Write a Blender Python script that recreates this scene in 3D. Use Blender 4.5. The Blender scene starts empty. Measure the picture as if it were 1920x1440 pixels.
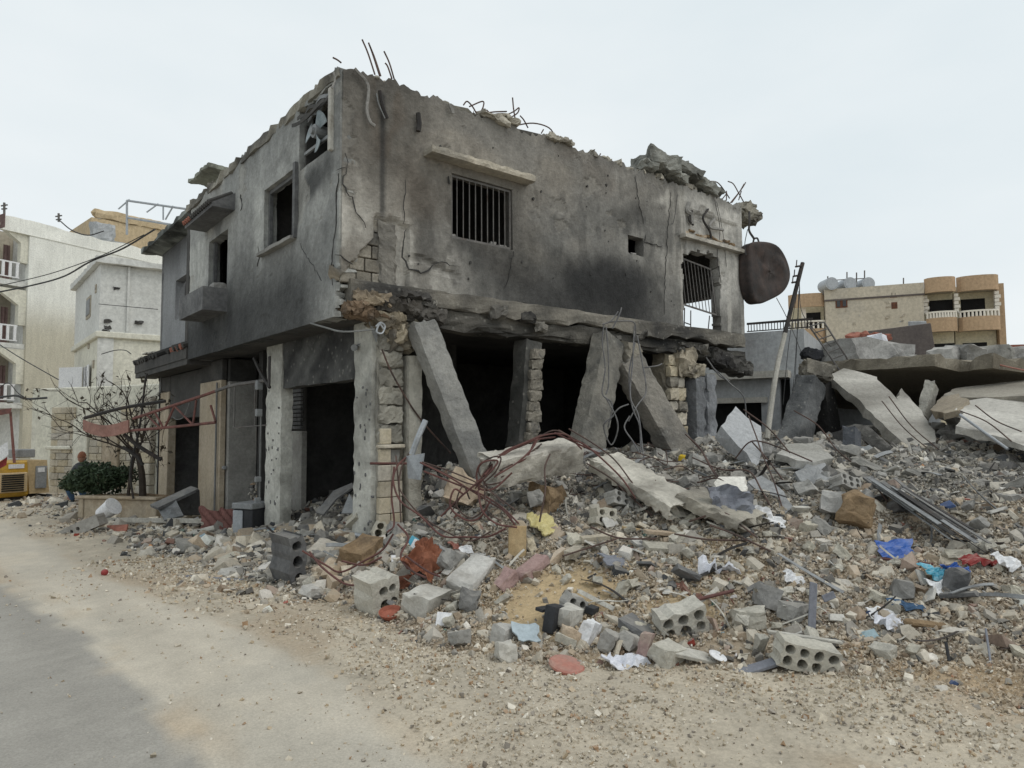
import bpy, bmesh, math, random
import numpy as np
from mathutils import Vector, Matrix, Quaternion, noise as mnoise
random.seed(7)
RNG = np.random.default_rng(11)
S = bpy.context.scene
COL = S.collection
# ---------------------------------------------------------------- camera
CAM = np.array((-3.70, -7.80, 1.784)); FPX = 1293.0; IW, IH = 1920, 1440
_y, _p, _r = math.radians(50.55), math.radians(3.62), math.radians(-0.37)
FW = np.array([math.cos(_y)*math.cos(_p), math.sin(_y)*math.cos(_p), math.sin(_p)])
_rt = np.array([math.sin(_y), -math.cos(_y), 0.0]); _up = np.cross(_rt, FW)
RT = _rt*math.cos(_r)+_up*math.sin(_r); UP = np.cross(RT, FW)
cam = bpy.data.cameras.new('camera'); cam.sensor_width = 36; cam.lens = 36*FPX/IW
cam.clip_start = 0.05; cam.clip_end = 6000
co = bpy.data.objects.new('camera', cam); COL.objects.link(co)
co.matrix_world = Matrix(((RT[0], UP[0], -FW[0], CAM[0]), (RT[1], UP[1], -FW[1], CAM[1]), (RT[2], UP[2], -FW[2], CAM[2]), (0, 0, 0, 1)))
S.camera = co
# ---------------------------------------------------------------- overcast sky and weak wide sun
SUN_EL, SUN_AZ = math.radians(56), math.radians(-62)      # azimuth in world XY, direction the light comes from
w = bpy.data.worlds.new('World'); S.world = w; w.use_nodes = True
nt = w.node_tree; nt.nodes.clear(); N = nt.nodes.new; Lk = nt.links.new
sky = N('ShaderNodeTexSky'); sky.sky_type = 'NISHITA'; sky.sun_disc = False
sky.sun_elevation = SUN_EL; sky.sun_rotation = math.pi/2-SUN_AZ; sky.dust_density = 4.0
b1 = N('ShaderNodeBackground'); b1.inputs[1].default_value = 0.08; Lk(sky.outputs[0], b1.inputs[0])
tc = N('ShaderNodeTexCoord'); mp = N('ShaderNodeMapping'); mp.inputs['Scale'].default_value = (1.0, 1.0, 2.6)
nz = N('ShaderNodeTexNoise'); nz.inputs['Scale'].default_value = 1.7; nz.inputs['Detail'].default_value = 5; nz.inputs['Roughness'].default_value = 0.5
cr = N('ShaderNodeValToRGB'); cr.color_ramp.elements[0].position = 0.3; cr.color_ramp.elements[1].position = 0.72
cr.color_ramp.elements[0].color = (0.785, 0.865, 0.90, 1); cr.color_ramp.elements[1].color = (0.925, 0.97, 0.985, 1)
Lk(tc.outputs['Generated'], mp.inputs[0]); Lk(mp.outputs[0], nz.inputs['Vector']); Lk(nz.outputs[0], cr.inputs[0])
b2 = N('ShaderNodeBackground'); b2.inputs[1].default_value = 1.0; Lk(cr.outputs[0], b2.inputs[0])
mx = N('ShaderNodeMixShader'); mx.inputs[0].default_value = 0.93; Lk(b1.outputs[0], mx.inputs[1]); Lk(b2.outputs[0], mx.inputs[2])
wo = N('ShaderNodeOutputWorld'); Lk(mx.outputs[0], wo.inputs[0])
sl = bpy.data.lights.new('sun', 'SUN'); sl.energy = 0.9; sl.angle = math.radians(28); sl.color = (1.0, 0.96, 0.9)
so = bpy.data.objects.new('sun', sl); COL.objects.link(so); so.location = (0, -10, 30)
_sd = Vector((math.cos(SUN_EL)*math.cos(SUN_AZ), math.cos(SUN_EL)*math.sin(SUN_AZ), math.sin(SUN_EL)))
so.rotation_euler = _sd.to_track_quat('Z', 'Y').to_euler()
S.view_settings.view_transform = 'Standard'; S.view_settings.look = 'None'; S.view_settings.exposure = 0.0; S.view_settings.gamma = 1.0
S.view_settings.use_curve_mapping = False
S.render.engine = 'CYCLES'
try:
    S.cycles.use_denoising = True; S.cycles.max_bounces = 6; S.cycles.diffuse_bounces = 3
except Exception: pass

# ---------------------------------------------------------------- survey helpers (points read off the photograph, put on known planes)
def ray(u, v): return FW+RT*((u-IW/2)/FPX)+UP*((IH/2-v)/FPX)
def hit(u, v, ax, val):
    d = ray(u, v); return CAM+d*((val-CAM[ax])/d[ax])
def RF(u, v, Y=0.0): return hit(u, v, 1, Y)        # on the long face of the house (runs along X)
def LF(u, v, X=0.0): return hit(u, v, 0, X)        # on the street face of the house (runs along Y)
def GR(u, v, z=0.0): return hit(u, v, 2, z)        # on the ground
def DP(u, v, d): return CAM+ray(u, v)*d            # at a surveyed distance
def depth(p): return float((np.asarray(p)-CAM)@FW)
# ---------------------------------------------------------------- vector noise in numpy
def _h(i, j, k, s):
    n = (i*374761393+j*668265263+k*2147483647+s*974711) & 0xffffffff
    n = ((n ^ (n >> 13))*1274126177) & 0xffffffff
    return ((n ^ (n >> 16)) & 0xffff)/65535.0
def vnoise(x, y, z=0.0, seed=0):
    x, y, z = np.broadcast_arrays(np.asarray(x, float), np.asarray(y, float), np.asarray(z, float))
    i, j, k = (np.floor(a).astype(np.int64) for a in (x, y, z)); f, g, h = x-i, y-j, z-k
    f, g, h = (a*a*(3-2*a) for a in (f, g, h)); r = 0
    for a in (0, 1):
        for b in (0, 1):
            for c in (0, 1):
                r = r+_h(i+a, j+b, k+c, seed)*(f if a else 1-f)*(g if b else 1-g)*(h if c else 1-h)
    return r*2-1
def fbm(x, y, z=0.0, seed=0, oct=4):
    r = 0; a = 1.0; t = 0
    for o in range(oct):
        r = r+a*vnoise(np.asarray(x)*2**o, np.asarray(y)*2**o, np.asarray(z)*2**o, seed+o*17); t += a; a *= 0.5
    return r/t*1.4
def sm(a, b, x):
    t = np.clip((np.asarray(x, float)-a)/(b-a), 0, 1); return t*t*(3-2*t)
def lin(r, g, b):                                   # display colour -> linear
    f = lambda c: (c/255)/12.92 if c < 10 else (((c/255)+0.055)/1.055)**2.4
    return np.array((f(r), f(g), f(b)))
# ---------------------------------------------------------------- object helpers
def props(o, label=None, cat=None, group=None, kind=None):
    if label: o['label'] = label
    if cat: o['category'] = cat
    if group: o['group'] = group
    if kind or label: o['kind'] = kind or 'thing'
    return o
def mesh_of(name, V, F, cols=None, smooth=False):
    me = bpy.data.meshes.new(name)
    V = np.asarray(V, np.float32)
    if isinstance(F, np.ndarray):
        n, k = F.shape; me.vertices.add(len(V)); me.vertices.foreach_set('co', V.ravel())
        me.loops.add(n*k); me.loops.foreach_set('vertex_index', F.astype(np.int32).ravel())
        me.polygons.add(n); me.polygons.foreach_set('loop_start', np.arange(0, n*k, k, dtype=np.int32))
        me.polygons.foreach_set('loop_total', np.full(n, k, np.int32)); me.update(calc_edges=True)
    else:
        me.from_pydata(V.tolist(), [], F)
    if cols is not None:
        a = me.color_attributes.new('Col', 'FLOAT_COLOR', 'POINT')
        c = np.ones((len(V), 4), np.float32); c[:, :3] = cols; a.data.foreach_set('color', c.ravel())
    me.polygons.foreach_set('use_smooth', np.full(len(me.polygons), bool(smooth)))
    return me
def origin_of(p):
    o = np.zeros(3)
    while p is not None: o += np.array(p.location); p = p.parent
    return o
def add(name, V, F, mat, parent=None, cols=None, smooth=False, label=None, cat=None, group=None, kind=None):
    """world-space vertices -> one mesh object; top-level ones get their origin at their base"""
    V = np.asarray(V, float)
    if parent is not None: off = origin_of(parent); loc = np.zeros(3)
    else:
        lo, hi = V.min(0), V.max(0); off = np.array(((lo[0]+hi[0])/2, (lo[1]+hi[1])/2, lo[2])); loc = off
    me = mesh_of(name, V-off, F, cols, smooth); me.materials.append(mat)
    o = bpy.data.objects.new(name, me); COL.objects.link(o); o.location = loc
    if parent is not None: o.parent = parent
    return props(o, label, cat, group, kind)
def thing(name, loc, label, cat, group=None):
    o = bpy.data.objects.new(name, None); COL.objects.link(o); o.location = loc; o.empty_display_size = 0.2
    return props(o, label, cat, group)
def join(parts):
    Vs, Fs, n = [], [], 0
    for V, F in parts:
        V = np.asarray(V, float); Vs.append(V); Fs += [[int(i)+n for i in f] for f in F]; n += len(V)
    return np.vstack(Vs), Fs
BOXF = [[0, 3, 2, 1], [4, 5, 6, 7], [0, 1, 5, 4], [1, 2, 6, 5], [2, 3, 7, 6], [3, 0, 4, 7]]
def box(x0, x1, y0, y1, z0, z1):
    return np.array([(x0, y0, z0), (x1, y0, z0), (x1, y1, z0), (x0, y1, z0), (x0, y0, z1), (x1, y0, z1), (x1, y1, z1), (x0, y1, z1)], float), BOXF
def bevbox(x0, x1, y0, y1, z0, z1, b=0.01):
    bm = bmesh.new(); V, F = box(x0, x1, y0, y1, z0, z1); vs = [bm.verts.new(v) for v in V]
    for f in F: bm.faces.new([vs[i] for i in f])
    bmesh.ops.bevel(bm, geom=bm.edges[:], offset=b, segments=1, affect='EDGES')
    return dump(bm)
def dump(bm):
    bm.verts.index_update(); V = np.array([v.co[:] for v in bm.verts]); F = [[v.index for v in f.verts] for f in bm.faces]; bm.free(); return V, F
def frame(p0, p1, hint=(0, 0, 1)):
    """axes: x along p0->p1, z close to hint"""
    p0, p1 = np.asarray(p0, float), np.asarray(p1, float); a = p1-p0; L = np.linalg.norm(a); a /= L
    h = np.asarray(hint, float); y = np.cross(h, a); y /= np.linalg.norm(y); z = np.cross(a, y)
    return np.stack([a, y, z]), L
def rough(L, W, H, cell=0.1, amp=0.02, chip=0.05, seed=0, freq=3.0, ends=0.0):
    """subdivided block, origin at its middle, with uneven faces, chipped arrises and torn ends"""
    n = [max(1, min(40, int(round(d/cell)))) for d in (L, W, H)]; idx = {}; V = []; F = []
    def vid(i, j, k):
        key = (i, j, k)
        if key not in idx: idx[key] = len(V); V.append(key)
        return idx[key]
    for ax in range(3):
        a, b = [q for q in range(3) if q != ax]
        for side in (0, n[ax]):
            for i in range(n[a]):
                for j in range(n[b]):
                    q = []
                    for (di, dj) in ((0, 0), (1, 0), (1, 1), (0, 1)):
                        t = [0, 0, 0]; t[ax] = side; t[a] = i+di; t[b] = j+dj; q.append(vid(*t))
                    flip = (side == 0) != (ax == 1)
                    F.append(q[::-1] if flip else q)
    K = np.array(V, float); n = np.array(n, float); U = K/n*2-1; D = np.array((L, W, H))/2; Pn = U*D
    near = (np.abs(U) > 0.999).sum(1)
    q = Pn*freq+seed*7.31
    d = np.stack([vnoise(q[:, 0], q[:, 1], q[:, 2], s+seed) for s in (1, 2, 3)], 1)
    fine = np.stack([vnoise(q[:, 0]*3.1, q[:, 1]*3.1, q[:, 2]*3.1, s+seed) for s in (4, 5, 6)], 1)
    wn = np.random.default_rng(seed+5).uniform(-1, 1, Pn.shape)*(near >= 1)[:, None]
    out = Pn+amp*(d+0.7*fine+0.4*wn)
    c = np.clip(vnoise(q[:, 0]*1.7, q[:, 1]*1.7, q[:, 2]*1.7, 9+seed)*1.3+0.25, 0, 1)*chip*(near >= 2)*(0.6+0.4*(near >= 3))
    out -= np.sign(U)*(np.abs(U) > 0.999)*c[:, None]
    if ends:
        e = (np.abs(U[:, 0]) > 0.999); out[:, 0] -= np.sign(U[:, 0])*e*ends*np.clip(0.5+0.9*vnoise(q[:, 1]*2, q[:, 2]*2, q[:, 0], 12+seed), 0, 1)
    return out, F
def place(VF, R, c):
    V, F = VF; return np.asarray(V)@R+np.asarray(c), F
def beam(p0, p1, W, H, hint=(0, 0, 1), **k):
    R, L = frame(p0, p1, hint); return place(rough(L, W, H, **k), R, (np.asarray(p0)+np.asarray(p1))/2)
def euler(rx, ry, rz):
    return np.array(Matrix.Rotation(rz, 3, 'Z')@Matrix.Rotation(ry, 3, 'Y')@Matrix.Rotation(rx, 3, 'X')).T
def smooth_path(P, k=5):
    P = [np.asarray(p, float) for p in P]
    if len(P) < 3: return P
    Q = [P[0]*2-P[1]]+P+[P[-1]*2-P[-2]]; out = []
    for i in range(1, len(Q)-2):
        for t in np.linspace(0, 1, k, endpoint=False):
            a, b, c, d = Q[i-1], Q[i], Q[i+1], Q[i+2]
            out.append(0.5*((2*b)+(-a+c)*t+(2*a-5*b+4*c-d)*t*t+(-a+3*b-3*c+d)*t**3))
    out.append(P[-1]); return out
def tube(P, r, sides=5, taper=1.0, k=5, sm_=True):
    P = smooth_path(P, k) if sm_ else [np.asarray(p, float) for p in P]; V = []; F = []; n = len(P); pu = None
    for i, p in enumerate(P):
        t = P[min(i+1, n-1)]-P[max(i-1, 0)]; t = t/(np.linalg.norm(t)+1e-9)
        if pu is None: pu = np.cross(t, (0.3, 0.2, 0.93) if abs(t[2]) < 0.9 else (1, 0, 0.1))
        u = pu-t*(pu@t); u /= np.linalg.norm(u)+1e-9; pu = u; v = np.cross(t, u); rr = r*(1+(taper-1)*i/max(1, n-1))
        for s in range(sides):
            a = 2*math.pi*s/sides; V.append(p+rr*(math.cos(a)*u+math.sin(a)*v))
    for i in range(n-1):
        for s in range(sides):
            a, b = i*sides+s, i*sides+(s+1) % sides; F.append([a, b, b+sides, a+sides])
    F.append(list(range(sides))[::-1]); F.append([(n-1)*sides+s for s in range(sides)]); return np.array(V), F
def prism(poly, normal, t, cell=None):
    """flat outline (3-D points) given thickness t along -normal"""
    P = np.asarray(poly, float); nrm = np.asarray(normal, float); nrm = nrm/np.linalg.norm(nrm); n = len(P)
    V = np.vstack([P, P-nrm*t]); F = [list(range(n)), list(range(2*n-1, n-1, -1))]+[[i, i+n, (i+1) % n+n, (i+1) % n] for i in range(n)]
    return V, F
def cyl(c0, c1, r0, r1=None, sides=14):
    r1 = r0 if r1 is None else r1; return tube([c0, c1], r0, sides, r1/r0, sm_=False)
def holed(W, H, D, holes, sides=10, depth_=0.85, jag=0.0, seed=0):
    """masonry block with round cores; front face in XZ at y=-D/2"""
    bm = bmesh.new(); rr = random.Random(seed); V = []
    def loop(pts, y): return [bm.verts.new((p[0], y, p[1])) for p in pts]
    def ring(vs): return [bm.edges.new((vs[i], vs[(i+1) % len(vs)])) for i in range(len(vs))]
    m = 6; outer = []
    for a, b in (((-W/2, -H/2), (W/2, -H/2)), ((W/2, -H/2), (W/2, H/2)), ((W/2, H/2), (-W/2, H/2)), ((-W/2, H/2), (-W/2, -H/2))):
        for i in range(m): t = i/m; outer.append((a[0]+(b[0]-a[0])*t+rr.uniform(-jag, jag), a[1]+(b[1]-a[1])*t+rr.uniform(-jag, jag)))
    of = loop(outer, -D/2); ob = loop([(x*(1+rr.uniform(-jag, jag)), z) for x, z in outer], D/2); E = ring(of)
    hs = []
    for (cx, cz, r, rz) in holes:
        pts = [(cx+r*math.cos(2*math.pi*i/sides), cz+rz*math.sin(2*math.pi*i/sides)) for i in range(sides)]
        f = loop(pts, -D/2); E += ring(f); b = loop([(cx+(x-cx)*0.9, cz+(z-cz)*0.9) for x, z in pts], -D/2+D*depth_); hs.append((f, b))
    bmesh.ops.triangle_fill(bm, edges=E, use_beauty=True, use_dissolve=False)
    for f, b in hs:
        for i in range(sides): bm.faces.new((f[i], b[i], b[(i+1) % sides], f[(i+1) % sides]))
        bm.faces.new(b[::-1])
    n = len(of)
    for i in range(n): bm.faces.new((of[i], of[(i+1) % n], ob[(i+1) % n], ob[i]))
    bm.faces.new(ob[::-1]); bmesh.ops.recalc_face_normals(bm, faces=bm.faces[:])
    bmesh.ops.subdivide_edges(bm, edges=[e for e in bm.edges if e.calc_length() > D*.6 and len(e.link_faces) == 2 and not any(abs(v.co.y+D/2-D*depth_) < 1e-4 for v in e.verts)], cuts=2); bmesh.ops.triangulate(bm, faces=[f for f in bm.faces if len(f.verts) > 4])
    V, F = dump(bm); q = V*22+seed*5.1; V = V+.007*np.stack([vnoise(q[:, 0], q[:, 1], q[:, 2], k+seed) for k in (1, 2, 3)], 1); return V, F
# ---------------------------------------------------------------- materials
MATS = {}
def material(name, c1, c2=None, c3=None, scale=3.0, fine=40.0, rough=0.9, bump=0.25, attr=False, rnd=0.0, hue=0.0, metal=0.0, speck=0.0, streak=0.0, world=True, spec=0.25, dust=0.0, bscale=None):
    """c1/c2 blended by a broad noise, c3 stained in by a second one; attr = colours come from the mesh's Col"""
    m = bpy.data.materials.new(name); m.use_nodes = True; t = m.node_tree; t.nodes.clear(); n = t.nodes.new; l = t.links.new
    out = n('ShaderNodeOutputMaterial'); bs = n('ShaderNodeBsdfPrincipled'); l(bs.outputs[0], out.inputs[0])
    bs.inputs['Roughness'].default_value = rough; bs.inputs['Metallic'].default_value = metal; bs.inputs['Specular IOR Level'].default_value = spec
    if world: g = n('ShaderNodeNewGeometry'); vec = g.outputs['Position']
    else: g = n('ShaderNodeTexCoord'); vec = g.outputs['Object']
    def noise(sc, det=5, rg=0.6, v=vec, dist=0.0):
        x = n('ShaderNodeTexNoise'); x.inputs['Scale'].default_value = sc; x.inputs['Detail'].default_value = det; x.inputs['Roughness'].default_value = rg
        x.inputs['Distortion'].default_value = dist; l(v, x.inputs['Vector']); return x.outputs[0]
    def ramp(f, a, b):
        r = n('ShaderNodeMapRange'); r.inputs[1].default_value = a; r.inputs[2].default_value = b; l(f, r.inputs[0]); return r.outputs[0]
    def mix(f, a, b, mode='MIX'):
        x = n('ShaderNodeMix'); x.data_type = 'RGBA'; x.blend_type = mode
        if isinstance(f, float): x.inputs[0].default_value = f
        else: l(f, x.inputs[0])
        for i, c in ((6, a), (7, b)):
            if hasattr(c, 'links'): l(c, x.inputs[i])
            else: x.inputs[i].default_value = (*[float(q) for q in c], 1)
        return x.outputs[2]
    if attr:
        a = n('ShaderNodeAttribute'); a.attribute_name = 'Col'; col = a.outputs['Color']
    else:
        col = mix(ramp(noise(scale), 0.35, 0.65), c1, c2 if c2 is not None else c1)
        if c3 is not None: col = mix(ramp(noise(scale*0.6, 6, 0.7), 0.52, 0.68), col, c3)
    if streak:
        mp = n('ShaderNodeMapping'); mp.inputs['Scale'].default_value = (3.2, 3.2, 0.55); l(vec, mp.inputs[0])
        s = ramp(noise(1.6, 3, 0.6, mp.outputs[0], 0.4), 0.3, 0.7); k = n('ShaderNodeMapRange'); k.inputs[3].default_value = 1-streak; k.inputs[4].default_value = 1+streak; l(s, k.inputs[0])
        col = mix(1.0, col, k.outputs[0], 'MULTIPLY')
    f1 = noise(fine, 6, 0.75); k = n('ShaderNodeMapRange'); k.inputs[1].default_value = 0.25; k.inputs[2].default_value = 0.75; k.inputs[3].default_value = 0.72; k.inputs[4].default_value = 1.28; l(f1, k.inputs[0])
    col = mix(1.0, col, k.outputs[0], 'MULTIPLY')
    if rnd:
        oi = n('ShaderNodeObjectInfo'); hs = n('ShaderNodeHueSaturation'); k = n('ShaderNodeMapRange'); k.inputs[3].default_value = 1-rnd; k.inputs[4].default_value = 1+rnd
        l(oi.outputs['Random'], k.inputs[0]); l(k.outputs[0], hs.inputs['Value']); l(col, hs.inputs['Color']); col = hs.outputs[0]
        if hue:
            mu = n('ShaderNodeMath'); mu.operation = 'MULTIPLY'; mu.inputs[1].default_value = 7.13; l(oi.outputs['Random'], mu.inputs[0]); fr = n('ShaderNodeMath'); fr.operation = 'FRACT'; l(mu.outputs[0], fr.inputs[0])
            k2 = n('ShaderNodeMapRange'); k2.inputs[3].default_value = 1-hue; k2.inputs[4].default_value = 1+hue; l(fr.outputs[0], k2.inputs[0]); l(k2.outputs[0], hs.inputs['Saturation'])
    if speck:
        v = n('ShaderNodeTexVoronoi'); v.inputs['Scale'].default_value = fine*0.55; l(vec, v.inputs['Vector'])
        s = ramp(v.outputs['Distance'], 0.22, 0.05); mm = n('ShaderNodeMath'); mm.operation = 'MULTIPLY'; mm.inputs[1].default_value = speck; l(s, mm.inputs[0])
        col = mix(mm.outputs[0], col, (0.5, 0.48, 0.43))
    if dust:
        gg = n('ShaderNodeNewGeometry'); sx = n('ShaderNodeSeparateXYZ'); l(gg.outputs['Normal'], sx.inputs[0])
        dz = ramp(sx.outputs[2], 0.35, 0.95); mm = n('ShaderNodeMath'); mm.operation = 'MULTIPLY'; l(dz, mm.inputs[0]); dn = ramp(noise(5.0, 5, 0.7), 0.35, 0.6); l(dn, mm.inputs[1])
        m3 = n('ShaderNodeMath'); m3.operation = 'MULTIPLY'; m3.inputs[1].default_value = dust; l(mm.outputs[0], m3.inputs[0])
        col = mix(m3.outputs[0], col, (0.40, 0.365, 0.31))
    l(col, bs.inputs['Base Color'])
    if bump:
        bp = n('ShaderNodeBump'); bp.inputs['Strength'].default_value = bump; bp.inputs['Distance'].default_value = 0.02
        f2 = noise(bscale or fine*0.5, 8, 0.7); ad = n('ShaderNodeMath'); ad.operation = 'ADD'; l(f1, ad.inputs[0]); l(f2, ad.inputs[1]); l(ad.outputs[0], bp.inputs['Height']); l(bp.outputs[0], bs.inputs['Normal'])
    MATS[name] = m; return m
mt = material
mt('ground', (0, 0, 0), attr=True, fine=30, bump=0.5, speck=0.25)
mt('road', (0, 0, 0), attr=True, fine=70, bump=0.35, speck=0.16)
mt('mound', (0, 0, 0), attr=True, fine=22, bump=0.8, speck=0.35)
mt('wall', (0, 0, 0), attr=True, fine=20, bump=0.6, streak=0.07)
mt('slabedge', (0, 0, 0), attr=True, fine=14, bump=0.9, speck=0.3)
mt('shards', (0, 0, 0), attr=True, fine=25, bump=0.4, dust=0.55)
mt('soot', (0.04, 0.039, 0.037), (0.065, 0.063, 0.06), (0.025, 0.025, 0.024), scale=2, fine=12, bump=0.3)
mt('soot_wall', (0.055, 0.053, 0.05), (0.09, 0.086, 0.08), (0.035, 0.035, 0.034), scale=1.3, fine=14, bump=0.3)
mt('concrete', (0.27, 0.262, 0.245), (0.36, 0.35, 0.325), (0.19, 0.185, 0.175), scale=2.2, fine=16, bump=0.45, rnd=0.18, hue=0.3, dust=0.35)
mt('concrete_dark', (0.12, 0.12, 0.122), (0.19, 0.19, 0.188), (0.075, 0.075, 0.076), scale=2.0, fine=16, bump=0.45, rnd=0.15, dust=0.3)
mt('concrete_blue', (0.25, 0.252, 0.252), (0.32, 0.32, 0.318), (0.2, 0.205, 0.21), scale=1.6, fine=14, bump=0.3, rnd=0.1, dust=0.2)
mt('concrete_pale', (0.42, 0.405, 0.37), (0.52, 0.505, 0.465), (0.33, 0.31, 0.275), scale=2.5, fine=18, bump=0.4, rnd=0.1, hue=0.3)
mt('block', (0.42, 0.395, 0.33), (0.5, 0.475, 0.405), (0.33, 0.31, 0.27), scale=4, fine=35, bump=0.5, rnd=0.12, hue=0.2)
mt('stone', (0.43, 0.38, 0.29), (0.52, 0.47, 0.38), (0.33, 0.29, 0.22), scale=4, fine=25, bump=0.4, rnd=0.14, hue=0.3)
mt('brick_burnt', (0.21, 0.19, 0.155), (0.30, 0.275, 0.23), (0.12, 0.115, 0.105), scale=5, fine=20, bump=0.7, rnd=0.2)
mt('earth_clod', (0.22, 0.15, 0.085), (0.32, 0.23, 0.14), (0.14, 0.10, 0.065), scale=5, fine=22, bump=0.9, rnd=0.1)
mt('limestone', (0.40, 0.31, 0.22), (0.5, 0.41, 0.31), (0.27, 0.2, 0.14), scale=2.5, fine=18, bump=0.6, rnd=0.1)
mt('ochre', (0.38, 0.32, 0.235), (0.43, 0.365, 0.28), (0.3, 0.235, 0.16), scale=1.4, fine=14, bump=0.2, streak=0.12)
mt('yellow_foam', (0.55, 0.48, 0.22), (0.6, 0.53, 0.26), scale=4, fine=20, bump=0.15, dust=0.3)
mt('wood', (0.40, 0.29, 0.16), (0.48, 0.37, 0.22), scale=4, fine=30, bump=0.3, streak=0.2)
mt('plank_grey', (0.42, 0.40, 0.35), (0.5, 0.48, 0.43), scale=6, fine=30, bump=0.4, streak=0.2)
mt('rebar', (0.085, 0.06, 0.052), (0.13, 0.085, 0.07), (0.055, 0.045, 0.042), scale=6, fine=40, bump=0.3, rough=0.75, metal=0.2)
mt('rebar_red', (0.105, 0.05, 0.045), (0.15, 0.07, 0.06), (0.08, 0.05, 0.045), scale=6, fine=40, bump=0.3, rough=0.75)
mt('rebar_grey', (0.13, 0.13, 0.135), (0.2, 0.195, 0.19), (0.08, 0.075, 0.07), scale=6, fine=40, bump=0.3, rough=0.7, metal=0.2)
mt('iron_black', (0.03, 0.028, 0.027), (0.05, 0.045, 0.042), (0.075, 0.055, 0.045), scale=5, fine=30, bump=0.2, rough=0.7)
mt('grille', (0.12, 0.115, 0.11), (0.17, 0.16, 0.15), (0.09, 0.07, 0.06), scale=6, fine=40, bump=0.2, rough=0.7)
mt('rust_sheet', (0.20, 0.075, 0.045), (0.28, 0.115, 0.065), (0.12, 0.05, 0.035), scale=5, fine=20, bump=0.3, rough=0.8)
mt('red_sheet', (0.16, 0.075, 0.065), (0.21, 0.1, 0.085), (0.11, 0.06, 0.05), scale=5, fine=20, bump=0.3, rough=0.8)
mt('tank_metal', (0.035, 0.03, 0.028), (0.065, 0.045, 0.038), (0.02, 0.018, 0.018), scale=3.2, fine=12, bump=0.4, rough=0.7)
mt('galvanised', (0.34, 0.36, 0.38), (0.42, 0.44, 0.46), scale=5, fine=30, bump=0.1, rough=0.55, metal=0.4)
mt('metal_grey', (0.22, 0.23, 0.235), (0.28, 0.285, 0.285), (0.15, 0.15, 0.15), scale=3, fine=25, bump=0.2, rough=0.65)
mt('black_plastic', (0.03, 0.032, 0.035), (0.045, 0.046, 0.05), scale=4, fine=25, bump=0.15, rough=0.6)
mt('slate', (0.17, 0.175, 0.2), (0.2, 0.21, 0.235), scale=4, fine=25, bump=0.15, rough=0.7)
mt('pale_blue', (0.34, 0.4, 0.43), (0.38, 0.44, 0.47), scale=4, fine=25, bump=0.1, rough=0.6)
mt('white', (0.66, 0.66, 0.67), (0.74, 0.74, 0.74), scale=6, fine=25, bump=0.15)
mt('white_cloth', (0.62, 0.63, 0.68), (0.72, 0.73, 0.77), scale=9, fine=25, bump=0.3)
mt('blue', (0.035, 0.10, 0.36), (0.045, 0.13, 0.42), scale=6, fine=25, bump=0.1, rough=0.5, dust=0.4)
mt('cyan', (0.08, 0.36, 0.5), (0.12, 0.42, 0.55), scale=6, fine=25, bump=0.1, rough=0.5, dust=0.4)
mt('red', (0.24, 0.035, 0.035), (0.3, 0.05, 0.045), scale=6, fine=25, bump=0.1, rough=0.6, dust=0.35)
mt('salmon', (0.34, 0.13, 0.10), (0.4, 0.17, 0.13), (0.4, 0.25, 0.2), scale=6, fine=25, bump=0.15, rough=0.7, dust=0.3)
mt('terracotta', (0.30, 0.10, 0.065), (0.36, 0.13, 0.085), scale=6, fine=25, bump=0.15, rough=0.7)
mt('pink_stone', (0.30, 0.2, 0.185), (0.36, 0.25, 0.23), (0.4, 0.33, 0.27), scale=4, fine=20, bump=0.5)
mt('yellow', (0.55, 0.38, 0.03), (0.62, 0.44, 0.05), scale=6, fine=25, bump=0.1)
mt('machine_yellow', (0.5, 0.3, 0.045), (0.56, 0.34, 0.06), (0.4, 0.27, 0.09), scale=3, fine=20, bump=0.1, rough=0.6, dust=0.5)
mt('machine_tan', (0.48, 0.36, 0.2), (0.52, 0.4, 0.24), scale=3, fine=20, bump=0.1, rough=0.6)
mt('cream_wall', (0.60, 0.585, 0.49), (0.65, 0.63, 0.54), (0.5, 0.48, 0.41), scale=0.8, fine=8, bump=0.12, streak=0.06)
mt('white_wall', (0.56, 0.56, 0.53), (0.63, 0.63, 0.60), (0.48, 0.475, 0.45), scale=0.5, fine=6, bump=0.15)
mt('tan_wall', (0.36, 0.32, 0.255), (0.42, 0.375, 0.3), scale=0.6, fine=6, bump=0.15, streak=0.1)
mt('orange_wall', (0.47, 0.37, 0.235), (0.52, 0.41, 0.265), (0.44, 0.36, 0.25), scale=0.6, fine=6, bump=0.12, streak=0.06)
mt('beige_wall', (0.47, 0.42, 0.335), (0.52, 0.465, 0.375), (0.42, 0.385, 0.325), scale=0.45, fine=5, bump=0.12, streak=0.05)
mt('brown_band', (0.40, 0.285, 0.18), (0.44, 0.31, 0.2), scale=0.5, fine=6, bump=0.1, streak=0.05)
mt('yellow_wall', (0.57, 0.52, 0.38), (0.61, 0.56, 0.42), scale=0.5, fine=6, bump=0.1)
mt('baluster', (0.68, 0.63, 0.55), (0.74, 0.7, 0.62), scale=2, fine=20, bump=0.1)
mt('grey_house', (0.34, 0.35, 0.36), (0.40, 0.41, 0.415), (0.28, 0.28, 0.28), scale=0.8, fine=10, bump=0.2, streak=0.1)
mt('dark_void', (0.012, 0.012, 0.012), (0.02, 0.02, 0.02), scale=2, fine=10, bump=0.0)
mt('glass_dark', (0.02, 0.022, 0.025), (0.03, 0.032, 0.035), scale=2, fine=10, bump=0.0, rough=0.15, spec=0.5)
mt('brown_panel', (0.10, 0.085, 0.08), (0.13, 0.11, 0.10), scale=1, fine=10, bump=0.1)
mt('window_brown', (0.12, 0.05, 0.03), (0.15, 0.065, 0.04), scale=3, fine=10, bump=0.0)
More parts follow.
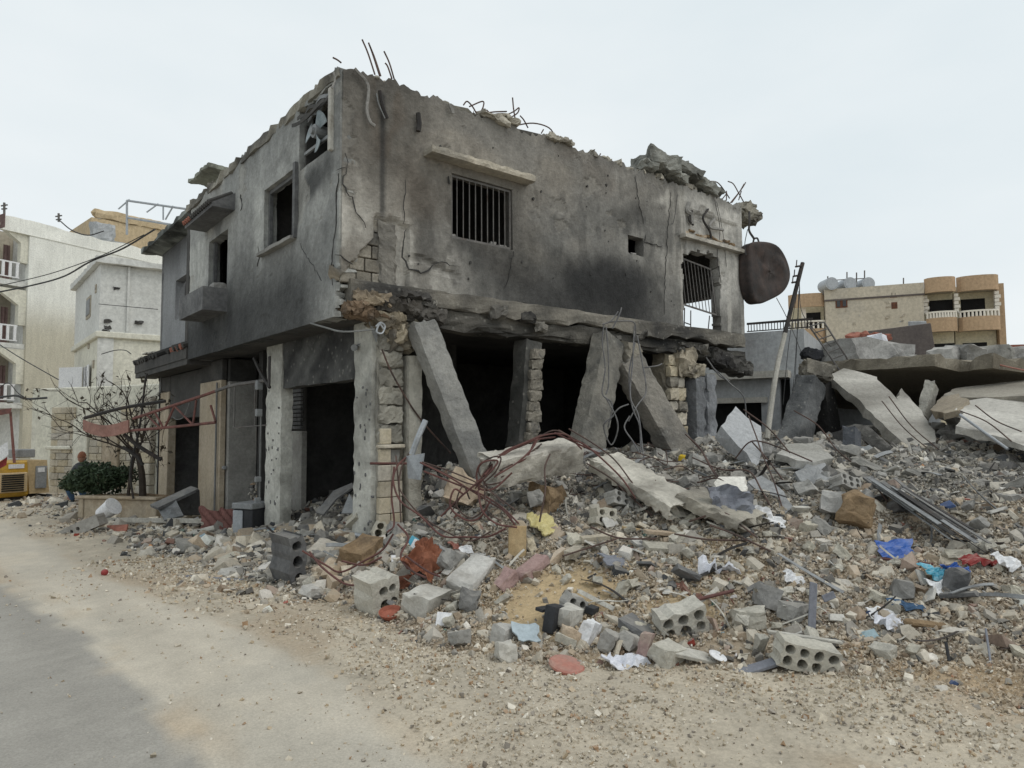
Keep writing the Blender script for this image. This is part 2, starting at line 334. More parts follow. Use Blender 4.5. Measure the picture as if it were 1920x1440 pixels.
mt('bark', (0.045, 0.036, 0.03), (0.07, 0.055, 0.045), scale=6, fine=30, bump=0.5)
mt('leaf', (0.035, 0.058, 0.03), (0.06, 0.088, 0.045), (0.028, 0.042, 0.024), scale=7, fine=30, bump=0.0, spec=0.3, rough=0.7)
mt('leaf_dead', (0.06, 0.05, 0.035), (0.085, 0.07, 0.05), scale=7, fine=30, bump=0.0)
mt('skin', (0.30, 0.16, 0.11), (0.34, 0.19, 0.13), scale=8, fine=30, bump=0.05, rough=0.6)
mt('denim', (0.05, 0.095, 0.165), (0.07, 0.125, 0.21), scale=9, fine=40, bump=0.2)
mt('shirt', (0.05, 0.055, 0.06), (0.08, 0.085, 0.09), scale=6, fine=40, bump=0.2)
mt('cap', (0.20, 0.085, 0.05), (0.25, 0.11, 0.065), scale=6, fine=40, bump=0.2)
mt('cable', (0.05, 0.05, 0.052), (0.07, 0.07, 0.07), scale=4, fine=30, bump=0.0, rough=0.7)
mt('cable_grey', (0.16, 0.165, 0.16), (0.2, 0.2, 0.195), scale=4, fine=30, bump=0.0, rough=0.7)
mt('tile_red', (0.26, 0.10, 0.07), (0.33, 0.14, 0.1), (0.13, 0.08, 0.065), scale=6, fine=20, bump=0.3)
mt('awning_red', (0.3, 0.16, 0.13), (0.35, 0.2, 0.165), (0.24, 0.14, 0.115), scale=4, fine=12, bump=0.15)
mt('pipe_red', (0.17, 0.075, 0.065), (0.21, 0.1, 0.085), (0.11, 0.065, 0.058), scale=6, fine=20, bump=0.1)
mt('fan_blue', (0.2, 0.24, 0.255), (0.3, 0.345, 0.36), (0.1, 0.11, 0.115), scale=6, fine=20, bump=0.05, rough=0.5)
mt('curtain_red', (0.13, 0.085, 0.08), (0.18, 0.12, 0.11), scale=6, fine=20, bump=0.1)
mt('ash_flake', (0.25, 0.24, 0.225), (0.33, 0.32, 0.3), scale=8, fine=20, bump=0.5)
M = MATS
# ---------------------------------------------------------------- ground, road, rubble mound
def col_u(u, d): p = DP(u, 800, d); return p[0], p[1]
CP = []
def cp(u, d, z): x, y = col_u(u, d); CP.append((x, y, z))
# foot of the heap and its rise, read along sight lines
for u, df, prof in [(330, 9.2, ((1.5, .08), (3.0, .1))), (490, 8.0, ((1.2, .12), (2.6, .14), (3.6, .06))), (600, 7.3, ((1.0, .22), (2.0, .38), (3.5, .4), (5.5, .55))),
                    (690, 6.7, ((1.0, .25), (2.0, .45), (3.2, .5), (5, .6))), (770, 5.6, ((1.0, .12), (2.0, .3), (3.2, .62), (5.0, .7))),
                    (900, 5.15, ((1.0, .12), (2.0, .36), (3.2, .68), (4.6, 1.06), (6, 1.0))), (1050, 5.08, ((1.0, .16), (2.0, .38), (3.2, .75), (4.4, 1.05), (5.6, 1.32), (7.5, 1.2))),
                    (1250, 5.05, ((1.0, .18), (2.0, .46), (3.5, .92), (5.0, 1.24), (6.6, 1.42), (8, 1.38))), (1450, 5.0, ((1.0, .18), (2.0, .45), (3.5, .92), (5.0, 1.22), (7.0, 1.44), (9, 1.52))),
                    (1650, 4.75, ((1.0, .16), (2.0, .42), (3.2, .82), (4.6, 1.14), (6.6, 1.36), (9, 1.52), (12, 1.7))), (1800, 4.4, ((1.0, .14), (2.0, .4), (3.2, .78), (4.6, 1.08), (7, 1.36), (10, 1.56), (14, 1.7))),
                    (1950, 3.9, ((1.0, .13), (2.0, .36), (3.4, .72), (5.0, 1.02), (8, 1.36), (12, 1.6))), (2200, 3.5, ((1.2, .13), (2.5, .4), (4, .8), (8, 1.4), (12, 1.6)))]:
    cp(u, df, 0.0)
    for dd, z in prof: cp(u, df+dd, z)
for x, y in [(-2.5, 0), (-2.5, -3), (-2, 4), (-1.5, 6), (-1.2, -5), (-.3, -6.5), (.6, -7.4), (2, -8.5), (-3, -7), (.3, 5), (0, 8), (-1.5, 10), (.3, 10.5), (-3, 12)]: CP.append((x, y, -0.05))
for x, y, z in [(4, 3, .7), (7, 4, .6), (1.8, 2.6, .5), (2, 5, .45), (11, 4, 1.4), (15, 6, 1.5), (18, 0, 1.7), (20, -8, 1.5)]: CP.append((x, y, z))
CP = np.array(CP)
def _tps(r2): return 0.5*r2*np.log(r2+1e-9)
_n = len(CP); _A = np.zeros((_n+3, _n+3)); _d2 = ((CP[:, None, :2]-CP[None, :, :2])**2).sum(2); _A[:_n, :_n] = _tps(_d2)+np.eye(_n)*0.15
_A[:_n, _n] = 1; _A[:_n, _n+1:] = CP[:, :2]; _A[_n, :_n] = 1; _A[_n+1:, :_n] = CP[:, :2].T
_w = np.linalg.solve(_A, np.r_[CP[:, 2], 0, 0, 0])
def heap(x, y, detail=True):
    x = np.asarray(x, float); y = np.asarray(y, float); sh = x.shape; x = x.ravel(); y = y.ravel(); z = np.empty_like(x)
    for i in range(0, len(x), 4000):
        a, b = x[i:i+4000], y[i:i+4000]; z[i:i+4000] = _tps((a[:, None]-CP[:, 0])**2+(b[:, None]-CP[:, 1])**2)@_w[:_n]+_w[_n]+_w[_n+1]*a+_w[_n+2]*b
    z = np.clip(z, -0.1, 1.75)
    if detail:
        m = sm(0.0, 0.5, z); z = z+m*(0.10*fbm(x*0.9, y*0.9, 0, 3, 3)+0.05*fbm(x*3.1, y*3.1, 0, 5, 3))+0.012*sm(-0.03, .1, z)*fbm(x*9, y*9, 0, 8, 2)
    return z.reshape(sh)
def HP(u, v, dz=0.0):
    """where a sight line meets the heap or the ground"""
    d = ray(u, v); t = np.linspace(2.5, 26, 500); P = CAM+d*t[:, None]; h = np.maximum(heap(P[:, 0], P[:, 1]), 0.0)+dz
    i = int(np.argmax(P[:, 2] < h)); return P[i] if P[i, 2] < h[i] else P[-1]
EY = np.array([-20, -6, -4.61, -3.28, -1.0, 1.22, 4.5, 8.56, 14, 30, 80.]); EX = np.array([-1.9, -1.75, -1.68, -1.52, -1.75, -2.06, -2.4, -2.81, -3.2, -5, -12.])
AY = np.array([-20, -5, -3.87, -2.31, -0.5, 2.16, 6, 14, 30, 80.]); AX = np.array([-2.4, -2.5, -2.56, -2.65, -2.8, -3.14, -3.5, -4.3, -6, -13.])
def ground_col(x, y):
    e = np.interp(y, EY, EX); a = np.interp(y, AY, AX)
    n1 = fbm(x*0.8, y*0.35, 0, 21, 4); n2 = fbm(x*2.6, y*1.6, 0, 31, 4); n3 = fbm(x*6, y*5, 0, 41, 3)
    trk = fbm(x*5, y*.22, 0, 66, 3); asph = lin(155, 151, 143)[None]*(1+0.07*n1+0.05*n2+.08*trk+.06*fbm(x*16, y*14, 0, 67, 3))[:, None]; dust = lin(188, 180, 165)[None]*(1+0.07*n2+0.05*n3+.06*trk)[:, None]
    sand = lin(188, 177, 158)[None]*(1+0.10*n2+0.10*n3)[:, None]; brown = lin(166, 149, 127)[None]; grav = lin(172, 163, 147)[None]*(1+0.12*n3)[:, None]
    t = sm(-0.06, 0.05, x-a+0.10*n1+0.08*n2+.06*n3)[:, None]; c = asph*(1-t)+dust*t
    p = (sm(0.1, 0.6, n2+0.3*n1)*t[:, 0]*0.4)[:, None]; c = c*(1-p)+sand*p; q = (np.exp(-((x-a-.12+.13*n1+.10*n2)/.14)**2)*sm(-.3, .3, n1+n2)*.6)[:, None]; c = c*(1-q)+lin(172, 152, 126)[None]*q; gy = (sm(.1, .5, fbm(x*1.5, y*.9, 0, 57, 4))*t[:, 0]*.45)[:, None]; c = c*(1-gy)+lin(166, 161, 150)[None]*gy; c = c*(1+.07*fbm(x*14, y*11, 0, 58, 3)[:, None])
    s = sm(-0.12, 0.2, x-e+0.16*n1+0.10*n2)[:, None]; shoulder = sand*(0.5+0.4*n2[:, None])+grav*(0.5-0.4*n2[:, None]); c = c*(1-s)+shoulder*s
    edge = (np.exp(-((x-e-0.05+0.16*n1+.1*n2)/0.09)**2)*sm(-.2, .5, n3+n1)*0.35)[:, None]; c = c*(1-edge)+brown*edge
    b = (sm(0.15, 0.75, fbm(x*1.3, y*1.3, 0, 51, 4))*s[:, 0]*0.6)[:, None]; c = c*(1-b)+brown*b
    return np.clip(c, 0.01, 0.8)
def axis(segs):
    r = []
    for a, b, st in segs: r += list(np.arange(a, b, st))
    return np.array(r+[segs[-1][1]])
def grid_faces(nx, ny):
    i, j = np.meshgrid(np.arange(nx-1), np.arange(ny-1), indexing='ij'); a = (i*ny+j).ravel(); return np.stack([a, a+ny, a+ny+1, a+1], 1)
gx = axis([(-3000, -60, 300), (-60, -14, 5), (-14, -3.4, 0.6), (-3.4, 4, 0.05), (4, 24, 0.5), (24, 80, 8), (80, 3000, 300)])
gy = axis([(-3000, -60, 300), (-60, -12, 5), (-12, -7.6, 0.3), (-7.6, 6, 0.06), (6, 20, 0.2), (20, 80, 5), (80, 3000, 300)])
X, Y = np.meshgrid(gx, gy, indexing='ij'); x, y = X.ravel(), Y.ravel(); e = np.interp(y, EY, EX); near = np.exp(-((x/40)**2+(y/40)**2))
z = near*sm(0.05, 0.4, x-e)*(0.012+0.018*fbm(x*1.7, y*1.7, 0, 61, 4)+0.008*vnoise(x*9, y*9, 0, 63))
add('ground', np.stack([x, y, z], 1), grid_faces(len(gx), len(gy)), M['ground'], cols=ground_col(x, y), smooth=True, kind='structure')
ry = axis([(-60, -8, 4), (-8, 6, 0.07), (6, 30, 0.3), (30, 120, 5)]); rs = axis([(0, 1, 0.02)]); V = []
for yy in ry:
    e0 = float(np.interp(yy, EY, EX))+0.12
    for s in rs: V.append((e0-6.5*s**1.6, yy, 0))
V = np.array(V); V[:, 2] = 0.006+0.0*V[:, 0]
add('road', V, grid_faces(len(ry), len(rs))[:, ::-1], M['road'], cols=ground_col(V[:, 0], V[:, 1]), smooth=True, kind='structure')
hx = axis([(-2.8, 8.8, 0.075), (8.8, 26, 0.25)]); hy = axis([(-14, -8, 0.3), (-8, 1.2, 0.075), (1.2, 14, 0.25)])
X, Y = np.meshgrid(hx, hy, indexing='ij'); x, y = X.ravel(), Y.ravel(); HZ = heap(x, y)
def mound_col(x, y, z):
    n1 = fbm(x*0.7, y*0.7, 0, 71, 4); n2 = fbm(x*2.3, y*2.3, 0, 73, 4)
    g = lin(132, 127, 117)[None]*(1+0.25*n2)[:, None]; sand = lin(184, 164, 136)[None]*(1+0.12*n2)[:, None]; br = lin(142, 122, 101)[None]*(1+.15*n2)[:, None]; dk = lin(105, 101, 95)[None]*(1+.2*n2)[:, None]
    d = (x-CAM[0])*FW[0]+(y-CAM[1])*FW[1]
    s = sm(8.8, 6.4, d+1.2*n1)[:, None]; c = g*(1-s)+(sand*0.4+br*0.2+lin(158, 152, 141)[None]*(1+.15*n2)[:, None]*.4)*s
    t = (sm(0.1, 0.6, n1+0.5*n2)*s[:, 0])[:, None]; c = c*(1-t)+sand*t
    for (u, v, r) in ((1060, 1100, 0.75), (1010, 1150, 0.5), (1330, 1050, .45), (1290, 1140, 0.35)):
        p = HP(u, v); k = np.exp(-(((x-p[0])/r)**2+((y-p[1])/r)**2))[:, None]; c = c*(1-k)+lin(190, 168, 132)[None]*k
    k = sm(9.5, 13, d)[:, None]; return np.clip(c*(1-k)+dk*k, 0.01, 0.7)
MC = mound_col(x, y, HZ)
add('rubble_mound', np.stack([x, y, HZ-0.02], 1), grid_faces(len(hx), len(hy)), M['mound'], cols=MC, smooth=True, kind='structure')
# ---------------------------------------------------------------- the burnt two-storey house
# long face: plane Y=0, X 0..8.85; street face: plane X=0, Y 0..6.8; upper floor overhangs the shops on the street side
house = thing('burnt_house', (4.4, 3.4, 0), 'burnt two-storey concrete house, soot-stained, with barred windows, its ground floor blown open', 'house')
ZB, ZT = 3.62, 6.34; HV_ = (0, -1, 0)
def lines(a, b, st, must):
    g = [a, b]+[m for m in must if a < m < b]
    g = sorted(set(g)); out = []
    for p, q in zip(g[:-1], g[1:]):
        k = max(1, int(round((q-p)/st))); out += [p+(q-p)*i/k for i in range(k)]
    return np.array(out+[b])
def wall(name, to_world, s, z, keep, disp, colf, top=None, bottom=None, thick=0.2, parent=house, mat='wall', flip=False):
    """plastered wall over a grid: openings are left out, the face carries real relief, the rims are closed by its thickness"""
    Sg, Zg = np.meshgrid(s, z, indexing='ij'); Z2 = Zg.copy()
    if top is not None:
        k = sm(z[-1]-0.35, z[-1], Zg); Z2 = Z2+k*top(Sg)
    if bottom is not None:
        k = sm(z[0]+0.3, z[0], Zg); Z2 = Z2+k*bottom(Sg)
    d = disp(Sg, Z2); V = to_world(Sg.ravel(), Z2.ravel(), d.ravel()); F = grid_faces(len(s), len(z))
    c = ((Sg[:-1, :-1]+Sg[1:, 1:])/2).ravel(), ((Zg[:-1, :-1]+Zg[1:, 1:])/2).ravel(); F = F[keep(*c)]
    if flip: F = F[:, ::-1]
    o = add(name, V, F, M[mat], parent, cols=colf(Sg.ravel(), Z2.ravel()))
    m = o.modifiers.new('thickness', 'SOLIDIFY'); m.thickness = thick; m.offset = -1
    return o
def inr(s, z, a, b, c, d): return (s > a) & (s < b) & (z > c) & (z < d)
K_WALL = 1/0.60
def C(r, g, b): return lin(r, g, b)*K_WALL
# openings of the long face
W1 = (1.65, 2.75, 4.42, 5.34); WS = (5.34, 5.75, 4.78, 5.11); W2 = (6.82, 8.03, 3.74, 5.16)
def keepR(s, z):
    k = ~(inr(s, z, *W1) | inr(s, z, *WS))
    j = 0.06*vnoise(s*9, z*9, 0, 4)
    k &= ~(inr(s+j, z+j, W2[0], W2[1], 3.0, W2[3]-0.02) & ~((z > 5.0) & (s < 7.0+(z-5.0)*1.0)))
    k &= ~((s > 6.9+j) & (s < 7.95+j) & (z < 3.8))
    return k
def brickzone(s, z): return sm(0.02, -0.02, z-(3.68+(s-0.02)*1.2)+0.03*vnoise(s*14, z*14, 0, 5))*sm(0.62, 0.55, s)
def spall(s, z, seed, lo=.50):
    """patches where the plaster skin has come away"""
    return sm(lo, lo+.06, fbm(s*1.6, z*1.9, 0, seed, 3)+.3*fbm(s*7, z*7, 0, seed+4, 3))
def dispR(s, z):
    d = 0.006*fbm(s*1.2, z*1.2, 0, 3, 3)+0.005*fbm(s*9, z*9, 0, 6, 3)-.014*spall(s, z, 151)*sm(4.4, 4.8, z)
    d = d-0.07*brickzone(s, z)
    d = d-0.06*sm(0.44, 0.47, s)*sm(0.98, 0.94, s+0.03*vnoise(z*9, s*3, 0, 2))*sm(4.52, 4.42, z+0.08*vnoise(s*10, z*6, 0, 8))   # plaster gone round the corner column
    d = d-0.05*sm(0, 0.04, 0.07-np.abs(z-(4.05-0.18*sm(1.1, 1.8, s)+0.03*vnoise(s*6, 0, 0, 9))))*sm(.95, 1.0, s)*sm(1.85, 1.75, s)*0.6   # torn skirt
    d = d-0.03*sm(0.12, 0.02, np.hypot((s-1.62)/1.6, z-3.98)-0.02*vnoise(s*12, z*12, 0, 14))
    d = d+0.03*sm(6.70, 6.72, s)                                                                                            # right-hand bay stands a little proud
    d = d-0.04*sm(6.95, 6.98, s)*sm(8.7, 8.67, s)*sm(5.9, 5.88, z)*sm(5.38, 5.4, z)                                         # sunk panel over the second window
    return d
def colR(s, z):
    n1 = fbm(s*0.55, z*0.8, 0, 103, 4); n2 = fbm(s*1.7, z*1.7, 0, 105, 4); n3 = fbm(s*5, z*2.2, 0, 107, 4)
    st = fbm(s*6.5, z*0.55, 0, 109, 4)
    warm, grey, dark, pale, brown = C(113, 107, 97), C(97, 95, 90), C(40, 40, 40), C(144, 140, 131), C(76, 67, 57)
    c = np.repeat(grey[None], len(s), 0)
    def bl(col, k): nonlocal c; k = np.clip(k, 0, 1)[:, None]; c = c*(1-k)+col[None]*k
    bl(warm, 0.75*sm(-0.15, 0.4, n1)+0.45*sm(2.4, 1.0, s)+0.3*sm(5.2, 6.0, z))
    bl(pale, 0.9*sm(0.05, 0.45, n2+0.3*st)*sm(4.6, 6.0, s)*sm(4.3, 5.4, z)); bl(pale, .5*sm(.1, .5, n3+.4*n2)*sm(5.4, 4.6, z)*sm(3.4, 1.0, s)); bl(pale, 0.7*sm(6.55, 6.7, s)*sm(-.2, .3, st))
    bl(pale, .45*sm(1.0, .2, s)*sm(5.3, 4.6, z)*sm(3.9, 4.3, z))
    bl(dark, 0.6*sm(4.95, 3.95, z+0.25*n1)*sm(1.3, 2.7, s)*sm(6.6, 5.4, s+0.2*n2)); bl(dark, .95*sm(1.15, .3, np.hypot((s-4.9)/1.5, (z-4.15)/.75)+.3*n2))
    bl(dark, 0.6*sm(0.95, 0.3, np.hypot((s-2.2)/1.2, (z-4.85)/1.0)+.2*n2))
    bl(dark, 0.6*sm(5.9, 6.35, z+0.15*n2)*sm(2.4, 0.4, s)); bl(C(70, 66, 60), .6*sm(1.5, .5, s+.3*n2)*sm(4.7, 5.5, z+.3*n1)); bl(dark, .5*sm(.35, .08, np.abs(s-1.25-.15*n2))*sm(3.7, 4.3, z)*sm(5.6, 4.9, z)); bl(brown, 0.7*sm(0.38, 0.1, np.abs(s-0.62-.1*n3))*sm(4.3, 4.9, z)*sm(-.2, .3, n3))
    bl(dark, 0.75*sm(0.07, 0.02, np.abs(s-0.57))*sm(4.4, 4.6, z)*sm(6.2, 6.1, z)); bl(brown, 0.6*sm(0.5, 0.1, np.hypot(s-1.1, z-5.0)+0.25*n2))
    bl(dark, .5*sm(.5, .1, np.hypot((s-5.5)/1.3, z-5.35)+.2*n2)); bl(dark, 0.4*sm(0.1, 0.5, n3+.5*n1)*sm(6.4, 5.2, z)*sm(2.8, 4, s)*sm(6.7, 6, s))
    bl(brown, 0.4*sm(0.1, 0.5, n2)*sm(3, 4, s)*sm(6, 5, s)*sm(5.3, 6, z)); bl(C(120, 108, 88), 0.9*brickzone(s, z))
    bl(C(150, 147, 140), 0.65*sm(6.9, 7.0, s)*sm(3.9, 4.4, z)); bl(C(84, 82, 78), .6*sm(6.06, 6.3, z+.08*n3)*sm(4, 5, s))
    bl(C(106, 102, 94), .6*spall(s, z, 151)*sm(4.4, 4.8, z)); bl(dark, .35*sm(.4, .55, fbm(s*1.6, z*1.9, 0, 151, 3)+.3*fbm(s*7, z*7, 0, 155, 3))*(1-spall(s, z, 151))); bl(dark, .5*sm(4.5, 3.8, z+.35*n2)*sm(2.2, 3.2, s)*sm(6.7, 6.2, s)); g = c.mean(1, keepdims=True); c = c*.72+g*.28
    n4 = fbm(s*13, z*11, 0, 111, 3); return c*(1+0.14*n3+0.14*n2+.17*n4)[:, None]
sR = lines(0.012, 8.85, 0.034, [W1[0], W1[1], WS[0], WS[1], W2[0], W2[1], .45, .95, 6.71]); zR = lines(ZB, ZT, 0.034, [W1[2], W1[3], WS[2], WS[3], W2[2], W2[3]])
topR = lambda s: 0.03*fbm(s*3, 0, 0, 3, 4)+0.035*vnoise(s*17, 0, 0, 5)+.02*vnoise(s*31, 0, 0, 6)-0.12*sm(.5, 0, s)*0-0.05*sm(0.05, 0.4, vnoise(s*5, 0, 0, 8))
wall('wall', lambda s, z, d: np.stack([s, -d, z], 1), sR, zR, keepR, dispR, colR, top=topR, bottom=lambda s: 0.04*fbm(s*5, 0, 0, 13, 3), thick=0.2)
# street face
L1 = (1.42, 2.64, 4.47, 5.45); LA = (0.26, 1.30, 5.36, 6.2); LD = (4.40, 5.50, 4.18, 5.26)
def keepL(s, z): return ~(inr(s, z, *L1) | inr(s, z, *LA) | inr(s, z, *LD) | (s < (.10+.07*vnoise(z*11, s*5, 0, 3))*sm(3.75, 3.6, z)))
def dispL(s, z):
    d = 0.006*fbm(s*1.2, z*1.2, 0, 33, 3)+0.005*fbm(s*9, z*9, 0, 36, 3)-.012*spall(s, z, 251, .56)
    return d-0.05*sm(0.03, 0.0, s-0.1*sm(3.9, 3.5, z)-.02+.05*vnoise(z*9, 0, 0, 4))*sm(4.2, 3.9, z)
def colL(s, z):
    n1 = fbm(s*0.6, z*0.7, 0, 203, 4); n2 = fbm(s*1.8, z*1.8, 0, 205, 4); n3 = fbm(s*6, z*3, 0, 207, 4); st = fbm(s*7, z*0.6, 0, 209, 4)
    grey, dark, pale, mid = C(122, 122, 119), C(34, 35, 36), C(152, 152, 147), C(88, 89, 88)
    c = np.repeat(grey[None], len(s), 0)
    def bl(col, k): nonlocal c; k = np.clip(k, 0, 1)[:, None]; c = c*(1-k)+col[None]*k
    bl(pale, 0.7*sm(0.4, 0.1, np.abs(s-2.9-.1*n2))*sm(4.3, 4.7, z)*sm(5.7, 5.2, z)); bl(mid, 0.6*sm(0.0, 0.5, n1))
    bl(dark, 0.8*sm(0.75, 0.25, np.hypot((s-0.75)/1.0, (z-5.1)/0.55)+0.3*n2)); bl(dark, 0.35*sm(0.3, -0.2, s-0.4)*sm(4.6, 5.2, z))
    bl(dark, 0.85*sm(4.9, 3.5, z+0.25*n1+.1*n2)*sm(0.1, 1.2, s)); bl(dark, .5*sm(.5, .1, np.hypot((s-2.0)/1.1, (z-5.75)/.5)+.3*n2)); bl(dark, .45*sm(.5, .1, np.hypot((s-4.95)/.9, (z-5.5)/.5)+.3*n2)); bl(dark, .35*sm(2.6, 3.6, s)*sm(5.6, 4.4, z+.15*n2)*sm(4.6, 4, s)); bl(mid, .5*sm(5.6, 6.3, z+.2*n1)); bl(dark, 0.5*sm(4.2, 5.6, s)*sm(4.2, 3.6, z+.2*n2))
    bl(pale, 0.6*sm(5.3, 6.0, s)*sm(4.2, 4.5, z)*sm(5.5, 5.3, z)); bl(pale, .3*sm(4, 5.5, s)*sm(5.8, 6.1, z)); bl(dark, 0.5*sm(4.6, 4.2, s)*sm(3.9, 4.3, s)*sm(4.6, 4.1, z))
    bl(pale, .5*sm(.16, .04, s)*sm(4.9, 4.7, z)); bl(dark, .55*sm(.3, .1, np.hypot(s-1.36, (z-5.1)/2)))
    bl(C(132, 130, 124), .5*spall(s, z, 251, .56)*sm(4.3, 4.7, z))
    n4 = fbm(s*13, z*11, 0, 211, 3); return c*(1+0.14*n3+0.12*n2+.16*n4)[:, None]
sL = lines(0.018, 6.8, 0.036, [L1[0], L1[1], LA[0], LA[1], LD[0], LD[1]]); zL = lines(3.17, ZT, 0.036, [L1[2], L1[3], LA[2], LA[3], LD[2], LD[3]])
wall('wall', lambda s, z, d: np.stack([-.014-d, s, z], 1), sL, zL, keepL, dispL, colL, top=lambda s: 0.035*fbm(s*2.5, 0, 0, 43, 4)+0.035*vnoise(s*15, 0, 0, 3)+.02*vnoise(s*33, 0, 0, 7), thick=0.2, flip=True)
# recessed street wall beyond the bay, with its window
LR = (8.3, 9.7, 4.36, 5.3)
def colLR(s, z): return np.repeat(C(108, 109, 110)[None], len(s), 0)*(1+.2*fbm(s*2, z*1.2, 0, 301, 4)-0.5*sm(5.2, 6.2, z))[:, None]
sQ = lines(6.8, 10.9, 0.1, [LR[0], LR[1]]); zQ = lines(3.17, 6.2, 0.1, [LR[2], LR[3]])
wall('wall', lambda s, z, d: np.stack([0.42-d, s, z], 1), sQ, zQ, lambda s, z: ~inr(s, z, *LR), lambda s, z: 0.004*fbm(s*5, z*5, 0, 3, 3), colLR, flip=True)
add('wall', *box(0.42, 6.5, 10.91, 11.1, 0, 6.2), M['concrete_dark'], house)
add('wall', *box(0.2, 0.42, 6.62, 6.798, 3.17, 6.2), M['concrete_dark'], house)
# rear and right-hand walls, the latter open low down so that daylight shows through the second window
add('wall', *box(0.0, 8.8, 6.9, 7.1, 3.46, 6.2), M['soot_wall'], house)
def keepE(s, z): return ~((z < 4.5+0.12*vnoise(s*3, z*3, 0, 2)) & (s > 0.25) & (s < 3.6))
wall('wall', lambda s, z, d: np.stack([8.84+d, s, z], 1), lines(0.21, 7, 0.1, []), lines(3.5, 6.25, 0.1, []), keepE, lambda s, z: 0.01*fbm(s*4, z*4, 0, 3, 3), lambda s, z: np.repeat(C(105, 102, 97)[None], len(s), 0)*(1+.2*fbm(s*2, z*2, 0, 3, 3))[:, None], flip=False)
add('wall', *box(6.55, 6.69, 0.25, 6.88, 3.46, 6.2), M['soot_wall'], house)
add('wall', *box(3.4, 3.54, 0.25, 6.88, 3.46, 6.2), M['soot_wall'], house)
add('wall', *box(0.25, 3.39, 2.9, 3.05, 3.46, 6.2), M['soot_wall'], house)
# roof slab with torn rim, floor slab and the shattered edge beam
def slabcol(V, base, dark, seed, k0=0.0):
    n = fbm(V[:, 0]*1.5, V[:, 1]*1.5+V[:, 2]*2, 0, seed, 4); n2 = fbm(V[:, 0]*5, V[:, 2]*6, V[:, 1]*5, seed+5, 3); t = np.clip(0.5+0.8*n+0.5*n2+k0, 0, 1)[:, None]
    return base[None]*(1-t)+dark[None]*t
V, F = rough(8.95, 7.0, 0.16, cell=0.16, amp=0.025, chip=0.09, seed=4, freq=6); V = V+(4.42, 3.53, 6.27)
add('roof_slab', V, F, M['slabedge'], house, cols=slabcol(V, C(128, 124, 114), C(70, 68, 64), 401))
V, F = rough(11.0, 0.9, 0.13, cell=0.16, amp=0.02, chip=0.05, seed=6); V = V[:, [1, 0, 2]]+(0.42, 9.15-.1, 6.27)
V = V[(V[:, 1] > -99)]
V, F = rough(4.6, 0.95, 0.12, cell=0.14, amp=0.015, chip=0.05, seed=6); V = V[:, [1, 0, 2]]*(1, 1, 1)+(0.46, 9.12, 6.28); F = [f[::-1] for f in F]
add('eave', V, F, M['slabedge'], house, cols=slabcol(V, C(134, 138, 134), C(48, 50, 48), 403, 0.55*0))
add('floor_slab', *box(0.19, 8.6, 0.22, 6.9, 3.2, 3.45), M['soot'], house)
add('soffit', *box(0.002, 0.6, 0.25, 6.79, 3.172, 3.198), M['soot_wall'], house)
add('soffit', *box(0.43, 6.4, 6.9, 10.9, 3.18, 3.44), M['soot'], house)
V, F = rough(8.7, 0.3, 0.26, cell=0.05, amp=0.007, chip=0.03, seed=12, freq=9); V = V+(4.48, 0.13, 3.52)
V[:, 2] += (0.05*vnoise(V[:, 0]*4, 0, 0, 3)+.025*vnoise(V[:, 0]*13, 0, 0, 4)+.02*vnoise(V[:, 0]*29, 0, 0, 6))*(V[:, 2] < 3.45); V[:, 1] -= 0.035*sm(2.0, 2.3, V[:, 0])*(V[:, 1] < .1)
c = slabcol(V, C(106, 102, 94), C(50, 49, 48), 405); add('floor_edge', V, F, M['slabedge'], house, cols=c)
V, F = rough(8.2, 0.34, 0.27, cell=0.05, amp=0.024, chip=0.10, seed=14, freq=10); V = V+(4.75, 0.2, 3.27)
V[:, 2] -= 0.10*sm(6.4, 8.6, V[:, 0]); V[:, 1] -= 0.05*sm(0.0, 0.7, fbm(V[:, 0]*1.6, 0, V[:, 2]*2, 8, 3))*(V[:, 1] < .15)
c = slabcol(V, C(90, 87, 81), C(30, 30, 30), 407, 0.12); add('edge_beam', V, F, M['slabedge'], house, cols=c)
V, F = rough(1.3, 0.5, 0.3, cell=0.06, amp=0.04, chip=0.1, seed=15, freq=8); V = V+(8.35, 0.15, 3.06); V[:, 2] -= 0.16*(V[:, 0]-8.3); V[:, 0] += .0
add('edge_beam', V, F, M['slabedge'], house, cols=slabcol(V, C(84, 82, 78), C(36, 35, 35), 409, .15))
# lumps of torn concrete hanging on the broken edge
rr = random.Random(5)
for i in range(14):
    x0 = rr.uniform(0.9, 8.4); zz = rr.uniform(3.2, 3.44); sx = rr.uniform(.1, .34)
    V, F = rough(sx, rr.uniform(.1, .22), rr.uniform(.06, .16), cell=0.05, amp=0.03, chip=0.05, seed=40+i, freq=7)
    V = V@euler(rr.uniform(-.5, .5), rr.uniform(-.3, .3), rr.uniform(-.3, .3))+(x0, rr.uniform(-.04, .03), zz)
    add('broken_lump', V, F, M['slabedge'], house, cols=slabcol(V, C(100, 97, 91), C(40, 39, 38), 420+i, .05))
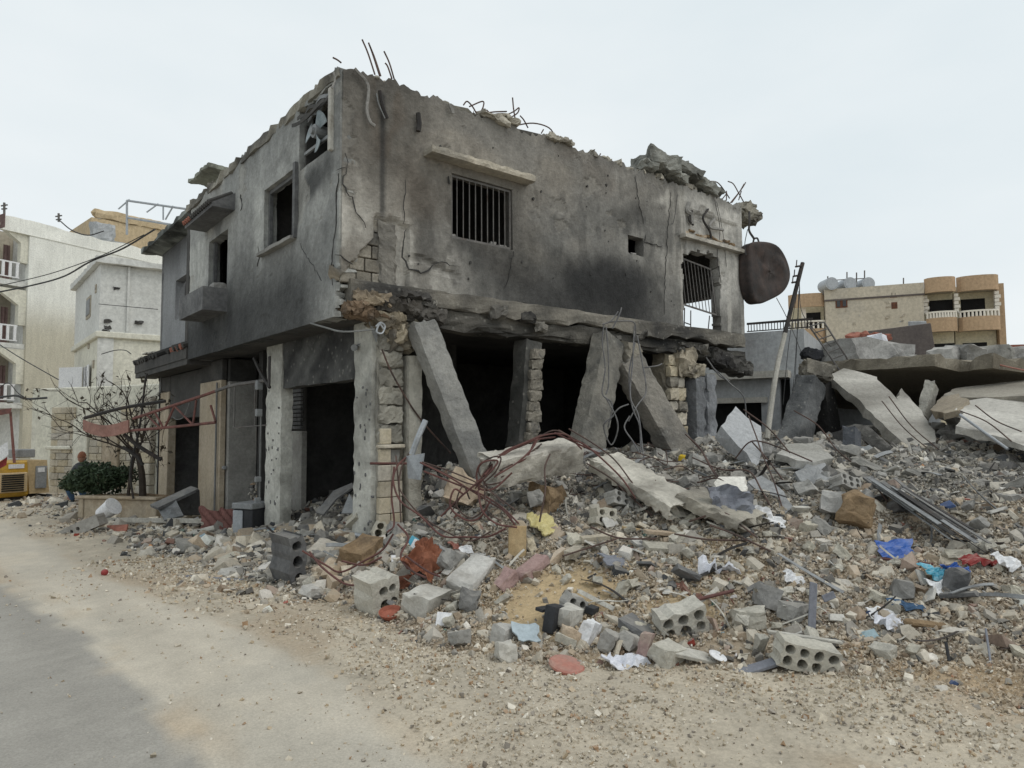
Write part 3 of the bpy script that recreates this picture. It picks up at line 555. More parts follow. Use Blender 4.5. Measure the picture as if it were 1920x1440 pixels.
# wrecked corner under the bricks: crushed concrete and earth-brown fill
for i, (px, py, L, H, b) in enumerate([(690, 565, .5, .2, C(124, 112, 95)), (668, 583, .38, .15, C(106, 90, 74)), (740, 575, .6, .16, C(82, 78, 72)), (790, 590, .6, .2, C(74, 71, 67)), (725, 600, .45, .22, C(132, 122, 104)), (700, 592, .4, .12, C(100, 84, 68)), (770, 560, .5, .12, C(60, 58, 56))]):
    p = RF(px, py, 0.06); V, F = rough(L, .3, H, cell=.04, amp=.04, chip=.06, seed=70+i, freq=8); V = V@euler(0.2*(i % 3-1), 0.15*(i % 2), 0)+p
    add('broken_lump', V, F, M['slabedge'], house, cols=slabcol(V, b, C(48, 45, 42), 460+i, -.15))
# bared hollow blocks beside the corner column
for r in range(5):
    for k in range(4):
        x0, z0 = 0.02+k*0.215-(r % 2)*0.1, 3.6+r*0.175
        if x0 > .5: continue
        add('block', *bevbox(max(x0, .02), x0+0.2, 0.03+0.004*(k % 2), 0.1, z0, z0+0.16, 0.008), M['brick_burnt'], house)
# bare corner column inside the torn plaster
V, F = rough(1.0, 0.27, 0.2, cell=.045, amp=.012, chip=.06, seed=81, freq=8); V = V[:, [1, 2, 0]]+(0.66, 0.11, 3.96)
add('corner_column', V, F, M['slabedge'], house, cols=slabcol(V, C(104, 101, 95), C(66, 64, 61), 470, 0))
# window dressings on the long face
V, F = rough(1.86, 0.24, 0.1, cell=.06, amp=.003, chip=.02, seed=83, freq=8); V = V+(2.12, -0.10, 5.51)
add('window_hood', V, F, M['slabedge'], house, cols=slabcol(V, C(150, 143, 130), C(112, 108, 100), 480, -.15))
V, F = rough(1.98, 0.16, 0.08, cell=.06, amp=.003, chip=.015, seed=84, freq=8); V = V+(7.76, -0.08, 5.33)
add('window_hood', V, F, M['slabedge'], house, cols=slabcol(V, C(148, 144, 136), C(118, 114, 106), 482, -.15))
def grille(s0, s1, z0, z1, n, y, tilt=0.0, drop=0.0):
    g = add('window_grille', *join([box(s0, s1, y, y+.02, z0, z0+.03), box(s0, s1, y, y+.02, z1-.03, z1), box(s0, s0+.025, y, y+.02, z0+.03, z1-.03), box(s1-.025, s1, y, y+.02, z0+.03, z1-.03)]), M['grille'], house)
    for i in range(n):
        x0 = s0+(s1-s0)*(i+1)/(n+1); add('bar', *cyl((x0, y+.01, z0+.03), (x0, y+.01, z1-.03), 0.0085, sides=6), M['grille'], g)
    return g
grille(W1[0]+.01, W1[1]-.01, W1[2]+.01, W1[3]-.01, 9, 0.03)
g2 = grille(W2[0]+.03, W2[1]-.1, 4.05, 5.0, 9, 0.1)
for o in [g2]+list(g2.children):
    me = o.data
    for v in me.vertices:
        q = v.co; zz = q.z+house.location.z; q.y -= 0.1*sm(5.0, 4.0, zz); q.z -= 0.09*((q.x+house.location.x)-W2[0])
for (x0, z0, x1, z1) in ((6.93, 4.0, 6.9, 3.55), (7.12, 3.97, 7.1, 3.56), (6.94, 3.72, 7.1, 3.7), (7.72, 3.93, 7.65, 3.6)):
    add('bent_bar', *cyl((x0, .02, z0), (x1, .02, z1), 0.011, sides=6), M['iron_black'], house)
for x0, z0, w_, h_ in ((1.7, 4.46, .14, .07), (2.42, 4.45, .1, .09), (2.6, 4.45, .16, .07), (2.0, 4.44, .12, .05), (5.4, 4.80, .14, .05), (5.56, 4.81, .12, .06), (5.66, 4.79, .12, .04)):
    V, F = rough(w_, .1, h_, cell=.03, amp=.015, chip=.02, seed=int(x0*100)); add('sill_rubble', V+(x0, .1, z0), F, M['ash_flake'], house)
# street face: window frame and sill, balcony, its hood, the eave, the tiled canopy
add('window_frame', *join([box(-.06, .0, 1.34, 1.42, 4.43, 5.5), box(0.05, 0.1, 2.58, 2.64, 4.47, 5.45), box(0.05, .1, 1.42, 2.58, 5.39, 5.45)]), M['concrete_dark'], house)
V, F = rough(1.34, .16, .06, cell=.06, amp=.006, chip=.015, seed=85); add('window_sill', V[:, [1, 0, 2]]+(-.03, 2.04, 4.44), [f[::-1] for f in F], M['concrete'], house)
BP = 0.42; by0, by1, bz0, bz1 = 4.36, 5.85, 3.80, 4.2
V, F = join([box(-BP, 0, by0, by1, bz0, bz0+.1), box(-BP, -BP+.09, by0, by1, bz0+.1, bz1), box(-BP+.09, 0, by0, by0+.09, bz0+.1, bz1), box(-BP+.09, 0, by1-.09, by1, bz0+.1, bz1)])
add('balcony', V, F, M['concrete_dark'], house)
hb = add('balcony_hood', [(x_, y_, z_) for y_ in (4.05, 5.75) for x_, z_ in ((-.38, 5.5), (-.38, 5.57), (-.003, 5.80), (-.003, 5.5))], [[0, 1, 2, 3], [7, 6, 5, 4], [0, 4, 5, 1], [1, 5, 6, 2], [3, 7, 4, 0]], M['concrete_dark'], house)
for i in range(14):
    y0 = 4.06+i*.12; add('roof_tile', *tube([(-.43, y0+.06, 5.575), (-.04, y0+.06, 5.80)], .04, 6, sm_=False), M['tile_red'] if i > 9 else M['soot_wall'], hb)
for q in (box(.06, .12, 4.40, 4.46, 4.18, 5.26), box(.06, .12, 5.44, 5.5, 4.18, 5.26), box(.06, .12, 4.62, 4.66, 4.18, 4.9)): add('door_jamb', *q, M['concrete_dark'], house)
V, F = rough(.22, .3, .1, cell=.05, amp=.02, chip=.03, seed=86); add('sill_rubble', V+(-.1, 4.62, 4.26), F, M['ash_flake'], house)
cn = add('canopy', *join([box(-.02, .44, 6.82, 11.6, 3.08, 3.2), box(-.04, .04, 6.82, 11.6, 3.2, 3.42)]), M['soot_wall'], house)
rr = random.Random(3)
for i in range(34):
    y0 = 6.9+i*.138
    if 8.4 < y0 < 9.0 or 9.7 < y0 < 10.0: continue
    add('roof_tile', *tube([(-.08+rr.uniform(-.03, .03), y0, 3.44+rr.uniform(0, .03)), (.36, y0+rr.uniform(-.04, .04), 3.62+rr.uniform(-.02, .05))], .065, 6, sm_=False), M['tile_red'] if rr.random() < .55 and y0 < 8.9 else M['soot_wall'], cn)
for i, (y0, dz) in enumerate(((9.5, .05), (10.1, .08), (10.6, .02))): add('roof_tile', *bevbox(-.1, .2, y0, y0+.4, 3.5+dz, 3.53+dz, .005), M['plank_grey'], cn)
add('window_frame', *join([box(.5, .54, 8.95, 9.0, 4.36, 5.3)]), M['soot_wall'], house)
# upper rooms are dark behind the openings
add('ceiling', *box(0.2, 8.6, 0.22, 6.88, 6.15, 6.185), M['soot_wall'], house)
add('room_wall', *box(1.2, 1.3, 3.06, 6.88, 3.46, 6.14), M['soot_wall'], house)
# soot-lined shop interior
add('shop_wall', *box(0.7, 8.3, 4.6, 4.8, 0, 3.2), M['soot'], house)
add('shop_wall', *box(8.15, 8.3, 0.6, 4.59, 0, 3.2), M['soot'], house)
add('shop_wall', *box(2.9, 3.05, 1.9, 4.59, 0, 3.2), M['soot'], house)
# ---------------------------------------------------------------- ground floor of the house
XS = 0.5                                           # shop line behind the overhang
def pcol(V, F, a, b, seed, name, k0=-.1, mat='slabedge', par=house): return add(name, V, F, M[mat], par, cols=slabcol(np.asarray(V), a, b, seed, k0))
V, F = rough(3.2, .68, .2, cell=.07, amp=.005, chip=.025, seed=101, freq=6); V = V[:, [2, 1, 0]]+(XS+.09, 3.5, 1.58)
pcol(V, [f[::-1] for f in F], C(158, 157, 150), C(112, 111, 105), 500, 'column', -.2)
V, F = rough(3.2, .5, .2, cell=.07, amp=.005, chip=.025, seed=102, freq=6); V = V[:, [2, 1, 0]]+(XS+.09, .36, 1.58)
pcol(V, [f[::-1] for f in F], C(158, 157, 150), C(106, 105, 100), 501, 'column', -.2)
V, F = rough(2.56, .78, .2, cell=.07, amp=.008, chip=.02, seed=103); V = V[:, [2, 0, 1]]+(XS+.11, 1.88, 2.83)
pcol(V, F, C(82, 82, 80), C(44, 44, 44), 502, 'shop_beam', .1)
# corner pillar: concrete core, stone facing, block filling
V, F = rough(2.75, .2, .26, cell=.07, amp=.005, chip=.02, seed=104, freq=6); V = V[:, [1, 2, 0]]+(1.06, .1, 1.36)
pcol(V, F, C(150, 147, 138), C(112, 108, 99), 503, 'column', -.2)
V, F = rough(3.1, .14, .28, cell=.07, amp=.015, chip=.03, seed=105); V = V[:, [1, 2, 0]]+(.62, .2, 1.55)
pcol(V, F, C(128, 125, 117), C(92, 90, 85), 504, 'column', -.1)
V, F = rough(3.05, .26, .22, cell=.07, amp=.03, chip=.05, seed=106); V = V[:, [1, 2, 0]]+(.81, .2, 1.53)
pc = pcol(V, F, C(116, 110, 98), C(70, 68, 63), 505, 'pillar_core')
z0 = 0.30; rr = random.Random(9)
for r in range(10):
    h_ = 0.205
    for k in range(2):
        if r >= 5+2*(1-k) and r > 6: continue
        x0 = .56+k*.165+rr.uniform(-.004, .004)
        if r > 4 and k == 1: add('facing_stone', *place(rough(.15, .05, h_-.02, cell=.04, amp=.014, chip=.02, seed=r*3), np.eye(3), (x0+.07, .075, z0+h_/2)), M['concrete'], pc); z1 = 0
        else: add('facing_stone', *bevbox(x0, x0+.16, .0+rr.uniform(0, .012), .1, z0, z0+h_-.008, .008), M['stone'], pc)
    z0 += h_
    if r == 5: add('string_course', *bevbox(.55, .91, -.03, .1, z0, z0+.05, .012), M['stone'], pc); z0 += .055
for i, zz in enumerate((1.72, 1.96, 2.2, 2.44, 2.68, 2.9)):
    V, F = rough(.34, .16, .22, cell=.045, amp=.018, chip=.03, seed=120+i, freq=9); pcol(V+(.73, .10, zz), F, C(130, 127, 118), C(88, 86, 80), 510+i, 'core_block', -.15, par=pc)
V, F = rough(.5, .36, .36, cell=.06, amp=.06, chip=.1, seed=126, freq=5); pcol(V+(.88, .15, 2.98), F, C(134, 126, 110), C(64, 61, 57), 515, 'broken_lump', -.1)
V, F = rough(.3, .3, .26, cell=.06, amp=.05, chip=.08, seed=127, freq=6); pcol(V+(.74, .1, 3.02), F, C(140, 131, 114), C(80, 76, 69), 516, 'broken_lump', -.2)
# pipe down the corner, knob light, cable loop
add('drain_pipe', *cyl(RF(688, 578, .05), RF(712, 650, .12), .035, sides=10), M['metal_grey'], house)
add('wall_lamp', *join([cyl(LF(668, 650, .5), LF(664, 652, .42), .03, .045, 10), cyl(LF(668, 648, .5), LF(688, 640, .5), .012, sides=6)]), M['metal_grey'], house)
# second pillar (px 955..1015) with bricks tied into its side
p0, p1 = RF(975, 838, .2), RF(990, 640, .2)
V, F = beam(p0, p1, .3, .3, hint=(1, 0, 0), cell=.08, amp=.012, chip=.02, seed=131); p2 = pcol(V, F, C(80, 79, 76), C(50, 50, 48), 520, 'column', 0)
a, b = RF(992, 830, .08), RF(1003, 655, .08); rr = random.Random(2)
for i in range(9):
    t = (i+.5)/9; p = a*(1-t)+b*t; V, F = rough(.24, .2, .155, cell=.035, amp=.014, chip=.03, seed=140+i, freq=9)
    add('tie_brick', V@euler(0, rr.uniform(-.05, .05), rr.uniform(-.08, .08))+p+np.array((.0+rr.uniform(-.015, .015), 0, 0)), F, M['brick_burnt'], p2)
# stone pier and twin columns at the right-hand end
sp = pcol(*place(rough(2.9, .5, .3, cell=.08, amp=.02, chip=.05, seed=151), np.array([[0, 0, 1], [1, 0, 0], [0, 1, 0]]), (6.75, .3, 1.75)), C(120, 113, 100), C(74, 71, 65), 530, 'stone_pier', -.1)
z0 = 1.15; rr = random.Random(12)
for r in range(9):
    h_ = rr.uniform(.19, .25)
    for k in range(2):
        V, F = rough(.24, .12, h_-.02, cell=.04, amp=.016, chip=.035, seed=160+r*2+k, freq=8)
        add('facing_stone', V+(6.62+k*.26+rr.uniform(-.01, .01), .12+rr.uniform(-.02, .02), z0+h_/2), F, M['stone'] if (r*2+k) % 3 else M['brick_burnt'], sp)
    z0 += h_
for i, (x0, zt, rad) in enumerate(((7.28, 2.72, .15), (7.62, 2.78, .16))):
    V, F = rough(zt-.9, rad*2, rad*2, cell=.07, amp=.006, chip=.06, seed=180+i, freq=5); V = V[:, [1, 2, 0]]+(x0, .1, (zt+.9)/2)
    pcol(V, F, C(128, 130, 133) if i else C(100, 102, 104), C(88, 89, 91), 540+i, 'column', -.2)
V, F = rough(.55, .3, .25, cell=.05, amp=.05, chip=.08, seed=183, freq=6); pcol(V+(7.2, .1, 2.85), F, C(136, 129, 115), C(80, 77, 70), 545, 'broken_lump', -.2)
V, F = rough(.5, .35, .5, cell=.06, amp=.05, chip=.1, seed=184, freq=6); pcol(V+(6.95, .12, 3.0), F, C(130, 122, 108), C(84, 80, 73), 546, 'broken_lump', -.2)
# street side: ochre piers, doorway, grey pier, louvred shutter
def ob(name, x0, x1, y0, y1, z0, z1, mat, par=house): return add(name, *bevbox(x0, x1, y0, y1, z0, z1, .012), M[mat], par)
ob('pier', .42, .53, 6.1, 7.5, 0, 2.75, 'ochre'); ob('pier', .42, .6, 10.1, 11.05, 0, 2.7, 'ochre')
ob('lintel', .45, .7, 7.502, 10.098, 2.05, 3.07, 'soot_wall'); ob('pier_head', .44, .54, 6.1, 7.5, 2.752, 3.16, 'soot_wall'); ob('pier_head', .44, .6, 10.1, 11.0, 2.702, 3.07, 'soot_wall')
ob('grey_pier', .55, 1.1, 6.0, 6.4, 0, 2.72, 'concrete'); ob('grey_pier_head', .55, 1.08, 6.0, 6.4, 2.722, 3.16, 'soot')
ob('shutter_wall', 1.15, 1.25, 3.9, 5.98, 0, 1.75, 'concrete')
sh = ob('shutter', 1.18, 1.24, 3.9, 5.98, 1.752, 2.75, 'soot_wall')
for i in range(13): add('slat', *bevbox(1.13, 1.178, 3.92, 5.96, 1.78+i*.073, 1.78+i*.073+.055, .006), M['concrete_dark'], sh)
ob('shop_wall', 1.2, 1.3, 7.6, 9.8, 0, 3.1, 'soot'); ob('shop_wall', 1.3, 3, 5.545, 5.56, 0, 3.1, 'soot'); ob('shop_head', 1.15, 1.25, 3.9, 5.98, 2.752, 3.16, 'soot')
add('wall_pipe', *cyl((.44, 3.93, .1), (.44, 3.93, 2.05), .014, sides=8), M['cable_grey'], house)
for zz, s_ in ((2.45, .09), (2.0, .07), (.9, .05), (.55, .05)): add('meter_box', *bevbox(.36, .46, 3.9, 3.9+s_*1.3, zz, zz+s_*1.8, .01), M['metal_grey'], house)
add('bracket', *join([box(.28, .3, 3.12, 3.2, 2.45, 2.95), tube([(.3, 3.16, 2.45), (.3, 3.55, 2.7), (.3, 3.9, 2.98)], .03, 5)]), M['iron_black'], house)
add('drain_pipe', *cyl((.38, 6.2, .1), (.38, 6.2, 2.7), .02, sides=8), M['cable_grey'], house)
add('wall_tap', *join([cyl((.7, 6.1, 1.05), (.5, 6.1, 1.05), .03, sides=8), cyl((.5, 6.0, 1.05), (.5, 6.2, 1.05), .035, sides=8)]), M['metal_grey'], house)
# charred markings left on the shop columns: flaking patches
rr = random.Random(21)
for col, (y0, y1) in enumerate(((3.2, 3.82), (.05, .58))):
    for i in range(22):
        yy, zz = rr.uniform(y0, y1), rr.uniform(.5, 2.5); w_, h_ = rr.uniform(.006, .03), rr.uniform(.01, .045)
        x0 = XS-.022
        V, F = prism([(x0, yy+w_*math.cos(a)*rr.uniform(.6, 1), zz+h_*math.sin(a)*rr.uniform(.6, 1)) for a in np.linspace(0, 6.283, 7)[:-1]], (-1, 0, 0), .03)
        add('flake', V, F, M['concrete_dark'], house)
# cracks in the plaster
def crack(pts, face, wd=.012, dark='soot'):
    wd *= .55
    P = [np.array(face(u, v)) for u, v in pts]; fine = []
    r2 = random.Random(len(pts)*7+int(pts[0][0]))
    for a, b in zip(P[:-1], P[1:]):
        n = max(2, int(np.linalg.norm(b-a)/.06))
        for i in range(n): fine.append(a+(b-a)*i/n+np.array([r2.uniform(-.022, .022) for _ in range(3)]))
    fine.append(P[-1]); n = len(fine); nrm = np.array((0, -1, 0)) if face is RF else np.array((-1, 0, 0)); V = []; F = []
    for i, p in enumerate(fine):
        t = fine[min(i+1, n-1)]-fine[max(0, i-1)]; s = np.cross(t, nrm); s = s/(np.linalg.norm(s)+1e-9); q = wd*r2.uniform(.35, 1.1)*(0.25+math.sin(math.pi*(i+.3)/n))
        p = p.copy(); p[1 if face is RF else 0] = -.016; V += [p-s*q, p+s*q]
    for i in range(n-1): F.append([2*i, 2*i+1, 2*i+3, 2*i+2])
    o = add('crack', V, F, M[dark], house); m = o.modifiers.new('t', 'SOLIDIFY'); m.thickness = .012; m.offset = 0
crack([(648, 290), (651, 315), (642, 345), (648, 362), (662, 372), (668, 398), (685, 428)], RF, .011)
crack([(645, 312), (630, 320)], RF, .008); crack([(637, 328), (632, 372), (633, 420), (627, 470), (622, 512), (626, 535)], LF, .02)
crack([(628, 478), (645, 484), (660, 496)], RF, .009); crack([(760, 430), (752, 470), (760, 500), (790, 512), (820, 492), (850, 498)], RF, .018)
crack([(838, 330), (842, 345)], RF, .03); crack([(960, 470), (957, 505), (945, 540)], RF, .008); crack([(1210, 440), (1207, 455), (1240, 462)], RF, .014)
crack([(1257, 360), (1250, 440), (1246, 520), (1244, 590)], RF, .007); crack([(486, 465), (489, 485), (484, 500)], LF, .012); crack([(565, 460), (590, 500), (605, 527)], LF, .006)
crack([(452, 365), (456, 385), (453, 395)], LF, .02); crack([(760, 340), (757, 380), (755, 420)], RF, .006); crack([(1190, 330), (1195, 370), (1205, 420)], RF, .006)
# small impact marks
rr = random.Random(31)
for i in range(30):
    s, z = rr.uniform(.9, 6.6), rr.uniform(3.8, 6.1)
    if inr(s, z, 1.5, 2.9, 4.3, 5.5): continue
    w_ = rr.uniform(.01, .03); V, F = prism([(s+w_*math.cos(a)*rr.uniform(.5, 1), -.012, z+w_*1.3*math.sin(a)*rr.uniform(.5, 1)) for a in np.linspace(0, 6.283, 7)[:-1]], (0, -1, 0), .02); add('impact_mark', V, F, M['soot'], house)
# burnt anchors, hanging flaps and strips on the long face
for pts, r_, m_ in (([(665, 128), (690, 160), (688, 205), (694, 228), (703, 236)], .022, 'ash_flake'), ([(712, 170), (718, 200), (726, 222)], .025, 'iron_black'), ([(706, 175), (710, 195), (722, 222)], .008, 'metal_grey'),
                    ([(784, 212), (786, 232), (784, 246)], .035, 'iron_black'), ([(843, 195), (850, 213)], .03, 'ash_flake'), ([(625, 135), (628, 150), (622, 165)], .012, 'ash_flake'),
                    ([(1292, 380), (1288, 395), (1296, 402), (1298, 420)], .04, 'ash_flake'), ([(1298, 395), (1292, 412), (1300, 422)], .02, 'iron_black'), ([(1328, 392), (1318, 410), (1330, 432), (1334, 447)], .022, 'iron_black'), ([(1340, 410), (1330, 425), (1352, 430), (1356, 432)], .03, 'ash_flake'),
                    ([(1270, 365), (1266, 400), (1262, 418), (1258, 420)], .006, 'cable'), ([(1340, 375), (1350, 430), (1345, 480), (1352, 530)], .006, 'cable'), ([(1344, 378), (1356, 440), (1362, 500)], .005, 'cable'), ([(716, 655), (735, 700), (770, 760), (800, 800), (845, 850)], .012, 'rebar')):
    add('hanging_strip', *tube([RF(u, v, -.05) for u, v in pts], r_, 5), M[m_], house)
for i in range(9):
    s = 6.98+i*.19; V, F = rough(.18, .05, .05, cell=.03, amp=.02, chip=.02, seed=200+i); add('plaster_scab', V+(s, -.0, 5.47-.0*i+.03*math.sin(i*2)), F, M['earth_clod'] if i % 3 else M['limestone'], house)
# reinforcing bars sticking out of the roof
def roofbar(pts, r_=.011, Y=.1, m_='rebar'): add('rebar', *tube([RF(u, v, Y) for u, v in pts], r_, 5), M[m_], house)
for pts in ([(703, 140), (690, 100), (679, 74)], [(712, 143), (700, 105), (691, 80)], [(714, 143), (703, 110), (693, 85)], [(739, 148), (730, 118), (720, 96)], [(735, 148), (727, 125), (722, 118)],
            [(640, 118), (632, 112), (624, 108)], [(869, 197), (876, 190), (886, 200), (893, 212)], [(880, 200), (905, 190), (906, 200), (900, 212)], [(905, 214), (925, 210), (950, 209)], [(912, 222), (930, 214), (948, 213)],
            [(935, 222), (962, 210), (973, 202), (970, 212), (955, 222)], [(967, 230), (963, 205), (961, 183)], [(990, 240), (982, 225), (975, 217)], [(962, 236), (1000, 231), (1030, 240), (1042, 260)], [(920, 214), (912, 206)],
            [(1122, 298), (1126, 288)], [(1015, 250), (1019, 243)], [(1060, 275), (1075, 272)]): roofbar(pts)
for pts in ([(1395, 380), (1385, 362), (1375, 345), (1365, 340)], [(1368, 382), (1390, 355), (1398, 342)], [(1372, 380), (1385, 362), (1395, 345)], [(1385, 375), (1390, 358)], [(1362, 376), (1362, 358)], [(1352, 376), (1363, 362)], [(1325, 340), (1345, 342), (1360, 360), (1368, 372)], [(1398, 388), (1412, 382)]): roofbar(pts, .012, .3)
# loft wiring, the cable loop on the corner
add('cable_loop', *tube([LF(582, 606, -.02), LF(610, 614, -.03), LF(645, 622, -.1), RF(706, 617, -.1)], .011, 5), M['cable_grey'], house)
add('cable_knot', *join([tube([RF(u, v, -.14) for u, v in ((705, 612), (714, 605), (722, 612), (716, 625), (706, 622), (712, 608), (720, 618))], .012, 5)]), M['galvanised'], house)
# broken slab piece riding on the street parapet
V, F = beam(LF(372, 345, .1), LF(412, 312, .1), .4, .07, cell=.06, amp=.02, chip=.05, seed=210); pcol(V, F, C(120, 122, 112), C(76, 76, 70), 560, 'parapet_slab', -.1)
# torn fan alcove
add('alcove_back', *box(.45, .5, .2, 1.36, 5.3, 6.2), M['soot'], house)
# rubble ledge line along the roof edge
rr = random.Random(41)
for i in range(70):
    if i < 45: p = np.array((rr.uniform(.3, 8.6), rr.uniform(.02, .3), 6.35))
    else: p = np.array((rr.uniform(.05, .35), rr.uniform(.3, 6.6), 6.36))
    s_ = rr.uniform(.05, .17); V, F = rough(s_*1.5, s_, s_*.7, cell=.05, amp=.03, chip=.04, seed=220+i, freq=9)
    pcol(V@euler(0, 0, rr.uniform(0, 3))+p, F, C(140, 135, 124), C(88, 85, 79), 570+i, 'roof_crumb', -.15)
# ---------------------------------------------------------------- fallen columns, slabs and big wreckage
def solid(name, VF, mat, label, cat, group=None, smooth=False, a=None, b=None, seed=0, k0=-.15, **kw):
    V, F = VF; c = slabcol(np.asarray(V), a, b, seed or len(V), k0) if a is not None else None
    return add(name, V, F, M[mat], None, cols=c, smooth=smooth, label=label, cat=cat, group=group)
HV = (0, -1, 0)
g1, g2_, g3 = C(112, 112, 110), C(74, 74, 73), C(140, 136, 127)
def lean(p0, p1, w_, t_, label, a, b, seed, chip=.04, amp=.012, hint=HV, ends=.12): return solid('broken_column', beam(p0, p1, w_, t_, hint=hint, cell=.06, amp=amp*.3, chip=chip*.55, seed=seed, ends=ends, freq=7), 'slabedge', label, 'column', a=a, b=b, seed=600+seed)
lean(RF(786, 600, -.14), RF(900, 895, -.5), .34, .24, 'smooth grey concrete column leaning steeply right of the stone-faced corner pillar', C(122, 121, 117), C(92, 92, 90), 1, .05)
lean(RF(1143, 632, -.16), RF(1098, 850, -.45), .50, .3, 'wide grey concrete column leaning left under the broken floor edge, wires hanging before it', C(110, 107, 100), C(70, 70, 68), 3, .05, .02)
lean(RF(1172, 672, -.3), RF(1285, 872, -.8), .52, .3, 'fallen grey column slanting down to the right in front of the stone pier', C(112, 108, 101), C(86, 84, 80), 4, .07, .02)
lean(RF(1178, 640, -.25), RF(1182, 700, -.3), .34, .3, 'stubby broken column head jammed under the floor edge above the slanting column', C(116, 111, 101), C(80, 78, 73), 5, .08, .03)
lean(DP(1522, 712, 13.6), DP(1482, 850, 13.0), .52, .4, 'sooty grey column leaning left at the right of the pole', C(96, 97, 97), C(58, 59, 60), 6, .06)
lean(DP(1536, 712, 14.0), DP(1560, 860, 13.7), .44, .36, 'pitch black charred column standing beside the sooty grey leaning one', C(34, 33, 32), C(20, 20, 20), 7, .05)
lean(DP(1597, 800, 11.2), DP(1598, 900, 10.8), .24, .2, 'short dark upright stump in the rubble left of the long fallen slab', C(70, 72, 76), C(50, 51, 54), 8, .03)
lean(DP(1618, 808, 11.6), DP(1685, 868, 10.9), .26, .22, 'broken dark beam lying aslant behind the short dark stump', C(92, 90, 86), C(56, 55, 53), 9, .07, .03)
lean(DP(1624, 838, 11.0), DP(1662, 900, 10.5), .2, .14, 'pale grey bent plate wedged right of the short dark stump', C(140, 142, 142), C(104, 105, 104), 10, .03, .03)
lean(DP(1748, 718, 13.2), DP(1728, 790, 12.9), .24, .18, 'pale stub of wall standing on edge behind the long fallen slab', C(142, 139, 131), C(100, 98, 92), 11, .05, .02)
lean(DP(1500, 690, 13.7), DP(1560, 702, 13.7), .34, .34, 'knot of crushed concrete on top of the two leaning columns', C(122, 117, 107), C(80, 77, 71), 12, .12, .06)
lean(DP(1545, 668, 14), DP(1500, 660, 14), .22, .2, 'black tattered bundle lying on the crushed concrete knot', C(34, 35, 38), C(20, 21, 23), 13, .1, .07)
def panel(name, plane, outline, t_, label, cat, mat='slabedge', a=None, b=None, seed=0, jag=.03, up=None, k0=-.2):
    """slab lying in the plane of three surveyed points, given its outline and thickness"""
    A, B, Cc = [DP(*q) for q in plane]; n = np.cross(B-A, Cc-A); n /= np.linalg.norm(n)
    if n@(CAM-A) < 0: n = -n
    if up is not None and n[2]*up < 0: n = -n
    P = []
    for (u, v) in outline: d = ray(u, v); P.append(CAM+d*(((A-CAM)@n)/(d@n)))
    P = np.array(P); rr = random.Random(seed); Q = []
    for i in range(len(P)):
        p, q = P[i], P[(i+1) % len(P)]; m = max(1, int(np.linalg.norm(q-p)/.16))
        for j in range(m): s = p+(q-p)*j/m; e = np.array([rr.uniform(-jag, jag) for _ in range(3)]); Q.append(s+(e-n*(e@n)))
    bm = bmesh.new(); N_ = len(Q)
    f = [bm.verts.new(p) for p in Q]; r = [bm.verts.new(np.array(p)-n*t_*rr.uniform(.8, 1.15)+np.array([rr.uniform(-.5, .5)*jag*2 for _ in range(3)])) for p in Q]
    bmesh.ops.triangle_fill(bm, edges=[bm.edges.new((f[i], f[(i+1) % N_])) for i in range(N_)], use_beauty=True)
    bmesh.ops.triangle_fill(bm, edges=[bm.edges.new((r[i], r[(i+1) % N_])) for i in range(N_)], use_beauty=True)
    for i in range(N_): bm.faces.new((f[i], f[(i+1) % N_], r[(i+1) % N_], r[i]))
    bmesh.ops.recalc_face_normals(bm, faces=bm.faces[:]); V, F = dump(bm)
    return solid(name, (V, F), mat, label, cat, a=a, b=b, seed=700+seed, k0=k0) if mat == 'slabedge' else solid(name, (V, F), mat, label, cat)
panel('fallen_slab', ((1560, 697, 14.2), (1752, 843, 11.4), (1722, 752, 13.0)), [(1553, 704), (1585, 690), (1640, 706), (1668, 732), (1684, 752), (1690, 728), (1722, 762), (1757, 815), (1757, 832), (1744, 848), (1700, 838), (1662, 802), (1610, 750)], .17, 'long pale grey slab sliding down to the right from the two leaning columns', 'slab', a=C(150, 147, 140), b=C(106, 103, 97), seed=1)
panel('roof_slab', ((1545, 698, 15.5), (1900, 684, 12.6), (1700, 752, 18.5)), [(1520, 700), (1752, 686), (1800, 697), (1860, 690), (1930, 700), (2060, 690), (2060, 790), (1900, 775), (1700, 768), (1500, 772)], .24, 'broad collapsed roof slab with dark underside resting above the right-hand rubble', 'slab', a=C(120, 114, 102), b=C(78, 72, 62), seed=2, up=-1)
panel('ceiling_slab', ((1800, 790, 11.0), (1920, 832, 9.9), (1920, 740, 12.2)), [(1793, 798), (1806, 785), (1806, 770), (1792, 768), (1815, 752), (1850, 745), (1925, 735), (2000, 745), (2000, 860), (1925, 838), (1880, 820), (1835, 808)], .11, 'whitewashed ceiling slab lying broken at the right edge of the rubble', 'slab', a=C(162, 159, 152), b=C(112, 109, 103), seed=3, k0=-.2)
panel('concrete_slab', ((1790, 745, 12.6), (1920, 742, 11.8), (1900, 715, 13.4)), [(1762, 745), (1790, 728), (1840, 722), (1925, 712), (2000, 720), (2000, 752), (1925, 742), (1850, 745)], .14, 'thin grey slab lying over the whitewashed ceiling slab', 'slab', a=C(132, 127, 117), b=C(96, 92, 85), seed=4)
panel('concrete_slab', ((1760, 770, 12.0), (1800, 765, 11.6), (1790, 738, 12.6)), [(1745, 768), (1765, 745), (1795, 738), (1815, 750), (1800, 768), (1775, 775)], .12, 'tilted brown-grey slab fragment at the left end of the whitewashed ceiling slab', 'slab', a=C(140, 130, 114), b=C(100, 93, 83), seed=5)
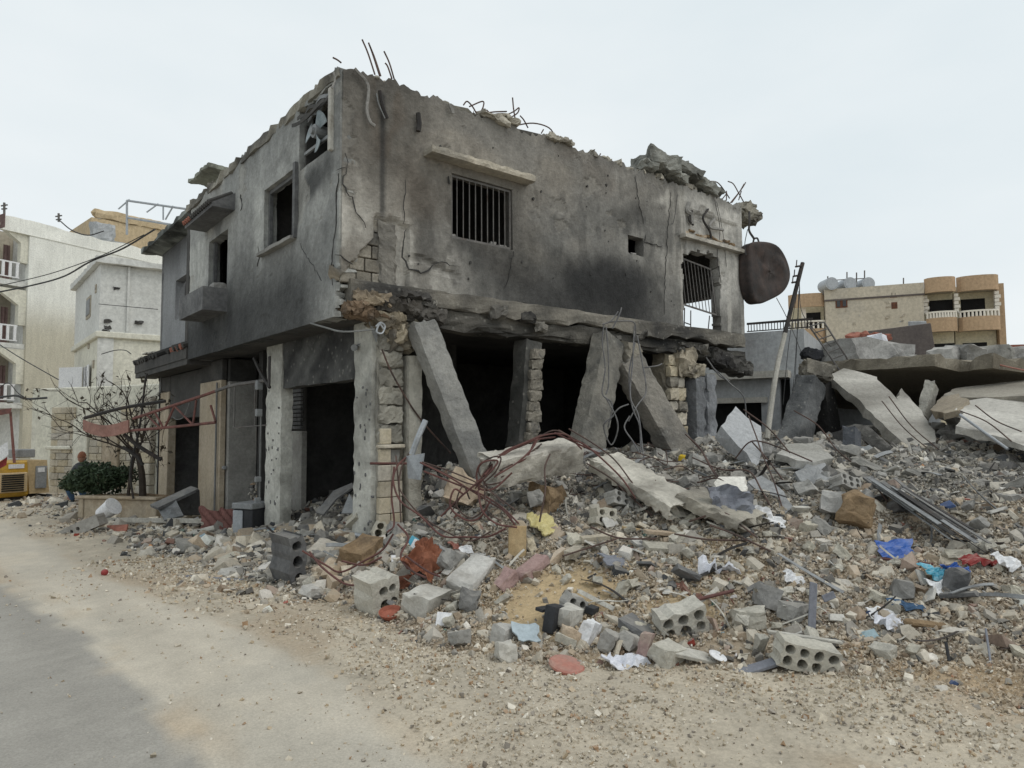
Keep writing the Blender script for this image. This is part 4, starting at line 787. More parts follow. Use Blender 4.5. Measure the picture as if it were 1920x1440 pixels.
panel('concrete_slab', ((1360, 790, 10.2), (1425, 840, 9.8), (1380, 850, 9.6)), [(1352, 800), (1378, 762), (1398, 782), (1425, 800), (1432, 830), (1418, 880), (1400, 850), (1370, 822)], .22, 'blue-grey concrete slab standing on its point right of the twin columns', 'slab', a=C(140, 141, 142), b=C(104, 105, 105), seed=6, k0=-.35)
panel('concrete_slab', ((1400, 900, 8.6), (1480, 960, 7.9), (1450, 890, 8.7)), [(1400, 902), (1430, 890), (1455, 905), (1490, 950), (1470, 965), (1430, 935)], .12, 'flat blue-grey slab sliding on the slope below the pointed slab', 'slab', a=C(142, 143, 144), b=C(110, 111, 111), seed=7, k0=-.35)
panel('concrete_slab', ((1495, 870, 9.4), (1560, 905, 9.0), (1555, 870, 9.5)), [(1494, 885), (1510, 868), (1545, 866), (1562, 885), (1556, 905), (1515, 908), (1498, 900)], .14, 'rounded blue-grey slab face in the rubble below the charred column', 'slab', a=C(128, 129, 129), b=C(98, 99, 99), seed=8, k0=-.3)
panel('concrete_slab', ((1490, 845, 9.9), (1560, 858, 9.6), (1530, 830, 10.3)), [(1455, 850), (1470, 832), (1530, 830), (1562, 858), (1520, 866), (1490, 862)], .1, 'pale slab lying flat at the foot of the sooty grey leaning column', 'slab', a=C(152, 150, 145), b=C(118, 116, 110), seed=9)
panel('concrete_slab', ((1345, 905, 8.2), (1392, 922, 7.9), (1380, 893, 8.4)), [(1338, 905), (1352, 894), (1394, 893), (1396, 915), (1390, 924), (1345, 922)], .1, 'small white slab with clean face amid bent rebar', 'slab', a=C(186, 183, 175), b=C(150, 147, 139), seed=10, k0=-.4)
# blocks fallen on the slope
solid('concrete_beam', beam(DP(908, 884, 8.1), DP(1082, 850, 8.7), .42, .34, hint=(.1, -.25, 1), cell=.05, amp=.008, chip=.06, seed=21, ends=.22, freq=9), 'slabedge', 'massive cracked concrete beam stump with pale top under red rebar', 'concrete chunk', a=C(158, 154, 145), b=C(104, 100, 93), seed=621)
solid('concrete_slab', beam(DP(1128, 862, 8.9), DP(1292, 958, 7.7), .5, .17, hint=(-.2, -.5, 1), cell=.05, amp=.01, chip=.07, seed=22, ends=.2, freq=9), 'slabedge', 'long pale slab fragment lying down the slope below the wide leaning column', 'slab', a=C(164, 160, 150), b=C(118, 114, 106), seed=622, k0=-.15)
solid('concrete_slab', beam(DP(1290, 925, 8.0), DP(1420, 985, 7.3), .55, .14, hint=(-.1, -.4, 1), cell=.05, amp=.01, chip=.07, seed=23, ends=.2, freq=9), 'slabedge', 'grey slab fragment buried beside the dark folded sheet', 'slab', a=C(138, 133, 122), b=C(100, 96, 89), seed=623)
def fracture(sx, sy, sz, seed, amp=.05):
    """broken lump: hull of points thrown over a box, split and roughened so that its faces are torn, its arrises sharp"""
    r = random.Random(seed); bm = bmesh.new()
    for i in range(8): bm.verts.new(((1 if i & 1 else -1)*sx/2*r.uniform(.62, 1), (1 if i & 2 else -1)*sy/2*r.uniform(.62, 1), (1 if i & 4 else -1)*sz/2*r.uniform(.62, 1)))
    for i in range(7):
        q = [r.uniform(-.9, .9) for _ in range(3)]; q[r.randrange(3)] = r.choice((-1, 1))*r.uniform(.85, 1.0); bm.verts.new((q[0]*sx/2, q[1]*sy/2, q[2]*sz/2))
    bmesh.ops.convex_hull(bm, input=bm.verts[:]); bmesh.ops.delete(bm, geom=[v for v in bm.verts if not v.link_faces], context='VERTS')
    bmesh.ops.dissolve_limit(bm, angle_limit=.2, verts=bm.verts[:], edges=bm.edges[:]); bmesh.ops.triangulate(bm, faces=bm.faces[:])
    m = min(sx, sy, sz)
    for _ in range(2): bmesh.ops.subdivide_edges(bm, edges=[e for e in bm.edges if e.calc_length() > m*.3], cuts=1, use_grid_fill=True); bmesh.ops.triangulate(bm, faces=[f for f in bm.faces if len(f.verts) > 3])
    V, F = dump(bm); q = V*(5.0/m)*.5+seed*3.7; V = V+m*(amp+.02)*np.stack([vnoise(q[:, 0], q[:, 1], q[:, 2], k+seed)+.5*vnoise(q[:, 0]*2.3, q[:, 1]*2.3, q[:, 2]*2.3, k+seed+9) for k in (1, 2, 3)], 1)
    return V, F
def rock(u, v, sx, sy, sz, rot, mat, label, cat='stone', seed=0, a=None, b=None, name='broken_stone', amp=.05, dz=.3, chip=.06):
    p = HP(u, v); R = euler(*rot); V, F = fracture(sx, sy, sz, seed+3, amp); V = V@R; V = V+p+np.array((0, 0, sz*dz))
    return solid(name, (V, F), mat, label, cat, a=a, b=b, seed=630+seed)
rock(868, 950, .5, .46, .46, (.3, .35, .9), 'limestone', 'big pinkish boulder standing in the rubble left of the cracked beam stump', seed=12, amp=.12, dz=.4)
rock(1026, 955, .46, .36, .38, (.2, .1, .2), 'earth_clod', 'ragged brown clod of masonry and mortar below the cracked beam stump', 'masonry clod', seed=2, amp=.14, name='masonry_clod')
rock(683, 1052, .48, .4, .3, (.1, -.3, .4), 'earth_clod', 'rust-brown crumbly block lying left of the rusty crumpled sheet', 'masonry clod', seed=3, amp=.08, name='masonry_clod')
rock(606, 1045, .42, .3, .2, (.3, -.4, .5), 'stone', 'sand-coloured brick fragment with joints, leaning left of the rust-brown block', 'masonry piece', seed=4, amp=.03, name='masonry_fragment')
rock(1000, 1070, .62, .18, .12, (0, -.2, .35), 'pink_stone', 'long pinkish plastered strip of masonry above the bare sand patch', 'masonry piece', seed=5, amp=.03, name='masonry_strip')
rock(1080, 1040, .34, .14, .1, (0, -.15, .3), 'stone', 'cream end of the pinkish masonry strip, broken off', 'masonry piece', seed=6, amp=.03, name='masonry_strip')
rock(948, 1100, .3, .16, .16, (0, -.5, .3), 'pink_stone', 'purplish broken lump at the lower end of the pinkish strip', 'stone', seed=7, amp=.06)
rock(800, 1142, .44, .3, .26, (.25, -.1, .3), 'concrete_pale', 'white-faced slab chunk tipped on edge beside the red bowl', 'concrete chunk', seed=8, amp=.05, name='concrete_chunk')
rock(884, 1092, .66, .3, .2, (.3, -.25, .45), 'concrete_pale', 'long white-faced hollow slab fragment beside the purplish lump', 'concrete chunk', seed=9, amp=.04, name='concrete_chunk')
rock(882, 1138, .26, .2, .2, (.2, .2, .8), 'concrete', 'cone-shaped grey chunk under the long white-faced fragment', 'concrete chunk', seed=10, amp=.08, name='concrete_chunk')
rock(850, 1065, .34, .22, .22, (.2, .4, .3), 'concrete', 'mottled grey chunk behind the long white-faced fragment', 'concrete chunk', seed=11, amp=.08, name='concrete_chunk')
rock(945, 1200, .24, .18, .17, (.1, .1, .5), 'concrete_pale', 'squarish cream chunk left of the pale blue tile', 'concrete chunk', seed=12, amp=.05, name='concrete_chunk')
rock(862, 1205, .2, .16, .13, (.1, .3, 1.5), 'concrete', 'grey-brown chunk among pebbles left of the squarish cream chunk', 'concrete chunk', seed=13, amp=.06, name='concrete_chunk')
rock(948, 1235, .22, .17, .15, (.1, .1, 1.1), 'concrete_pale', 'cream chunk on the sand below the pale blue tile', 'concrete chunk', seed=14, amp=.06, name='concrete_chunk')
rock(1065, 1172, .26, .2, .2, (.1, .05, .2), 'concrete_pale', 'pale cube-like chunk right of the black plastic box', 'concrete chunk', seed=15, amp=.04, name='concrete_chunk')
rock(1068, 1205, .2, .17, .15, (.4, .1, .9), 'limestone', 'tan chunk in front of the pale cube-like chunk', 'concrete chunk', seed=16, amp=.06, name='concrete_chunk')
rock(1106, 1205, .2, .12, .24, (.3, .2, .3), 'white', 'white angular plaster chunk right of the tan chunk', 'plaster', seed=17, amp=.06, name='plaster_chunk')
rock(1142, 1215, .2, .14, .18, (.5, .1, .5), 'concrete', 'sharp pale grey chunk propped under the grey slab piece', 'concrete chunk', seed=18, amp=.07, name='concrete_chunk')
rock(1198, 1180, .36, .3, .08, (.35, .1, .3), 'concrete_dark', 'dark grey rough slab piece propped on chunks near the holed block', 'slab', seed=19, amp=.04, name='concrete_slab')
rock(1180, 1210, .2, .16, .12, (.35, .3, .3), 'concrete', 'beige-grey shard under the dark rough slab piece', 'concrete chunk', seed=20, amp=.05, name='concrete_chunk')
rock(1210, 1228, .11, .1, .22, (.2, .2, .3), 'pink_stone', 'reddish-brown brick piece standing on end by the white cloth', 'brick', seed=21, amp=.04, name='brick_piece')
rock(1250, 1238, .28, .2, .16, (.3, .1, .2), 'block', 'broad cream chunk right of the standing reddish brick', 'concrete chunk', seed=22, amp=.04, name='concrete_chunk')
rock(1402, 1172, .3, .26, .18, (.1, .1, 2.2), 'block', 'rounded cream stone on the sand right of the red rod', seed=23, amp=.07)
rock(1437, 1132, .26, .22, .2, (.3, .2, .7), 'concrete', 'squared two-tone chunk above the rounded cream stone', 'concrete chunk', seed=24, amp=.05, name='concrete_chunk')
rock(1488, 1158, .36, .2, .17, (.1, .2, .1), 'concrete', 'grey block chunk left of the slate-coloured angle strip', 'concrete chunk', seed=25, amp=.05, name='concrete_chunk')
rock(1795, 1112, .3, .2, .3, (.2, .1, .3), 'concrete_dark', 'dark rounded chunk behind the cyan and white carton', 'concrete chunk', seed=26, amp=.08, name='concrete_chunk')
rock(1692, 1120, .34, .2, .2, (.1, .2, .5), 'concrete', 'grey chunk with flat top left of the cyan and white carton', 'concrete chunk', seed=27, amp=.06, name='concrete_chunk')
rock(1610, 985, .5, .4, .42, (.2, .2, .4), 'earth_clod', 'brown and rust-stained lump at the top end of the dark slat bundle', 'masonry clod', seed=28, amp=.1, name='masonry_clod')
rock(1550, 895, .1, .1, .1, (0, 0, 0), 'concrete', 'fist-sized chunk resting on the rounded blue-grey slab', 'concrete chunk', seed=29, name='concrete_chunk')
rock(590, 1112, .34, .2, .1, (.2, .15, .4), 'concrete_pale', 'flat cream slab shard at the sandy foot of the heap left of centre', 'slab', seed=30, amp=.05, name='concrete_slab')
rock(440, 1075, .4, .2, .08, (.1, .05, .4), 'concrete_pale', 'cream elongated shard near the grey pipe on the verge', 'slab', seed=31, amp=.05, name='concrete_slab')
rock(430, 1050, .36, .16, .1, (.1, -.1, .7), 'block', 'long pale broken block behind the cream elongated shard', 'concrete chunk', seed=32, amp=.05, name='concrete_chunk')
rock(356, 1030, .4, .36, .16, (.3, .2, .2), 'concrete', 'tilted greyish slab in the debris before the ochre pier', 'slab', seed=33, amp=.05, name='concrete_slab')
rock(1395, 945, .2, .1, .3, (.2, .5, .3), 'concrete_blue', 'narrow blue-grey strip on end below the small white slab', 'slab', seed=34, amp=.03, name='concrete_slab')
rock(1560, 960, .46, .3, .3, (.2, .3, .4), 'concrete', 'stained grey chunk left of the brown rust-stained lump', 'concrete chunk', seed=35, amp=.08, name='concrete_chunk')
rock(1240, 940, .4, .3, .24, (.2, .3, .4), 'concrete_pale', 'pale broken chunk below the long pale slab fragment', 'concrete chunk', seed=36, amp=.08, name='concrete_chunk')
rock(905, 905, .3, .2, .2, (.2, .3, .4), 'concrete_pale', 'white chunk at the near end of the cracked beam stump', 'concrete chunk', seed=37, amp=.08, name='concrete_chunk')
rock(795, 890, .16, .3, .5, (.1, .12, .3), 'concrete_blue', 'grey slab offcut leaning on the foot of the corner pillar', 'slab', seed=38, amp=.03, name='concrete_slab')
# masonry blocks with cores
def core(u, v, W, H, D, holes, rot, label, seed=0, mat='block', dz=.45, jag=.012):
    p = HP(u, v); V, F = holed(W, H, D, holes, seed=seed, jag=jag); V = V@euler(*rot)+p+np.array((0, 0, H*dz)); return solid('hollow_block', (V, F), mat, label, 'hollow block')
def two(n, W, H, r): return [(-W/2+W*(i+.5)/n, s*H*.22, r, r) for i in range(n) for s in (-1, 1)]
core(1512, 1250, .42, .19, .2, two(4, .42, .19, .037), (.1, .22, -.75), 'pale concrete block with eight round holes lying in front on the sand', 1)
core(1275, 1185, .40, .22, .2, two(3, .40, .22, .046), (.2, -.25, -.55), 'cream broken block with big round holes under the red rod', 2, jag=.014)
core(688, 992, .46, .16, .3, two(6, .46, .16, .027), (-.6, .45, -.2), 'pale block with two rows of small holes lying at the foot of the corner pillar', 3)
core(718, 1010, .26, .2, .25, two(2, .26, .2, .045), (-.2, .3, -.4), 'broken block end with torn cores right of the block with small holes', 4, jag=.016)
core(706, 1140, .3, .34, .34, [(-.02, -.08, .055, .055), (.08, -.08, .045, .05), (-.02, .06, .05, .05), (.08, .06, .04, .04)], (.1, -.2, .05), 'heavy wedge of grey hollow block standing at the sandy edge beside the red bowl', 5, mat='block', jag=.014)
core(540, 1085, .2, .56, .42, [(.0, -.18, .06, .06), (0, 0, .06, .07), (0, .18, .06, .06)], (.05, -.12, .15), 'tall slice of hollow-block wall with dark plaster leaning at the heap foot', 6, mat='concrete_dark', jag=.03, dz=.4)
core(1165, 950, .34, .16, .25, two(3, .34, .16, .03), (-.3, .3, -.3), 'white block end with three torn cores above the brown clod', 7, mat='concrete_pale', jag=.014)
core(1130, 985, .26, .2, .2, two(2, .26, .2, .035), (-.2, .2, -.3), 'cream jagged block piece right of the yellow foam', 8, jag=.016)
core(1585, 918, .3, .16, .2, two(3, .3, .16, .03), (-.4, .3, -.4), 'block end with ring-like holes in the grey rubble above the brown rust-stained lump', 9, mat='concrete', jag=.014)
core(1692, 960, .22, .14, .2, [(-.05, -.03, .035, .03), (.05, -.03, .035, .03), (0, .04, .035, .03)], (-.3, .1, -.6), 'small block end showing three dark holes above the dark slat bundle', 10, mat='concrete_dark', jag=.02)
core(1075, 1150, .2, .16, .16, two(2, .2, .16, .03), (.0, .4, -.4), 'little grey block fragment with cores left of the pale cube-like chunk', 11, mat='concrete', jag=.014)
core(152, 1000, .75, .2, .3, [(-.2+i*.11, 0, .032, .032) for i in range(3)], (.0, -.42, -.6), 'long grey concrete trough block with three holes tipped up beside the planter', 12, mat='concrete', jag=.006)

# wreckage packed under the collapsed roof slab
rr = random.Random(55)
for i in range(26):
    u, v = rr.uniform(1570, 1915), rr.uniform(745, 830); d = rr.uniform(12.6, 14.6); sx_ = rr.uniform(.35, .9); V, F = fracture(sx_, sx_*.7, sx_*rr.uniform(.25, .5), 300+i, .07); p = DP(u, v, d); p[2] = min(p[2], 1.5+rr.uniform(0, .5))
    solid('slab_rubble', (V@euler(rr.uniform(-.4, .4), rr.uniform(-.4, .4), rr.uniform(0, 6))+p, F), 'concrete' if i % 3 else 'concrete_dark', 'grey slab rubble, one of many pieces packed under the collapsed roof slab', 'concrete chunk', 'rubble under the collapsed roof slab')
# ---------------------------------------------------------------- loose objects in the rubble
def sheet(u, v, pts, rot, mat, label, name, cat, crump=.04, seed=0, dz=.08, th=.006, n=12):
    """thin crumpled sheet: outline box w x h with folds"""
    w_, h_ = pts; p = HP(u, v); g = np.linspace(-.5, .5, n); X, Y = np.meshgrid(g*w_, g*h_, indexing='ij'); x, y = X.ravel(), Y.ravel()
    z = crump*fbm(x*5/max(w_, h_)*1.2+seed, y*5/max(w_, h_)*1.2, 0, seed, 3)+crump*.6*np.abs(vnoise(x*7, y*3, 0, seed+2)); k = 1+.25*vnoise(np.arctan2(y, x)*2, 0, 0, seed+9)
    V = np.stack([x*k, y*k, z], 1)@euler(*rot)+p+np.array((0, 0, dz)); o = add(name, V, grid_faces(n, n), M[mat], label=label, cat=cat, smooth=False)
    m = o.modifiers.new('thickness', 'SOLIDIFY'); m.thickness = th; return o
def part_box(u, v, dims, rot, mat, label, name, cat, dz=.5, b=.004):
    p = HP(u, v); V, F = bevbox(-dims[0]/2, dims[0]/2, -dims[1]/2, dims[1]/2, -dims[2]/2, dims[2]/2, b); return add(name, V@euler(*rot)+p+np.array((0, 0, dims[2]*dz)), F, M[mat], label=label, cat=cat)
sheet(800, 1075, (.62, .36), (.5, -.3, .6), 'rust_sheet', 'rust-red crumpled metal sheet lying behind the white-faced slab fragment', 'metal_sheet', 'metal sheet', .12, 1, .14, n=20)
sheet(768, 1100, (.4, .14), (.7, .2, -.4), 'rust_sheet', 'narrow folded rusty sheet strip below the crumpled rust-red one', 'metal_sheet', 'metal sheet', .08, 2, .05)
sheet(1018, 1008, (.36, .3), (.75, .1, .3), 'yellow_foam', 'torn yellow foam sheet sticking up from the rubble', 'foam_sheet', 'foam sheet', .05, 3, .15, .02)
sheet(1000, 1035, (.16, .26), (1.1, .1, .3), 'stone', 'beige board scrap under the torn yellow foam', 'board_scrap', 'board', .02, 4, .05, .015)
part_box(970, 1045, (.19, .05, .36), (-.12, .03, -.6), 'wood', 'upright yellow-brown wooden board left of the torn yellow foam', 'wooden_board', 'board', .42)
sheet(1175, 1250, (.38, .2), (.1, .1, -.4), 'white_cloth', 'crumpled white cloth lying on the sand in front of the standing reddish brick', 'cloth', 'cloth', .06, 5, .03)
sheet(1348, 1075, (.36, .16), (.2, .1, -.3), 'white_cloth', 'pale lilac-white bundle of cloth on the middle slope', 'cloth', 'cloth', .09, 6, .06)
sheet(1155, 1060, (.28, .18), (.45, .2, -.2), 'slate', 'bluish slate-coloured shard on the slope left of the lilac-white bundle', 'tile_shard', 'tile', .01, 7, .05, .012)
sheet(988, 1205, (.2, .2), (.55, .1, -.4), 'pale_blue', 'pale blue six-sided tile fragment propped beside the squarish cream chunk', 'tile_shard', 'tile', .002, 8, .09, .012, 5)
sheet(1372, 985, (.5, .42), (1.0, .1, -.6), 'slate', 'dark blue-grey folded sheet standing like a tent on the slope', 'metal_sheet', 'metal sheet', .1, 9, .2)
sheet(1680, 1045, (.36, .2), (.8, 0, -.7), 'blue', 'bright blue plastic panel lying on the right-hand slope', 'plastic_sheet', 'plastic', .02, 10, .08)
sheet(1756, 1095, (.22, .16), (.7, .2, -.5), 'cyan', 'cyan strip of a torn carton right of the bright blue panel', 'carton', 'carton', .03, 11, .1)
sheet(1768, 1112, (.22, .18), (.6, .1, -.5), 'white', 'white torn carton side under the cyan strip', 'carton', 'carton', .03, 12, .04)
sheet(1790, 1082, (.24, .1), (.5, .3, -.8), 'blue', 'blue rag behind the cyan strip', 'cloth', 'cloth', .05, 13, .07)
sheet(1655, 1160, (.26, .16), (.5, .1, -.6), 'white', 'white flat litter sheet on the lower right slope', 'paper_sheet', 'paper', .03, 14, .04)
sheet(1668, 1180, (.3, .18), (.3, .2, -.2), 'white_cloth', 'greyish white plastic bag under the white flat litter sheet', 'plastic_bag', 'bag', .07, 15, .03)
sheet(1700, 1148, (.34, .08), (.2, .2, -.7), 'denim', 'strip of dark blue cloth above the greyish white plastic bag', 'cloth', 'cloth', .05, 16, .05)
sheet(1440, 985, (.42, .14), (.6, .4, -.8), 'white', 'curved white sheet strip right of the tent-like folded sheet', 'metal_sheet', 'metal sheet', .06, 17, .08)
sheet(1490, 1095, (.2, .14), (.5, .4, -.8), 'white', 'small folded white scrap on the slope below the curved white strip', 'paper_sheet', 'paper', .04, 18, .05)
sheet(1195, 825, (.42, .14), (.5, 0, -.4), 'red', 'deep red cloth lying behind the wires left of the slanting fallen column', 'cloth', 'cloth', .08, 19, .05)
sheet(1840, 1065, (.36, .1), (.4, .2, -.6), 'red', 'dark red rag at the lower end of the dark slat bundle', 'cloth', 'cloth', .07, 20, .06)
sheet(1895, 1070, (.26, .16), (.6, .2, -.5), 'white', 'white ragged scrap by the right edge beyond the dark red rag', 'paper_sheet', 'paper', .06, 21, .06)
sheet(875, 1040, (.14, .1), (.7, .1, -.3), 'white', 'white paper leaf beside the pink scrap', 'paper_sheet', 'paper', .01, 22, .06)
sheet(856, 1035, (.16, .13), (.7, .1, .2), 'salmon', 'small salmon-pink scrap above the rust-red crumpled sheet', 'plastic_scrap', 'plastic', .02, 23, .06)
part_box(788, 1035, (.18, .12, .1), (.4, .35, .4), 'white', 'small white and blue carton above the rust-red crumpled sheet', 'carton', 'carton', .6)
part_box(777, 1030, (.05, .125, .105), (.4, .35, .4), 'cyan', 'blue end panel of the small carton', 'carton', 'carton', .75)
part_box(742, 1056, (.1, .09, .012), (.9, .1, -.3), 'white', 'square white wall tile left of the rust-red crumpled sheet', 'wall_tile', 'tile', 4)
sw = part_box(832, 1172, (.13, .015, .12), (-.5, .1, -.7), 'white', 'white plastic bracket piece lying in pebbles right of the white-faced chunk', 'plastic_bracket', 'plastic', .4)
part_box(1038, 1180, (.16, .1, .22), (.1, .15, .3), 'black_plastic', 'black plastic box half buried beside the pale cube-like chunk', 'plastic_box', 'box', .4)
part_box(1030, 1160, (.3, .08, .03), (.1, .1, .2), 'black_plastic', 'black plastic tray lying on the half-buried black box', 'plastic_tray', 'tray', 3)
part_box(1110, 1150, (.14, .08, .06), (.2, .1, .4), 'black_plastic', 'small dark plastic piece right of the little grey block fragment', 'plastic_piece', 'plastic', .5)
part_box(1525, 1180, (.07, .015, .4), (-.3, .3, -.5), 'slate', 'slate-coloured angle strip standing in the rubble above the eight-hole block', 'metal_strip', 'metal strip', .45)
part_box(1555, 1148, (.12, .015, .06), (-.3, -.3, -.5), 'slate', 'bent top end of the slate-coloured angle strip', 'metal_strip', 'metal strip', 2.2)
part_box(1420, 1258, (.36, .1, .025), (.1, -.2, -.5), 'slate', 'dark grey tile strip lying left of the eight-hole block', 'tile_strip', 'tile', 1)
part_box(1510, 1235, (.55, .05, .02), (0, .14, -.75), 'plank_grey', 'thin pale lath resting on top of the eight-hole block', 'lath', 'lath', 8)
pl = part_box(1290, 1238, (.46, .14, .03), (.25, .28, -.4), 'plank_grey', 'weathered grey plank with split grain beside the holed block', 'plank', 'plank', 1.6)
part_box(1735, 1178, (.34, .07, .06), (0, .12, -.7), 'earth_clod', 'brown broken pipe length on the lower right slope', 'pipe_piece', 'pipe', .5, .02)
part_box(1280, 868, (.16, .1, .14), (.1, .1, .3), 'yellow', 'yellow plastic canister at the foot of the slanting fallen column', 'canister', 'canister', .4, .03)
part_box(1190, 1000, (.3, .05, .03), (.1, .2, -.4), 'wood', 'yellowish splintered lath below the white block end', 'lath', 'lath', 1.5)
part_box(1245, 1010, (.44, .09, .04), (.1, .12, -.5), 'limestone', 'pinkish broken batten left of the tent-like folded sheet', 'batten', 'lath', 1.5)
part_box(1240, 1035, (.36, .16, .05), (.3, .1, -.4), 'block', 'beige flat tile stack below the pinkish batten', 'tile_piece', 'tile', 1)
part_box(1115, 1018, (.3, .1, .06), (.1, -.05, -.5), 'stone', 'cream long stone piece right of the torn yellow foam', 'stone_strip', 'stone', .8)
# pipes, cans and round things
def dish(u, v, r, mat, label, name, cat, tilt=(.3, .1, 0), prof=((0, 0), (.75, .0), (.9, .12), (1, .22), (.96, .24), (.85, .14), (.7, .04), (0, .04)), dz=.0, n=20, broken=0):
    p = HP(u, v); V = []; F = []
    for i, (a, b) in enumerate(prof):
        for k in range(n): t = 2*math.pi*k/n; V.append((a*r*math.cos(t), a*r*math.sin(t), b*r))
    for i in range(len(prof)-1):
        for k in range(n-broken): a, b = i*n+k, i*n+(k+1) % n; F.append([a, b, b+n, a+n])
    return add(name, np.array(V)@euler(*tilt)+p+np.array((0, 0, dz)), F, M[mat], label=label, cat=cat)
dish(1062, 1252, .135, 'salmon', 'salmon-red plastic dish lying face down on the sand', 'plastic_dish', 'dish', (.25, .05, 0), ((0, .22), (.9, .2), (1, .12), (1, 0), (.93, 0), (.9, .12), (0, .14)), .01)
dish(733, 1158, .11, 'terracotta', 'broken red plastic bowl beside the heavy wedge of hollow block', 'bowl', 'bowl', (.2, -.2, 0), ((0, 0), (.6, 0), (.9, .35), (1, .6), (.96, .6), (.8, .3), (0, .06)), 0, 20, 4)
dish(1345, 1240, .07, 'white', 'small white saucer near the weathered grey plank', 'saucer', 'saucer', (.4, .1, 0), dz=.03)
dish(196, 1080, .042, 'red', 'dark red ball lying alone on the dusty road verge', 'ball', 'ball', (0, 0, 0), tuple((math.sin(a), 1-math.cos(a)) for a in np.linspace(0.02, 3.12, 9)), .0)
p = HP(190, 985); add('bucket', *place(join([cyl((0, 0, 0), (0, 0, .3), .13, .16, 18), cyl((0, 0, .3), (0, 0, .32), .172, .172, 18)]), euler(1.0, .2, .5), p+np.array((0, 0, .2))), M['white'], label='white plastic bucket lying on its side beside the tipped trough block', cat='bucket')
for (a, b, r_, m_, lab, nm, ct) in ((HP(640, 1000), HP(690, 1012), .035, 'galvanised', 'short grey metal pipe below the block with small holes', 'pipe_piece', 'pipe'), (HP(350, 1085), HP(455, 1093), .025, 'slate', 'dark grey pipe lying along the foot of the debris on the verge', 'pipe_piece', 'pipe'),
                                    (HP(1228, 1175)+(0, 0, .12), HP(1375, 1125)+(0, 0, .06), .016, 'rebar_red', 'straight rust-red rod resting across the cream holed block', 'steel_rod', 'rod'), (HP(1640, 1050), HP(1750, 1062), .014, 'rebar_red', 'rust-red rod lying below the bright blue panel', 'steel_rod', 'rod'),
                                    (HP(700, 872)*0+RF(694, 872, -.06), RF(790, 872, -.12), .016, 'rebar_red', 'straight rusty rod set across the foot of the corner pillar', 'steel_rod', 'rod'), (DP(1880, 912, 8.6), DP(1995, 960, 8.0), .012, 'rebar_grey', 'thin rod in the rubble at the right edge', 'steel_rod', 'rod'),
                                    (HP(1390, 1225), HP(1395, 1258)+(0, 0, -.02), .012, 'iron_black', 'short dark stick by the dark grey tile strip', 'stick', 'stick'), (HP(1775, 1240)+(0, 0, .12), HP(1780, 1245), .012, 'black_plastic', 'black bent stub standing upright in the sand at lower right', 'stick', 'stick'), (HP(1850, 1215)+(0, 0, .12), HP(1858, 1250), .008, 'slate', 'bluish thin stick standing near the lower right edge', 'stick', 'stick'),
                                    (DP(1800, 780, 10.9), DP(1890, 845, 10.0), .022, 'galvanised', 'bent conduit lying across the whitewashed ceiling slab', 'conduit', 'pipe')):
    add(nm, *cyl(np.array(a)+(0, 0, .02), np.array(b)+(0, 0, .02), r_, sides=8), M[m_], label=lab, cat=ct)
# shattered shutter: bundle of dark slats sliding down the right-hand slope
sb = thing('slat_bundle', HP(1740, 985), 'bundle of dark grey bent slats sliding down the right-hand slope', 'slats')
rr = random.Random(4); A, B = HP(1640, 925)+(0, 0, .12), HP(1860, 1065)+(0, 0, .12)
for i in range(26):
    s0, s1 = rr.uniform(0, .25), rr.uniform(.55, 1.0); o = np.array((rr.uniform(-.14, .14), rr.uniform(-.14, .14), rr.uniform(-.04, .12))); o2 = o*rr.uniform(.4, 1.6)+np.array((0, 0, -.05))
    a, b = A+(B-A)*s0+o, A+(B-A)*s1+o2; R, L = frame(a, b, (rr.uniform(-.6, .6), rr.uniform(-.6, .6), 1)); V, F = box(-L/2, L/2, -.022, .022, -.004, .004); V = V.copy()
    add('slat', *place((V, F), R, (a+b)/2), M['metal_grey'] if i % 3 == 0 else M['concrete_dark'] if i % 3 == 1 else M['iron_black'], sb)
